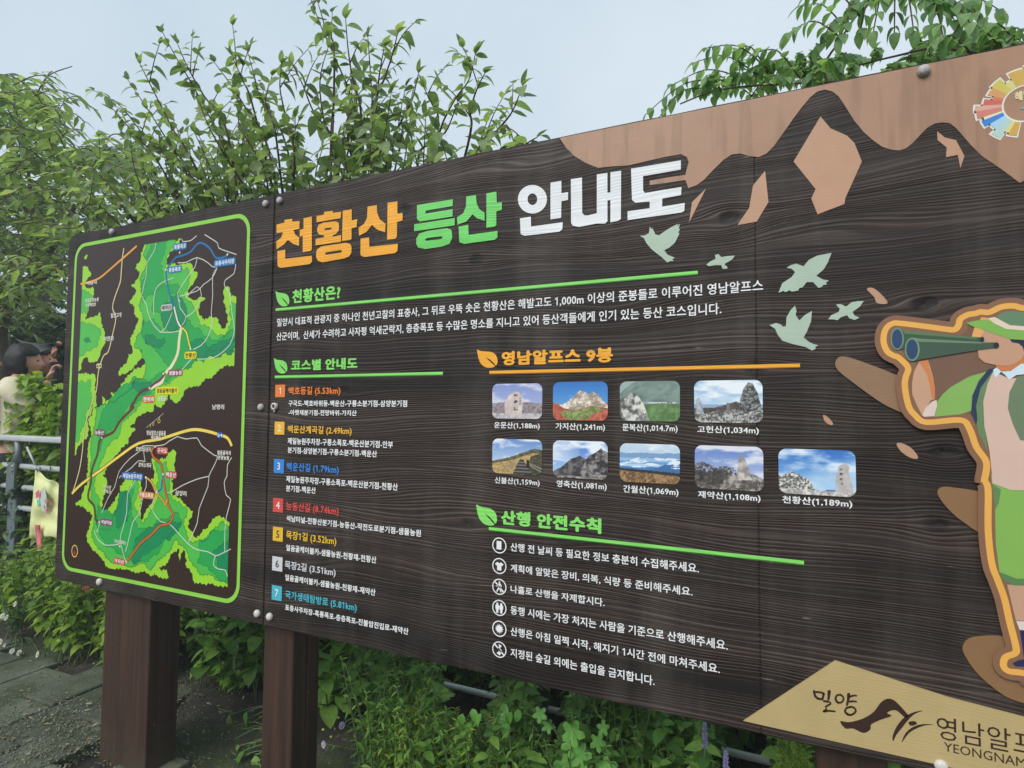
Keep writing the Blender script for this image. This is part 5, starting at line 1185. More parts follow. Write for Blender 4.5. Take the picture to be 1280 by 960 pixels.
# ================================================================== SHRUBS BEHIND THE BOARD (sprigs follow the photograph)
def shrub(name, label, cat, group, sprigs, roots, region, nfill, size, seed, ymin, ymax, mat, zlow, limit=290, step=.040):
    r = random.Random(seed); root0 = roots[0]
    t = thing(name, label, cat, (root0[0], root0[1], 0), group)
    wood, tw, LL, LF = Acc(), Acc(), Leaves(), Leaves()
    tops = []
    for (x, y, ztop, px) in roots:
        top = Vector((x + r.uniform(-.1, .1), y + r.uniform(-.05, .1), ztop)); base = Vector((x, y, -.05)); mid = base.lerp(top, .5) + Vector((r.uniform(-.06, .06), r.uniform(-.06, .06), 0))
        wood.tube(interp([base, mid, top], 6), [.032 - .016 * k / 12 for k in range(13)], 7); tops.append(top)
    def nearest(p): return min(tops, key=lambda q: (q.x - p.x) ** 2 + (q.y - p.y) ** 2 + .2 * (q.z - p.z) ** 2)
    for P in sprigs:                      # px lists, tip first
        y0 = r.uniform(ymin, ymin + .35); Q = [W(px, py, y0 + k * .05) for k, (px, py) in enumerate(P)][::-1]
        b = nearest(Q[0]); full = interp([b] + Q, 6); n0 = 4
        n = len(full); rad = [.0065 * (1 - k / n) + .0018 for k in range(n)]; tw.tube(full, rad, 5)
        leafy(full[n0:], size, step, LL, r=r)
        for s_ in range(r.randint(1, 2)):
            k = r.randint(n // 3, n - 4); a = full[k]; tip = a + Vector((r.uniform(-.16, .16), r.uniform(-.1, .1), r.uniform(.08, .24))); q = interp([a, a.lerp(tip, .5) + Vector((0, 0, .02)), tip], 4)
            tw.tube(q, [.004, .0035, .003, .003, .0025, .0025, .002, .002, .002][:len(q)], 4); leafy(q, size * .85, step, LL, r=r)
    for k in range(nfill):
        while True:
            px, py = r.uniform(min(p[0] for p in region), max(p[0] for p in region)), r.uniform(min(p[1] for p in region), max(p[1] for p in region))
            if inside(np.array([px]), np.array([py]), region)[0]: break
        y0 = r.uniform(ymin, ymax); tip = W(px, py, y0); b = nearest(tip); a = tip + (b - tip).normalized() * r.uniform(.3, .55) + Vector((r.uniform(-.08, .08), 0, -.05))
        q = interp([a, a.lerp(tip, .55) + Vector((r.uniform(-.04, .04), r.uniform(-.04, .04), .02)), tip], 4)
        tw.tube(q, [.0055 - .004 * i / len(q) for i in range(len(q))], 4); leafy(q, size, step * .9, LF, r=r)
        if k % 2 == 0: tw.tube(interp([b, b.lerp(a, .5) + Vector((0, 0, -.04)), a], 4), .006, 4)
    # lower part hidden behind the board, still leafy
    for k in range(int(nfill * .6)):
        b = r.choice(tops); z = r.uniform(.5, b.z); a = Vector((b.x + r.uniform(-.1, .1), b.y, z)); tip = a + Vector((r.uniform(-.6, .6), r.uniform(-.3, .4), r.uniform(.05, .35)))
        if tip.y < .25: tip.y = .25 + r.uniform(0, .2)
        q = interp([a, a.lerp(tip, .5), tip], 4); tw.tube(q, .004, 4); leafy(q, size, step * 1.3, LF, r=r)
    wood.obj('trunk', bark, t); o = tw.obj('twig', twig, t); o['kind'] = 'stuff'
    order = sorted(range(len(LL)), key=lambda i: -LL.S[i]); sel = order[:limit]; rest = order[limit:]
    for k, (tp, nm) in enumerate(OVS):
        idx = sel[k::3]; leaf_objects(tp, nm, [LL.P[i] for i in idx], [LL.D[i] for i in idx], [LL.N[i] for i in idx], [LL.S[i] for i in idx], mat, t)
    for i in rest: LF.add(LL.P[i], LL.D[i], LL.N[i], LL.S[i])
    split_tpl(LF, [T_OV, T_OV2, T_OV3], mat, t, 'foliage')
    return t
SB = [[(385,-12),(400,30),(420,75),(435,110),(447,150),(460,205)], [(432,24),(435,60),(441,100),(452,150)], [(398,5),(408,40),(418,80)], [(460,48),(463,90),(466,140),(468,215)], [(497,42),(490,70),(480,100),(470,132)],
      [(523,92),(515,125),(500,155),(478,195)], [(594,68),(586,100),(570,122),(555,150),(545,175),(522,205)], [(606,92),(596,112),(588,140),(585,180)], [(653,108),(640,140),(620,165),(598,195)], [(672,171),(655,182),(640,200)], [(365,80),(378,105),(392,140),(420,190)],
      [(530,110),(540,130),(548,160)], [(572,128),(560,160),(540,200)], [(480,60),(474,95),(470,140)], [(410,60),(400,100),(405,150),(420,200)], [(625,150),(610,170),(595,195)]]
shrub('cherry_shrub', 'tall loose oval leaved shrub rising behind the middle of the board top', 'shrub', 'leafy shrubs behind the board', SB,
      [(-2.35, 1.05, 2.3, 0), (-2.05, 1.0, 2.25, 0), (-1.65, 1.1, 2.1, 0), (-2.75, 1.15, 2.2, 0)], [(340,255),(345,160),(395,120),(450,90),(500,120),(560,150),(610,165),(650,185),(640,205)], 58, .124, 3, .75, 1.4, M['leaf_shrub'], 2.0)
SA = [[(117,113),(150,132),(185,175),(230,215),(262,245)], [(160,100),(190,145),(215,185),(240,225)], [(175,80),(190,110),(218,165),(240,200)], [(203,40),(222,75),(240,105),(270,160),(300,200),(343,250)], [(222,55),(235,85),(255,120),(285,170)], [(310,66),(318,95),(325,120),(352,165),(365,225)],
      [(268,78),(290,108),(310,140),(335,185)], [(290,70),(303,100),(318,140)], [(352,80),(350,110),(358,150),(368,200)], [(340,95),(332,130),(345,170)], [(66,205),(100,212),(140,235)], [(68,262),(95,268),(130,262)], [(85,240),(110,250),(150,255)], [(62,285),(95,285),(130,280)], [(130,170),(165,200),(200,230)], [(250,130),(262,160),(285,200)], [(140,135),(170,170),(205,215)], [(100,190),(140,205),(180,235)]]
shrub('cherry_shrub', 'wide oval leaved shrub spreading over the left corner of the board top', 'shrub', 'leafy shrubs behind the board', SA,
      [(-3.15, 1.1, 2.3, 0), (-3.6, 1.2, 2.3, 0), (-4.0, 1.3, 2.2, 0), (-2.8, 1.2, 2.4, 0)], [(75,300),(90,240),(120,200),(150,165),(230,140),(300,130),(350,150),(350,250),(200,290),(95,305)], 100, .118, 5, .7, 1.6, M['leaf_shrub'], 2.0)

# compound leaves of the vine like tree above the right of the board
def compound(base, tip, npair, size, L, St, r, sag=.05):
    mid = base.lerp(tip, .5) + Vector((0, 0, sag)); pts = interp([base, mid, tip], 5); St.tube(pts, [.0035 - .002 * k / len(pts) for k in range(len(pts))], 4)
    for k in range(npair):
        f = (k + .9) / (npair + .4) * (len(pts) - 1); i = min(int(f), len(pts) - 2); p = pts[i].lerp(pts[i + 1], f - i); t = (pts[i + 1] - pts[i]).normalized()
        lat = t.cross(Vector((0, 0, 1))); lat = lat.normalized() if lat.length > .1 else Vector((1, 0, 0))
        for sd in (-1, 1):
            d = (t * .45 + lat * sd * .75 + Vector((0, 0, -.38 * r.uniform(.2, 1.4)))).normalized()
            L.add(p, d, (r.uniform(-.3, .3), r.uniform(-.6, .2), 1), size * r.uniform(.75, 1.15))
    t = (pts[-1] - pts[-2]).normalized(); L.add(pts[-1], (t + Vector((0, 0, -.3))).normalized(), (0, -.3, 1), size)
def vine_tree():
    r = random.Random(21); t = thing('ash_sapling', 'sapling with drooping paired leaflets arching over the right part of the board top', 'tree', (.95, 1.1, 0))
    wood, tw, LL, LF = Acc(), Acc(), Leaves(), Leaves()
    trunk = interp([Vector((.95, 1.1, -.05)), Vector((.9, 1.0, 1.2)), Vector((.75, .9, 2.0)), Vector((.66, .85, 2.45))], 6); wood.tube(trunk, [.035 - .022 * k / len(trunk) for k in range(len(trunk))], 7)
    y = .72
    br = [[(1180,85),(1080,100),(980,105),(900,112),(850,130)], [(1060,140),(1030,90),(1050,50),(1085,0),(1110,-30)], [(1270,80),(1180,60),(1120,70),(1060,85)], [(1150,-30),(1180,0),(1200,30),(1170,60)], [(1340,60),(1260,55),(1200,60)]]
    for P in br:
        Q = interp([W(px, py, y + r.uniform(-.05, .05)) for px, py in P], 5); tw.tube(Q, [.005 - .0025 * k / len(Q) for k in range(len(Q))], 5)
    spec = [((905,100),(810,140)), ((880,110),(820,152)), ((930,98),(838,108)), ((950,96),(868,78)), ((965,92),(884,60)), ((960,92),(920,62)), ((985,100),(930,92)), ((1000,98),(945,66)),
            ((1052,48),(985,42)), ((1060,40),(1000,8)), ((1068,25),(1022,60)), ((1075,20),(1012,-8)), ((1085,5),(1050,48)), ((1095,0),(1075,40)), ((1110,-5),(1092,38)), ((1120,-10),(1118,40)), ((1130,-8),(1142,38)), ((1145,-5),(1165,36)),
            ((1150,0),(1196,30)), ((1165,10),(1215,32)), ((1180,15),(1252,14)), ((1160,5),(1180,50)), ((1190,20),(1228,26)), ((1100,-10),(1060,15)), ((1135,-20),(1200,8))]
    for (b, e) in spec:
        yy = y + r.uniform(-.12, .15); compound(W(*b, yy), W(*e, yy - .04), r.randint(5, 6), .050, LL, tw, r)
    for k in range(70):
        px = r.uniform(880, 1290); base = (px, 112 - (px - 880) * .16 + r.uniform(-8, 22)); ang = r.uniform(-2.9, -.2); ln = r.uniform(28, 52)
        yy = r.uniform(.5, 1.3); compound(W(*base, yy), W(base[0] + math.cos(ang) * ln, base[1] + math.sin(ang) * ln * .45, yy), r.randint(5, 6), .043, LF, tw, r, .03)
    for k in range(60):
        b = trunk[r.randint(5, len(trunk) - 1)]; a = r.uniform(0, 6.28); compound(b, b + Vector((math.cos(a) * .4, abs(math.sin(a)) * .4, r.uniform(-.1, .2))), 5, .058, LF, tw, r)
    wood.obj('trunk', bark, t); tw.obj('twig', twig, t)['kind'] = 'stuff'
    sel = list(range(min(290, len(LL))))
    leaf_objects(T_OV, 'a', [LL.P[i] for i in sel], [LL.D[i] for i in sel], [LL.N[i] for i in sel], [LL.S[i] for i in sel], M['leaf_vine'], t)
    for i in range(len(sel), len(LL)): LF.add(LL.P[i], LL.D[i], LL.N[i], LL.S[i])
    split_tpl(LF, [T_OV, T_OV3], M['leaf_vine'], t, 'foliage')
vine_tree()

# ================================================================== TREES ON THE LEFT
def spray_tree(name, label, base, limbs, region, nspray, y0, y1, size, mat, seed, spread=.45, rad=.09, layers=True):
    r = random.Random(seed); t = thing(name, label, 'tree', tuple(base), 'trees left of the board'); wood = Acc(); LF = Leaves(); tw = Acc()
    for L_, r0, r1 in limbs:
        q = interp([Vector(p) for p in L_], 5); wood.tube(q, [r0 + (r1 - r0) * k / len(q) for k in range(len(q))], 8)
    xs, ys = [p[0] for p in region], [p[1] for p in region]
    for k in range(nspray):
        while True:
            px, py = r.uniform(min(xs), max(xs)), r.uniform(min(ys), max(ys))
            if layers and (math.sin(py * .16 + px * .02 + seed) < -.55) and r.random() < .8: continue
            if inside(np.array([px]), np.array([py]), region)[0]: break
        y = r.uniform(y0, y1); c = W(px, py, y); a = r.uniform(0, 2 * math.pi); ln = spread * r.uniform(.6, 1.2)
        tip = c + Vector((math.cos(a) * ln, math.sin(a) * ln * .7, r.uniform(-.3, .12) * ln)); pts = interp([c, c.lerp(tip, .5) + Vector((0, 0, ln * .12)), tip], 4); tw.tube(pts, .006, 3)
        n = int(ln / size * 2.6)
        for j in range(n):
            f = (j + .5) / n * (len(pts) - 1); i = min(int(f), len(pts) - 2); p = pts[i].lerp(pts[i + 1], f - i); tt_ = (pts[i + 1] - pts[i]).normalized(); lat = tt_.cross(Vector((0, 0, 1))).normalized() * (1 if j % 2 else -1)
            LF.add(p, (tt_ * .6 + lat * .8 + Vector((0, 0, -r.uniform(0, .5)))).normalized(), (r.uniform(-.35, .35), r.uniform(-.5, .35), 1), size * r.uniform(.7, 1.2))
    wood.obj('trunk', bark, t); tw.obj('twig', twig, t)['kind'] = 'stuff'; split_tpl(LF, [T_LANC, T_TINY], mat, t, 'foliage'); return t
tb = W(3, 520, 2.1)
spray_tree('zelkova_tree', 'feathery light green tree with a leaning limb at the left edge', (tb.x, tb.y, 0),
   [([(tb.x, tb.y, -.1), W(2, 470, 2.1), W(4, 405, 2.1), W(28, 362, 2.1), W(50, 330, 2.2), W(72, 300, 2.3), W(95, 255, 2.4)], .07, .022), ([W(4, 405, 2.1), W(-20, 330, 2.1), W(-30, 200, 2.2)], .04, .012), ([W(28, 362, 2.1), W(60, 345, 2.2), W(90, 330, 2.4)], .03, .012), ([W(50, 330, 2.2), W(40, 260, 2.1), W(30, 160, 2.1)], .03, .01),
    ([W(45, 120, 2.1), W(60, 95, 2.1), W(90, 83, 2.1)], .008, .004)],
   [(-90,90),(0,92),(40,98),(60,112),(85,130),(88,150),(70,165),(100,170),(135,170),(150,190),(140,230),(120,280),(80,330),(60,400),(-90,420)], 900, 1.5, 3.1, .165, M['leaf_tree'], 31)
tb2 = W(60, 520, 5.0)
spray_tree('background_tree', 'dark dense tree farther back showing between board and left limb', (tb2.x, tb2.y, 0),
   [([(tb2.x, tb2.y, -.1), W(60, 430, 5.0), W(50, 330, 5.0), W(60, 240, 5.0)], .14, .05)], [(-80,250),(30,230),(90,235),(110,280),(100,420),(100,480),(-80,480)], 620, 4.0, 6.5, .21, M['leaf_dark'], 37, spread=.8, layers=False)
def hedge(name, label, pxs, y0, y1, top, n, size, mat, seed, cat='hedge', zb=0.0):
    """a leafy mass standing on the ground between two photo columns"""
    r = random.Random(seed); LF = Leaves()
    a, b = W(pxs[0], 500, (y0 + y1) / 2).x, W(pxs[1], 500, (y0 + y1) / 2).x
    for k in range(n):
        y = r.uniform(y0, y1); f = r.random(); x = a + (b - a) * f; h = top * (.75 + .35 * float(vn(np.array([x * 1.7 + 40]), np.array([y + 5.]), 1.0, seed, 2)[0])); z = zb + h * r.random() ** .7
        LF.add((x, y, z), unit((r.gauss(0, 1), r.gauss(-.3, 1), r.gauss(-.1, .6))), unit((r.gauss(0, .4), r.gauss(-.5, .4), 1)), size * r.uniform(.6, 1.25))
    t = thing(name, label, cat, ((a + b) / 2, (y0 + y1) / 2, 0)); split_tpl(LF, [T_OV, T_MINT, T_OV3], mat, t, 'foliage')
    St = Acc()
    for k in range(14):
        x = a + (b - a) * r.random(); y = r.uniform(y0, y1); St.tube([Vector((x, y, -.05)), Vector((x + r.uniform(-.1, .1), y, top * .5)), Vector((x + r.uniform(-.2, .2), y, top * .85))], [.012, .009, .005], 5)
    St.obj('stem', bark, t); return t
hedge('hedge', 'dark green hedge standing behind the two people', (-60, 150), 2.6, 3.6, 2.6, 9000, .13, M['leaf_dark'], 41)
hedge('shrub', 'yellow green bush in front of the cream shirt above the rail', (4, 100), .93, 1.08, 1.60, 2000, .085, M['leaf_bright'], 43, 'shrub')
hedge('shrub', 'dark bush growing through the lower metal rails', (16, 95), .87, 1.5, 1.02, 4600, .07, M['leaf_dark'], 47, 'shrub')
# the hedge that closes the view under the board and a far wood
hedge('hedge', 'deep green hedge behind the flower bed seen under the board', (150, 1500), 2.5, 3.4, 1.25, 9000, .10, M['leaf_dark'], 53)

# ================================================================== UNDERGROWTH
r = random.Random(77)
def stem_plant(x, y, h, npairs, size, tilt, LF, St, rr, mint=True, z0=None):
    z0 = float(gz(x, y)) if z0 is None else z0; base = Vector((x, y, z0)); ta = rr.uniform(0, 6.28)
    top = base + Vector((math.cos(ta) * tilt, math.sin(ta) * tilt, h)); pts = interp([base, base.lerp(top, .5) + Vector((0, 0, .03)), top], 4)
    if any(in_gap(q) for q in pts): return top
    St.tube(pts, [.0035 - .0018 * k / len(pts) for k in range(len(pts))], 4)
    a = rr.uniform(0, 3)
    for k in range(npairs):
        f = (.18 + .82 * (k + .5) / npairs) * (len(pts) - 1); i = min(int(f), len(pts) - 2); p = pts[i].lerp(pts[i + 1], f - i); a += 1.57 + rr.uniform(-.3, .3); s = size * (1.15 - .55 * k / npairs)
        for sd in (0, math.pi):
            d = Vector((math.cos(a + sd), math.sin(a + sd), rr.uniform(-.5, .35))).normalized(); LF.add(p, d, (rr.uniform(-.2, .2), rr.uniform(-.4, .2), 1), s * rr.uniform(.8, 1.2))
    for k in range(3): LF.add(top, unit((math.cos(a + k * 2), math.sin(a + k * 2), .5)), (0, -.3, 1), size * .5)
    return top
def mass(name, label, cat_kind, boxes, size, mat, tpls, hr, seed, pairs=(4, 7)):
    rr = random.Random(seed); LF, St = Leaves(), Acc()
    for (x0, x1, y0, y1, n) in boxes:
        for k in range(n):
            x, y = rr.uniform(x0, x1), rr.uniform(y0, y1); h = rr.uniform(*hr) * (.7 + .5 * float(vn(np.array([x * 2 + 30]), np.array([y * 2 + 30]), 1.0, 3, 2)[0]))
            stem_plant(x, y, h, rr.randint(*pairs), size * rr.uniform(.8, 1.2), h * .25, LF, St, rr)
    t = bpy.data.objects.new(name, None); link(t); t['kind'] = 'stuff'; t['label'] = label
    for k, tp in enumerate(tpls):
        idx = list(range(k, len(LF), len(tpls))); scatter('foliage', tp, [LF.P[i] for i in idx], [LF.D[i] for i in idx], [LF.N[i] for i in idx], [LF.S[i] for i in idx], mat, t)['kind'] = 'stuff'
    o = St.obj('stem', stem_m, t); o['kind'] = 'stuff'
mass('ground_cover', 'dense green weeds under the board', 'stuff', [(-1.62, .1, .40, .78, 250), (-1.5, .1, .7, 1.3, 200), (-1.7, 1.3, 1.2, 2.4, 260), (-3.1, -1.6, .85, 2.4, 240), (.1, 1.3, .4, 1.2, 90)], .066, M['leaf_mid'], [T_MINT, T_OV, T_HEART], (.30, .62), 81)
mass('ground_cover', 'bright feathery clump right of the second post', 'stuff', [(-1.38, -.85, .30, .55, 150)], .036, M['leaf_bright'], [T_LANC], (.24, .42), 84, (9, 13))
mass('ground_cover', 'fine leaved weeds mixed through the bed', 'stuff', [(-1.50, .2, .28, .6, 360), (-1.45, .2, .6, 1.0, 150), (-1.4, 1.2, .9, 2.0, 200)], .040, M['leaf_mid'], [T_LANC], (.26, .55), 83, (8, 13))
mass('ground_cover', 'broad bright leaves along the front of the bed', 'stuff', [(-1.30, .1, .30, .60, 110)], .070, M['leaf_mid'], [T_MINT, T_OV], (.24, .46), 86, (3, 5))
mass('ground_cover', 'dark low weeds at the back', 'stuff', [(-3.1, 1.3, 1.3, 2.6, 440)], .07, M['leaf_dark'], [T_HEART, T_MINT], (.35, .75), 85)
mass('ground_cover', 'bright yellow green mint bed left of the posts', 'stuff', [(-4.4, -3.12, .60, 1.25, 290), (-3.9, -3.05, .48, .68, 60), (-4.9, -4.0, .6, 1.1, 130)], .062, M['leaf_bright'], [T_MINT, T_OV], (.28, .52), 87)
mass('ground_cover', 'darker weeds below the rail', 'stuff', [(-5.4, -3.2, 1.1, 1.9, 300)], .06, M['leaf_mid'], [T_MINT, T_OV3], (.4, .8), 89)
mass('ground_cover', 'heart leaved weeds between the posts', 'stuff', [(-2.75, -1.72, .60, 1.0, 120)], .078, M['leaf_mid'], [T_HEART], (.32, .58), 91, (3, 5))

def flower_heads(kind, pts, parent, size, petal, centre, n=12):
    for p in pts:
        V, F = [], []; c = Vector(p); nrm = Vector((rnd.uniform(-.3, .3), -1, rnd.uniform(.2, .8))).normalized(); a = nrm.cross(Vector((0, 0, 1))).normalized(); b = nrm.cross(a)
        for k in range(n):
            an = 2 * math.pi * k / n; w = .17; q = lambda rr_, aa, hgt: c + (a * math.cos(aa) + b * math.sin(aa)) * rr_ * size + nrm * hgt * size
            i = len(V); V += [q(.2, an, 0), q(.75, an - w, .12), q(1.0, an, .05), q(.75, an + w, .12)]; F.append((i, i + 1, i + 2, i + 3))
        f = mesh_obj('flower', V, F, petal, parent)
        bm = bmesh.new(); bmesh.ops.create_icosphere(bm, subdivisions=2, radius=size * .28)
        for v in bm.verts: v.co = c + v.co * .9 + nrm * size * .06
        bm_obj('flower_centre', bm, centre, f, True)
petal_l = plain('petal_lilac', (186, 186, 226), .5, .08, 30); petal_w = plain('petal_white', (214, 216, 216), .5, .05, 30); yel = plain('flower_yellow', (206, 198, 70), .6, .15, 90)
def aster(label, heads, y, base, petal, size, seed, leafm):
    rr = random.Random(seed); t = thing('aster_plant', label, 'flower', (base[0], base[1], 0), 'asters flowering in the bed'); LF, St = Leaves(), Acc()
    pts = [W(px, py, y + rr.uniform(-.03, .03)) for px, py in heads]
    b = Vector((base[0], base[1], float(gz(*base))))
    for p in pts:
        q = interp([b + Vector((rr.uniform(-.04, .04), rr.uniform(-.03, .03), 0)), b.lerp(p, .5) + Vector((rr.uniform(-.03, .03), .02, .04)), p + Vector((0, .012, -.004))], 5); St.tube(q, .002, 4); leafy(q[3:], .034, .016, LF, r=rr)
    for k in range(16):
        p = b + Vector((rr.uniform(-.2, .2), rr.uniform(-.08, .12), rr.uniform(.15, .34))); q = interp([b, b.lerp(p, .5) + Vector((0, 0, .03)), p], 4); St.tube(q, .002, 4); leafy(q[2:], .034, .013, LF, r=rr)
    St.obj('stem', stem_m, t); split_tpl(LF, [T_LANC], leafm, t, 'foliage'); flower_heads('f', pts, t, size, petal, yel)
    return t, b
t1_, b1_ = aster('lilac aster with two open flowers right of the second post', [(427.5, 907), (404.6, 930.6)], .36, (-1.27, .42), petal_l, .0155, 3, M['leaf_mid'])
bud = []
for px, py in [(423,897),(445,902),(414,921),(404,912),(460,911),(482,912),(430,889),(450,880),(469,942),(457,938),(540,948)]:
    p = W(px, py, .34); bm = bmesh.new(); bmesh.ops.create_icosphere(bm, subdivisions=1, radius=.006); bmesh.ops.scale(bm, vec=(1, 1, .8), verts=bm.verts)
    bmesh.ops.translate(bm, vec=p, verts=bm.verts); bm_obj('bud', bm, plain('bud_green', (176, 196, 84), .6, .1), t1_, True)
aster('white asters drooping over the paving at the left edge', [(8, 772), (19, 755), (1, 802), (5, 808), (15, 814), (24, 816), (47, 818), (3, 770)], .45, (-4.35, .55), petal_w, .019, 5, M['leaf_dark'])
# agastache: purple and grey flower spikes
spike_p = plain('spike_purple', (150, 142, 184), .7, .2, 90); spike_g = plain('spike_grey', (128, 146, 118), .8, .25, 90)
def spike_plant(label, px, py, y, hgt, mat, seed, leafm=M['leaf_mid'], n=1, ln=.07):
    rr = random.Random(seed); top = W(px, py, y); z0 = float(gz(top.x, y)); t = thing('hyssop_plant', label, 'flower', (top.x, y, z0), 'giant hyssop with flower spikes'); LF, St = Leaves(), Acc()
    tops = [top] + [top + Vector((rr.uniform(-.13, .13), rr.uniform(0, .12), rr.uniform(-.1, .03))) for _ in range(n - 1)]
    for tp in tops:
        b = Vector((top.x + rr.uniform(-.04, .04), y + rr.uniform(0, .05), z0)); q = interp([b, b.lerp(tp, .5), tp - Vector((0, 0, ln))], 5); St.tube(q, .003, 4); a = 0
        for i in range(3, len(q)):
            a += 1.57
            for sd in (0, math.pi): LF.add(q[i], unit((math.cos(a + sd), math.sin(a + sd), -.15)), (0, -.3, 1), .055 * rr.uniform(.8, 1.2))
        V, F = [], []
        for k in range(60):       # whorls of florets
            f = k / 60; an = k * 2.4; rad = .0046 * (1 - .55 * f) * (.75 + .5 * (math.sin(f * 38) > 0)); c = tp + Vector((math.cos(an) * rad, math.sin(an) * rad, -ln + ln * f)); s = .0026 * rr.uniform(.6, 1.4); i = len(V)
            V += [c + Vector((-s, 0, -s)), c + Vector((s, 0, -s)), c + Vector((math.cos(an) * s * 1.6, math.sin(an) * s * 1.6, s)), c + Vector((0, s, s * .6))]; F += [(i, i + 1, i + 2), (i, i + 2, i + 3), (i + 1, i + 3, i + 2)]
        mesh_obj('flower_spike', V, F, mat, t)
    St.obj('stem', stem_m, t); split_tpl(LF, [T_MINT], leafm, t, 'foliage')
spike_plant('purple hyssop spike hanging just under the board near the cream plate', 881, 903, .30, .5, spike_p, 1)
spike_plant('lower purple hyssop spike beside the fallen pipe', 907, 938, .26, .4, spike_p, 2)
spike_plant('grey hyssop spikes right behind the first thick post', 245, 778, .75, .5, spike_g, 3, n=3)
spike_plant('grey hyssop spikes between the two thick posts', 293, 820, .62, .5, spike_g, 4, n=4)
spike_plant('faded hyssop spikes at the left under the board corner', 86, 745, .70, .5, spike_g, 6, M['leaf_bright'], n=4)
spike_plant('grey hyssop spikes above the grey pipe', 636, 856, .55, .5, spike_g, 7, n=2)
# hop vines with large pale lobed leaves
def hop(label, leaves, y, base, seed, tpl=T_HOP, mat=None, runner=None, cat='vine', size=.08):
    rr = random.Random(seed); t = thing('hop_vine', label, cat, (base[0], base[1], 0)); St = Acc(); b = Vector((base[0], base[1], float(gz(*base))))
    for (px, py, s) in leaves:
        p = W(px, py, y + rr.uniform(-.04, .04)); q = interp([b, b.lerp(p, .55) + Vector((0, .03, .04)), p], 5); St.tube(q, .0022, 4)
        leaf_objects(tpl, 'hop' if tpl is T_HOP else 'p', [p], [unit((rr.uniform(-.5, .5), rr.uniform(-.5, -.1), rr.uniform(-.9, -.2)))], [unit((rr.uniform(-.5, .5), -.9, rr.uniform(.3, 1.2)))], [s * (.78 if tpl is T_HOP else 1.0)], mat or M['leaf_hop'], t)
    if runner: St.tube(interp([W(px, py, yy) for px, py, yy in runner], 5), .0028, 5)
    St.obj('stem', stem_m, t)
hop('pale green hop vine with big lobed leaves in the bed middle', [(676,886,.055),(714,905,.085),(716,922,.08),(746,920,.06),(733,938,.085),(752,948,.085),(712,950,.085),(700,958,.08),(742,958,.08),(690,905,.05),(757,905,.05)], .30, (-.55, .36), 3)
hop('single pale lobed leaf at the bottom edge left of the right post', [(995,948,.05),(985,957,.05),(1012,952,.04)], .3, (.0, .35), 4)
hop('long runner vine crossing the bed with five finger leaves', [(590,886,.045),(578,892,.045),(602,892,.045),(584,902,.045),(597,900,.045),(628,880,.05),(622,892,.05),(640,890,.05),(632,902,.05),(648,886,.045),(562,925,.04),(556,918,.035)], .34, (-.95, .38), 5, T_OV, M['leaf_hop'],
    [(520,962,.34),(545,948,.34),(575,928,.35),(600,908,.35),(626,896,.36),(640,892,.36)])
hop('young weed with three broad leaves on the dark soil', [(283,920,.075),(272,925,.075),(262,930,.07),(282,912,.05),(290,926,.06)], .42, (-2.02, .46), 6, T_OV3, M['leaf_mid'], cat='weed')
hop('small weed on the soil beside the first thick post', [(232,918,.06),(240,915,.06),(248,912,.05),(226,920,.05),(238,910,.04)], .50, (-2.38, .52), 7, T_LANC, M['leaf_bright'], cat='weed')
hop('two leaf seedling on the soil left of the second post', [(286,894,.06),(296,891,.055),(307,900,.045),(312,905,.05),(308,890,.045)], .50, (-2.06, .56), 8, T_HEART, M['leaf_mid'], cat='weed')
hop('grey leaved weed at the foot of the second post', [(306,938,.07),(300,932,.06),(312,930,.06),(318,945,.06),(288,952,.07),(276,958,.06),(322,925,.05)], .32, (-1.86, .34), 9, T_OV, M['leaf_mid'], cat='weed')
hop('yellowish drooping weed at the edge of the paving', [(85,828,.07),(78,836,.07),(82,832,.06),(96,822,.06),(101,826,.05),(72,838,.05)], .52, (-3.72, .62), 10, T_LANC, M['leaf_bright'], cat='weed')
# feathery asparagus like weed near the right post
def feather():
    rr = random.Random(9); t = thing('feathery_weed', 'feathery bright weed with needle leaves left of the right post', 'weed', (.0, .3, 0)); A = Acc(); LF = Leaves()
    for k in range(26):
        p = W(rr.uniform(970, 1012), rr.uniform(920, 962), .22); b = Vector((.0, .3, .05)); q = interp([b, b.lerp(p, .6) + Vector((0, 0, .05)), p], 6); A.tube(q, .0012, 3)
        for i in range(3, len(q)):
            for j in range(7): LF.add(q[i], unit((rr.gauss(0, 1), rr.gauss(0, 1), rr.gauss(.2, .7))), (0, -1, .2), .022 * rr.uniform(.6, 1.2))
    A.obj('stem', stem_m, t); split_tpl(LF, [leaf_tpl(lambda u: .045 if u < 1 else .005, .1, .2, 1)], M['leaf_bright'], t, 'foliage')
feather()
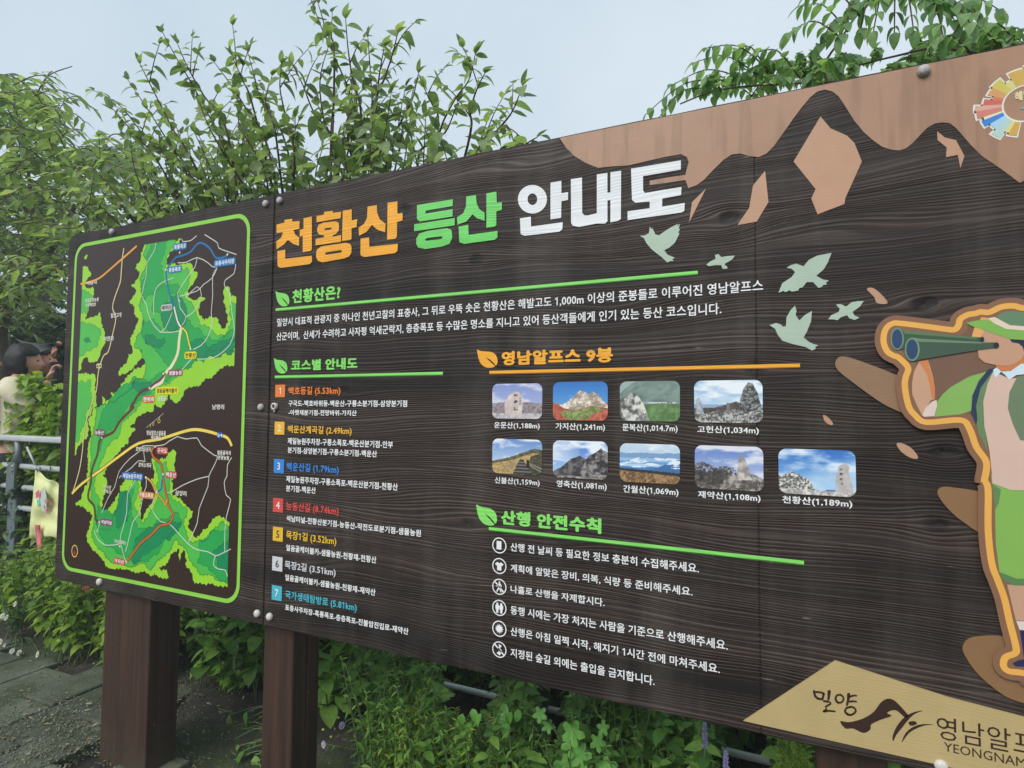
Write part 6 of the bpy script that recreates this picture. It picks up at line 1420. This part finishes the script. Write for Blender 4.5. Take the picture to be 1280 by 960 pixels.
# dry litter and grit on the paving and soil: nobody could count it
def litter():
    rr = random.Random(15); P, D, N, S = [], [], [], []
    for k in range(2600):
        if rr.random() < .55: x, y = rr.gauss(-2.95, .35), rr.gauss(.12, .28)
        else: x, y = rr.uniform(-4.6, 1.0), rr.uniform(-.3, .7)
        z = float(gz(x, y)) + (.022 if y < .3 and x < -2.6 else .008)
        P.append((x, y, z + rr.uniform(0, .006))); a = rr.uniform(0, 6.28); D.append((math.cos(a), math.sin(a), rr.uniform(-.3, .3))); N.append((rr.gauss(0, .5), rr.gauss(0, .5), 1)); S.append(rr.uniform(.004, .017) if rr.random() < .9 else rr.uniform(.02, .035))
    scatter('leaf_litter', T_LANC, P, D, N, S, plain('litter', (138, 130, 100), .9, .4, 40))['kind'] = 'stuff'
    pb = np.array([(0, 0, 1), (1, 0, 0), (0, 1, 0), (-1, 0, 0), (0, -1, 0), (0, 0, -1)]) * .5; pf = np.array([(0, 1, 2), (0, 2, 3), (0, 3, 4), (0, 4, 1), (5, 2, 1), (5, 3, 2), (5, 4, 3), (5, 1, 4)])
    P, D, N, S = [], [], [], []
    for k in range(2600):
        x, y = (rr.gauss(-2.9, .3), rr.gauss(.1, .25)) if rr.random() < .6 else (rr.uniform(-4.6, 1.0), rr.uniform(-.6, .8))
        P.append((x, y, float(gz(x, y)) + (.022 if y < .3 and x < -2.6 else .004))); D.append(unit((rr.gauss(0, 1), rr.gauss(0, 1), .1))); N.append(unit((rr.gauss(0, .4), rr.gauss(0, .4), 1))); S.append(rr.uniform(.003, .012))
    scatter('gravel', (pb, pf), P, D, N, S, plain('grit', (120, 118, 104), .9, .35, 60))['kind'] = 'stuff'
    P, D, N, S = [], [], [], []      # moss and grass tufts in the joints
    for k in range(2600):
        x, y = (rr.gauss(-2.85, .3), rr.gauss(.18, .22)) if rr.random() < .5 else (rr.uniform(-4.6, -2.2), rr.uniform(-.4, .7))
        P.append((x, y, float(gz(x, y)) + .004)); D.append(unit((rr.gauss(0, .7), rr.gauss(0, .7), 1))); N.append(unit((rr.gauss(0, 1), rr.gauss(0, 1), .2))); S.append(rr.uniform(.006, .022))
    scatter('moss_tufts', T_LANC, P, D, N, S, M['leaf_dark'])['kind'] = 'stuff'
litter()
# ================================================================== RAILING, BANNER
galv = plain('galvanised_steel', (184, 188, 190), .5, .10, 12, metal=.1); galv_d = plain('bracket_steel', (112, 122, 126), .5, .12, 14, metal=.3)
RY = .90
def railing():
    x0 = W(4, 585, RY).x; x1 = 1.4; zt = W(30, 548, RY).z; t = thing('metal_railing', 'grey galvanised pipe railing running behind the board', 'railing', (x0, RY, 0))
    bm = box_bm(x0 - .25, x1, RY - .035, RY + .035, zt - .022, zt + .022, bevel=.012, seg=3); bm_obj('top_rail', bm, galv, t, True)
    zs = [W(40, 584, RY).z, W(10, 607, RY).z]; d = zs[0] - zs[1]; z = zs[0]; k = 0
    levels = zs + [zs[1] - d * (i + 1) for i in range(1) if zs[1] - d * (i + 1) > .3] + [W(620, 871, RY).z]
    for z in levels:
        V, F = tube_data([(x0, RY, z), ((x0 + x1) / 2, RY, z), (x1, RY, z)], .020 if z > .3 else .014, 12); mesh_obj('pipe_rail', V, F, galv if z > .3 else plain('pipe_whitened_for_shade', (226, 230, 232), .4, .05), t, True)  # lowest rail's colour whitened to offset the deep shade under the board
    px = x0 + .13
    xs = [W(22, 590, RY).x, -3.5, -1.0, 1.2]
    for x in xs:
        bm = box_bm(x - .052, x + .052, RY - .03, RY + .03, -.1, levels[1] + .02, bevel=.005, seg=1)
        box_bm(x - .052, x + .052, RY - .045, RY - .030, levels[1] - .06, levels[0] + .03, bm=bm)
        p = bm_obj('post', bm, galv_d, t)
        V, F = tube_data([(x, RY, levels[0] + .02), (x, RY, levels[0] + .10), (x, RY, zt - .02)], [.045, .022, .030], 10); mesh_obj('post_neck', V, F, galv_d, p, True)
        for sx in (-.035, .035):
            bm = bmesh.new(); bmesh.ops.create_uvsphere(bm, u_segments=8, v_segments=5, radius=.009); bmesh.ops.translate(bm, vec=(x + sx, RY - .047, levels[0] + .005), verts=bm.verts); bm_obj('bolt', bm, galv, p, True)
    V, F = tube_data([W(34, 559, RY - .03), W(44, 581, RY - .03)], .008, 6); mesh_obj('wire_tie', V, F, galv, t, True)
    return t
railing()
def banner():
    t = thing('cloth_banner', 'pale yellow green cloth banner tied to the railing beside the board', 'banner', tuple(W(55, 590, RY - .06)))
    rows, cols = 18, 12; y = RY - .06; V, F = [], []
    Lf = [(44, 588), (43.5, 600), (42, 612), (41, 625), (39, 640), (37.5, 655), (37, 672)]; Rt = [(74, 606), (76, 615), (79, 630), (82, 645), (84, 655), (86, 665), (88, 676)]
    for i in range(rows + 1):
        f = i / rows * 6; k = min(int(f), 5); u = f - k
        a = [Lf[k][j] + (Lf[k + 1][j] - Lf[k][j]) * u for j in (0, 1)]; b = [Rt[k][j] + (Rt[k + 1][j] - Rt[k][j]) * u for j in (0, 1)]
        for j in range(cols + 1):
            s = j / cols; px, py = a[0] + (b[0] - a[0]) * s, a[1] + (b[1] - a[1]) * s
            if i == 0: py += -3 * math.sin(s * math.pi * 3) * .6
            if i == rows: py += 3.5 * math.sin(s * 9)
            V.append(W(px, py, y + .016 * math.sin(s * 8 + i * .35) + .008 * math.sin(i * 1.1)))
    for i in range(rows):
        for j in range(cols): a = i * (cols + 1) + j; F.append((a, a + 1, a + cols + 2, a + cols + 1))
    cloth = mesh_obj('cloth', V, F, plain('banner_cloth', (216, 220, 158), .8, .06, 12), t, True)
    m = cloth.modifiers.new('thickness', 'SOLIDIFY'); m.thickness = .0015
    pk, gy, tl_ = plain('banner_pink', (206, 96, 136), .8, .05), plain('banner_grey', (190, 196, 190), .8, .05), plain('banner_teal', (110, 186, 170), .8, .05)
    def mark(name, P, mt, dy=.034):
        Q = [W(px, py, y - dy * .75) for px, py in P]; m_ = mesh_obj(name, Q + [q + Vector((0, .001, 0)) for q in Q], [tuple(range(len(Q)))], mt, cloth)
    mark('printed_shape', [(52,612),(56,608),(58,620),(58,636),(53,640),(50,628)], gy); mark('printed_shape', [(44,616),(49,612),(50,620),(45,624)], pk, .036); mark('printed_shape', [(46,625),(50,623),(50,632),(47,633)], tl_, .036)
    for k, (x, y_) in enumerate([(57, 627), (60, 626), (63, 629), (66, 630), (56, 634), (59, 636), (62, 638), (59, 642)]):
        mark('printed_letter', [(x - 1.2, y_ - 3), (x - .4, y_ - 3), (x - .2, y_ + 2), (x - 1, y_ + 2)], pk, .036); mark('printed_letter', [(x - 1, y_ - .6), (x + 1.2, y_ - .2), (x + 1.2, y_ + .5), (x - 1, y_ + .2)], pk, .037)
    for px in (47, 60): V, F = tube_data(interp([W(px, 590 + (px - 47) * .3, y), W(px - 2, 584, RY), W(px + 2, 580, RY + .03), W(px + 3, 588, y)], 4), .0028, 5); mesh_obj('tie_cord', V, F, plain('cord_black', (40, 40, 40), .7), t)
    V, F = [], []
    for i in range(9):
        f = i / 8; y2 = RY - .09 + .012 * math.sin(f * 5); w = 3.4 * (1 - .2 * f); cx = 47 + 2.5 * f; V += [W(cx - w, 656 + 32 * f, y2), W(cx + w, 656 + 32 * f, y2 + .01)]
    for i in range(8): F.append((2 * i, 2 * i + 1, 2 * i + 3, 2 * i + 2))
    o = mesh_obj('ribbon', V, F, plain('ribbon_pink', (204, 106, 110), .7, .1), None, True); m = o.modifiers.new('thickness', 'SOLIDIFY'); m.thickness = .002
    tag(o, 'pink ribbon hanging below the yellow green banner', 'ribbon')
banner()
def red_pod():
    c = W(109, 736, .60); t = thing('red_flower', 'blurred red flower under the lower left corner of the board', 'flower', tuple(c)); rr = random.Random(3)
    for k in range(7):
        a = k * .9; bm = bmesh.new(); bmesh.ops.create_uvsphere(bm, u_segments=10, v_segments=7, radius=.014)
        for v in bm.verts: v.co = Vector((v.co.x * 1.5, v.co.y, v.co.z * .75)); 
        bmesh.ops.translate(bm, vec=c + Vector((math.cos(a) * .014, math.sin(a) * .01, math.sin(a * 2) * .006)), verts=bm.verts); bm_obj('petal', bm, plain('petal_red', (192, 84, 88), .7, .15, 60), t, True)
    V, F = tube_data([c, c + Vector((.02, .03, -.3)), Vector((c.x + .03, .64, .03))], .003, 5); mesh_obj('stem', V, F, stem_m, t, True)
red_pod()

# ================================================================== PEOPLE
skin = plain('skin', (196, 144, 118), .5, .06, 6); skin2 = plain('skin_far', (206, 140, 116), .5, .06, 6)
def skinned(name, chains, mat, parent, levels=2, root=None):
    """chains: lists of (point, radius); points shared by value are merged"""
    verts, edges, rad, idx = [], [], [], {}
    for ch in chains:
        prev = None
        for p, r_ in ch:
            key = tuple(round(c, 4) for c in p)
            if key not in idx: idx[key] = len(verts); verts.append(key); rad.append(r_)
            if prev is not None: edges.append((prev, idx[key]))
            prev = idx[key]
    me = bpy.data.meshes.new(name); wl = world_loc(parent); me.from_pydata([tuple(Vector(v) - wl) for v in verts], edges, []); o = link(bpy.data.objects.new(name, me), parent)
    m = o.modifiers.new('skin', 'SKIN'); m.use_smooth_shade = True
    sv = me.skin_vertices[0].data
    for i, r_ in enumerate(rad):
        rr_ = r_ if hasattr(r_, '__len__') else (r_, r_); sv[i].radius = rr_; sv[i].use_root = (i == 0)
    s = o.modifiers.new('sub', 'SUBSURF'); s.levels = levels; s.render_levels = levels
    me.materials.append(mat)
    dg = bpy.context.evaluated_depsgraph_get(); ev = bpy.data.meshes.new_from_object(o.evaluated_get(dg)); o.modifiers.clear(); o.data = ev; ev.name = name
    ev.polygons.foreach_set('use_smooth', [True] * len(ev.polygons)); return o
def person(label, px, headpy, y, H, face, shirt, trousers, hair_len, arms, sk, torso_lean=(0, 0), strap=None, shirt_sleeve=.35, foot_col=(40, 40, 44)):
    """face: unit direction in plan; arms: {side: [elbow, wrist, hand_dir]} as offsets from the shoulder in (forward, side, up)"""
    hc = W(px, headpy, y); F_ = Vector((face[0], face[1], 0)).normalized(); Lft = Vector((-F_.y, F_.x, 0)); U = Vector((0, 0, 1))
    s = H / 1.72; g = hc.z - 1.60 * s     # ground under this person
    t = thing('person', label, 'person', (hc.x, hc.y, g)); O = Vector((hc.x, hc.y, g)) - F_ * .05
    P = lambda f, l, u: O + F_ * f * s + Lft * l * s + U * u * s
    pelvis, waist, chest, neck0, neck1, head0 = P(0, 0, .93), P(0, 0, 1.08), P(.0, 0, 1.27), P(.0, 0, 1.41), P(.03, 0, 1.48), P(.05, 0, 1.60)
    ch = [[(pelvis, (.118 * s, .10 * s)), (waist, (.088 * s, .08 * s)), (chest, (.110 * s, .095 * s)), (neck0, (.085 * s, .07 * s)), (neck1, .052 * s), (P(.06, 0, 1.55), .062 * s)]]
    hands = []
    for sd, spec in arms.items():
        k = 1 if sd == 'l' else -1; sh = P(0, .175 * k, 1.38); e, w, hd = spec
        eb, wr = sh + (F_ * e[0] + Lft * e[1] * k + U * e[2]) * s, sh + (F_ * w[0] + Lft * w[1] * k + U * w[2]) * s
        ch.append([(neck0, (.085 * s, .07 * s)), (sh, .06 * s), (sh.lerp(eb, .5), .047 * s), (eb, .038 * s), (eb.lerp(wr, .4), .037 * s), (wr, .024 * s)]); hands.append((wr, Vector(F_ * hd[0] + Lft * hd[1] * k + U * hd[2]).normalized(), sh, eb))
    for k in (1, -1):
        hp_, kn, an, toe = P(0, .09 * k, .88), P(.02, .10 * k, .49), P(-.01, .10 * k, .09), P(.15, .11 * k, .03)
        ch.append([(pelvis, (.118 * s, .10 * s)), (hp_, .085 * s), (kn, .055 * s), (P(-.02, .10 * k, .33), .052 * s), (an, .036 * s), (toe, .03 * s)])
    skinned('body', ch, sk, t)
    # head: an egg with jaw, nose, brows, ears
    def hv(v):
        x, yy, z = v; return head0 + (F_ * x + Lft * yy + U * z) * s
    bm = bmesh.new(); bmesh.ops.create_uvsphere(bm, u_segments=28, v_segments=20, radius=1.0)
    for v in bm.verts:
        x, yy, z = v.co; w = .076 * (1 - .30 * max(0, -z) ** 1.5); d = .098 * (1 - .12 * max(0, -z)); q = Vector((x * d + (.012 if z < 0 else 0), yy * w, z * .118))
        if x > 0:
            q.x += .022 * math.exp(-((z + .12) / .16) ** 2 - (yy / .16) ** 2)        # nose
            q.x += .007 * math.exp(-((z + .48) / .10) ** 2 - (yy / .30) ** 2)        # lips
            q.x -= .008 * math.exp(-((z - .08) / .12) ** 2 - ((abs(yy) - .42) / .18) ** 2)
            q.x += .008 * math.exp(-((z + .85) / .2) ** 2 - (yy / .3) ** 2)
        v.co = hv(q)
    bm_obj('head', bm, sk, t, True)
    for k in (1, -1):
        bm = bmesh.new(); bmesh.ops.create_uvsphere(bm, u_segments=10, v_segments=8, radius=1)
        for v in bm.verts: v.co = hv((v.co.x * .016 - .005, .074 * k + v.co.y * .008, v.co.z * .028 - .008))
        bm_obj('ear', bm, sk, t, True)
        bm = bmesh.new(); bmesh.ops.create_uvsphere(bm, u_segments=10, v_segments=8, radius=1)
        for v in bm.verts: v.co = hv((v.co.x * .009 + .081, .031 * k + v.co.y * .013, v.co.z * .007 + .008))
        bm_obj('eye', bm, plain('eye_dark', (34, 26, 24), .3), t, True)
    bm = bmesh.new(); bmesh.ops.create_uvsphere(bm, u_segments=10, v_segments=6, radius=1)
    for v in bm.verts: v.co = hv((v.co.x * .006 + .098, v.co.y * .022, v.co.z * .005 - .058))
    bm_obj('mouth', bm, plain('lip', (160, 90, 84), .5), t, True)
    # hair: a cap with locks that falls to hair_len below the crown
    hairm = plain('hair_black', (22, 19, 20), .62, .3, 60, bump=.004, bscale=90)
    bm = bmesh.new(); bmesh.ops.create_uvsphere(bm, u_segments=40, v_segments=26, radius=1.0)
    kill = []
    for v in bm.verts:
        x, yy, z = v.co; n_ = mnoise.noise(Vector((x * 3, yy * 3, z * 1.2)) + Vector((px, 0, 0)))
        n2 = math.sin(math.atan2(yy, x) * 17 + n_ * 5) * .035 + .05 * mnoise.noise(Vector((x * 9, yy * 9, z * 2)))
        if x > .42 and z < .38 - .25 * abs(yy): kill.append(v)
        low = -hair_len
        zz = z * .128 if z > 0 else z * abs(low)
        fl_ = 1 + .10 * max(0, -z)
        v.co = hv((x * .116 * (1 + .09 * n_ + n2) * fl_ - .010, yy * .098 * (1 + .09 * n_ + n2) * fl_, zz + .012 + .008 * n_))
    bmesh.ops.delete(bm, geom=kill, context='VERTS'); ho = bm_obj('hair', bm, hairm, t, True)
    mm = ho.modifiers.new('thick', 'SOLIDIFY'); mm.thickness = .008; mm.offset = -1
    # clothing
    c_s = plain('cloth_%d_%d_%d' % shirt, shirt, .85, .10, 9, bump=.004, bscale=14)
    g_ = .013
    sc = [[(P(0, 0, .80), (.165 * s, .13 * s)), (P(0, 0, .92), (.162 * s, .125 * s)), (waist, (.145 * s, .11 * s)), (chest, (.170 * s, .118 * s)), (neck0 + U * .005, (.092 * s, .08 * s)), (neck1 - U * .03, .062 * s)]]
    for wr, hd, sh, eb in hands:
        far = eb if shirt_sleeve < .9 else wr - hd * .03; c = [(neck0 + U * .005, (.092 * s, .08 * s)), (sh, .078 * s), (sh.lerp(eb, .5), .064 * s)]
        if shirt_sleeve >= .9: c += [(eb, .054 * s), (eb.lerp(wr, .5), .047 * s), (wr.lerp(eb, .1), .036 * s)]
        else: c += [(sh.lerp(eb, .85), .060 * s)]
        sc.append(c)
    skinned('shirt', sc, c_s, t)
    c_t = plain('cloth_%d_%d_%d' % trousers, trousers, .85, .12, 9, bump=.004, bscale=14); tc_ = []
    for k in (1, -1):
        tc_.append([(P(0, 0, 1.03), (.158 * s, .125 * s)), (P(0, .09 * k, .86), .100 * s), (P(.02, .10 * k, .49), .074 * s), (P(-.01, .10 * k, .30), .070 * s), (P(-.01, .10 * k, .12), .060 * s)])
    skinned('trousers', tc_, c_t, t)
    for k in (1, -1):
        bm = bmesh.new(); bmesh.ops.create_uvsphere(bm, u_segments=14, v_segments=10, radius=1)
        for v in bm.verts:
            z = max(v.co.z, -.55); q = P(.06 + v.co.x * .145, .105 * k + v.co.y * .048, .045 + z * .055 * (1 if v.co.x < .2 else .8)); v.co = q
        bm_obj('shoe', bm, plain('shoe_%d' % foot_col[0], foot_col, .6, .1), t, True)
    # hands: palm, four unequal bent fingers, thumb at the side
    for wr, hd, sh, eb in hands:
        side = hd.cross(U if abs(hd.z) < .8 else F_).normalized(); pn = side.cross(hd).normalized()
        palm = wr + hd * .045 * s; chs = [[(wr, .021 * s), (palm, (.034 * s, .016 * s)), (wr + hd * .085 * s, (.036 * s, .013 * s))]]
        for j, (o_, l_) in enumerate(((-.027, .058), (-.009, .070), (.010, .065), (.027, .050))):
            a = wr + hd * .085 * s + side * o_ * s; b_ = a + hd * l_ * .5 * s + pn * .004 * s; c_ = b_ + (hd * .45 + pn * .8).normalized() * l_ * .45 * s; e_ = c_ + (pn * .7 - hd * .6).normalized() * l_ * .35 * s
            chs.append([(wr + hd * .085 * s, (.036 * s, .013 * s)), (a, .0095 * s), (b_, .0088 * s), (c_, .008 * s), (e_, .0065 * s)])
        th = wr + hd * .03 * s - side * .03 * s; chs.append([(palm, (.034 * s, .016 * s)), (th, .012 * s), (th - side * .018 * s + hd * .022 * s + pn * .012 * s, .0095 * s), (th - side * .01 * s + hd * .045 * s + pn * .024 * s, .008 * s)])
        skinned('hand', chs, sk, t, 1)
    if strap:
        m_ = plain('strap_black', strap, .7, .1)
        for k in (1, -1):
            pts = [P(-.10, .10 * k, 1.02), P(-.135, .11 * k, 1.22), P(-.10, .115 * k, 1.37), P(-.01, .115 * k, 1.445), P(.085, .11 * k, 1.37), P(.13, .11 * k, 1.22), P(.06, .15 * k, 1.05)]
            q = interp(pts, 5); V, F = [], []
            for i, p in enumerate(q): V += [p - Lft * .024 * s, p + Lft * .024 * s]
            for i in range(len(q) - 1): F.append((2 * i, 2 * i + 1, 2 * i + 3, 2 * i + 2))
            o = mesh_obj('strap', V, F, m_, t, True); mm = o.modifiers.new('th', 'SOLIDIFY'); mm.thickness = .006
    return t, P
rest = lambda: [(-.02, .05, -.29), (.06, .05, -.54), (.1, 0, -1)]
person('black haired person in a cream shirt with black straps, hand raised to the face', 31, 452, 1.06, 1.80, (.60, .80), (214, 204, 176), (44, 44, 50), .125,
       {'r': [(.20, .05, -.18), (.20, -.12, .08), (.25, -.1, .85)], 'l': [(.10, -.13, -.24), (.30, -.2, -.16), (1, -.2, .1)]}, skin, strap=(34, 34, 38))
pb_, PB = person('person in dark clothes behind, raising a fist beside the board edge', 47, 450, 1.36, 1.80, (.55, .83), (30, 32, 36), (34, 36, 42), .12,
       {'r': [(.20, .06, -.03), (.17, .0, .23), (.05, 0, 1)], 'l': rest()}, skin2, shirt_sleeve=1.0)
person('person in navy clothes and white shoes cut off by the left edge', -19, 452, 1.20, 1.74, (.7, .7), (36, 48, 74), (30, 40, 62), .12, {'r': rest(), 'l': rest()}, skin, shirt_sleeve=1.0, foot_col=(206, 208, 210))
# grey cloth held from the head to the raised fist
def shade_cloth():
    y = 1.22; V, F = [], []; top = [(16,432),(20,424),(28,427),(40,429),(52,431),(62,430),(71,428)]; bot = [(15,440),(20,434),(28,434),(38,437),(48,441),(57,437),(71,432)]
    for k in range(len(top)):
        for f in (0, .5, 1):
            px, py = top[k][0] + (bot[k][0] - top[k][0]) * f, top[k][1] + (bot[k][1] - top[k][1]) * f; V.append(W(px, py, y + .05 * math.sin(f * 3) + (.06 if k == 6 else 0)))
    for k in range(len(top) - 1):
        for j in range(2): a = k * 3 + j; F.append((a, a + 1, a + 4, a + 3))
    o = mesh_obj('grey_scarf', V, F, plain('scarf_grey', (84, 90, 90), .85, .15, 30), None, True); m = o.modifiers.new('th', 'SOLIDIFY'); m.thickness = .004
    tag(o, 'thin grey cloth stretched over the head toward the raised fist', 'scarf')
shade_cloth()
# ================================================================== THIN MOUNTAIN MIST
def haze():
    bm = box_bm(-200, 200, -200, 200, -1.6, 9.5); m = bpy.data.materials.new('mist'); m.use_nodes = True; nt = m.node_tree; nt.nodes.clear()
    out = nt.nodes.new('ShaderNodeOutputMaterial'); v = nt.nodes.new('ShaderNodeVolumePrincipled'); v.inputs['Color'].default_value = (.93, .96, 1, 1); v.inputs['Density'].default_value = .0065
    nt.links.new(v.outputs[0], out.inputs['Volume']); o = bm_obj('haze', bm, m); o['kind'] = 'stuff'
haze()
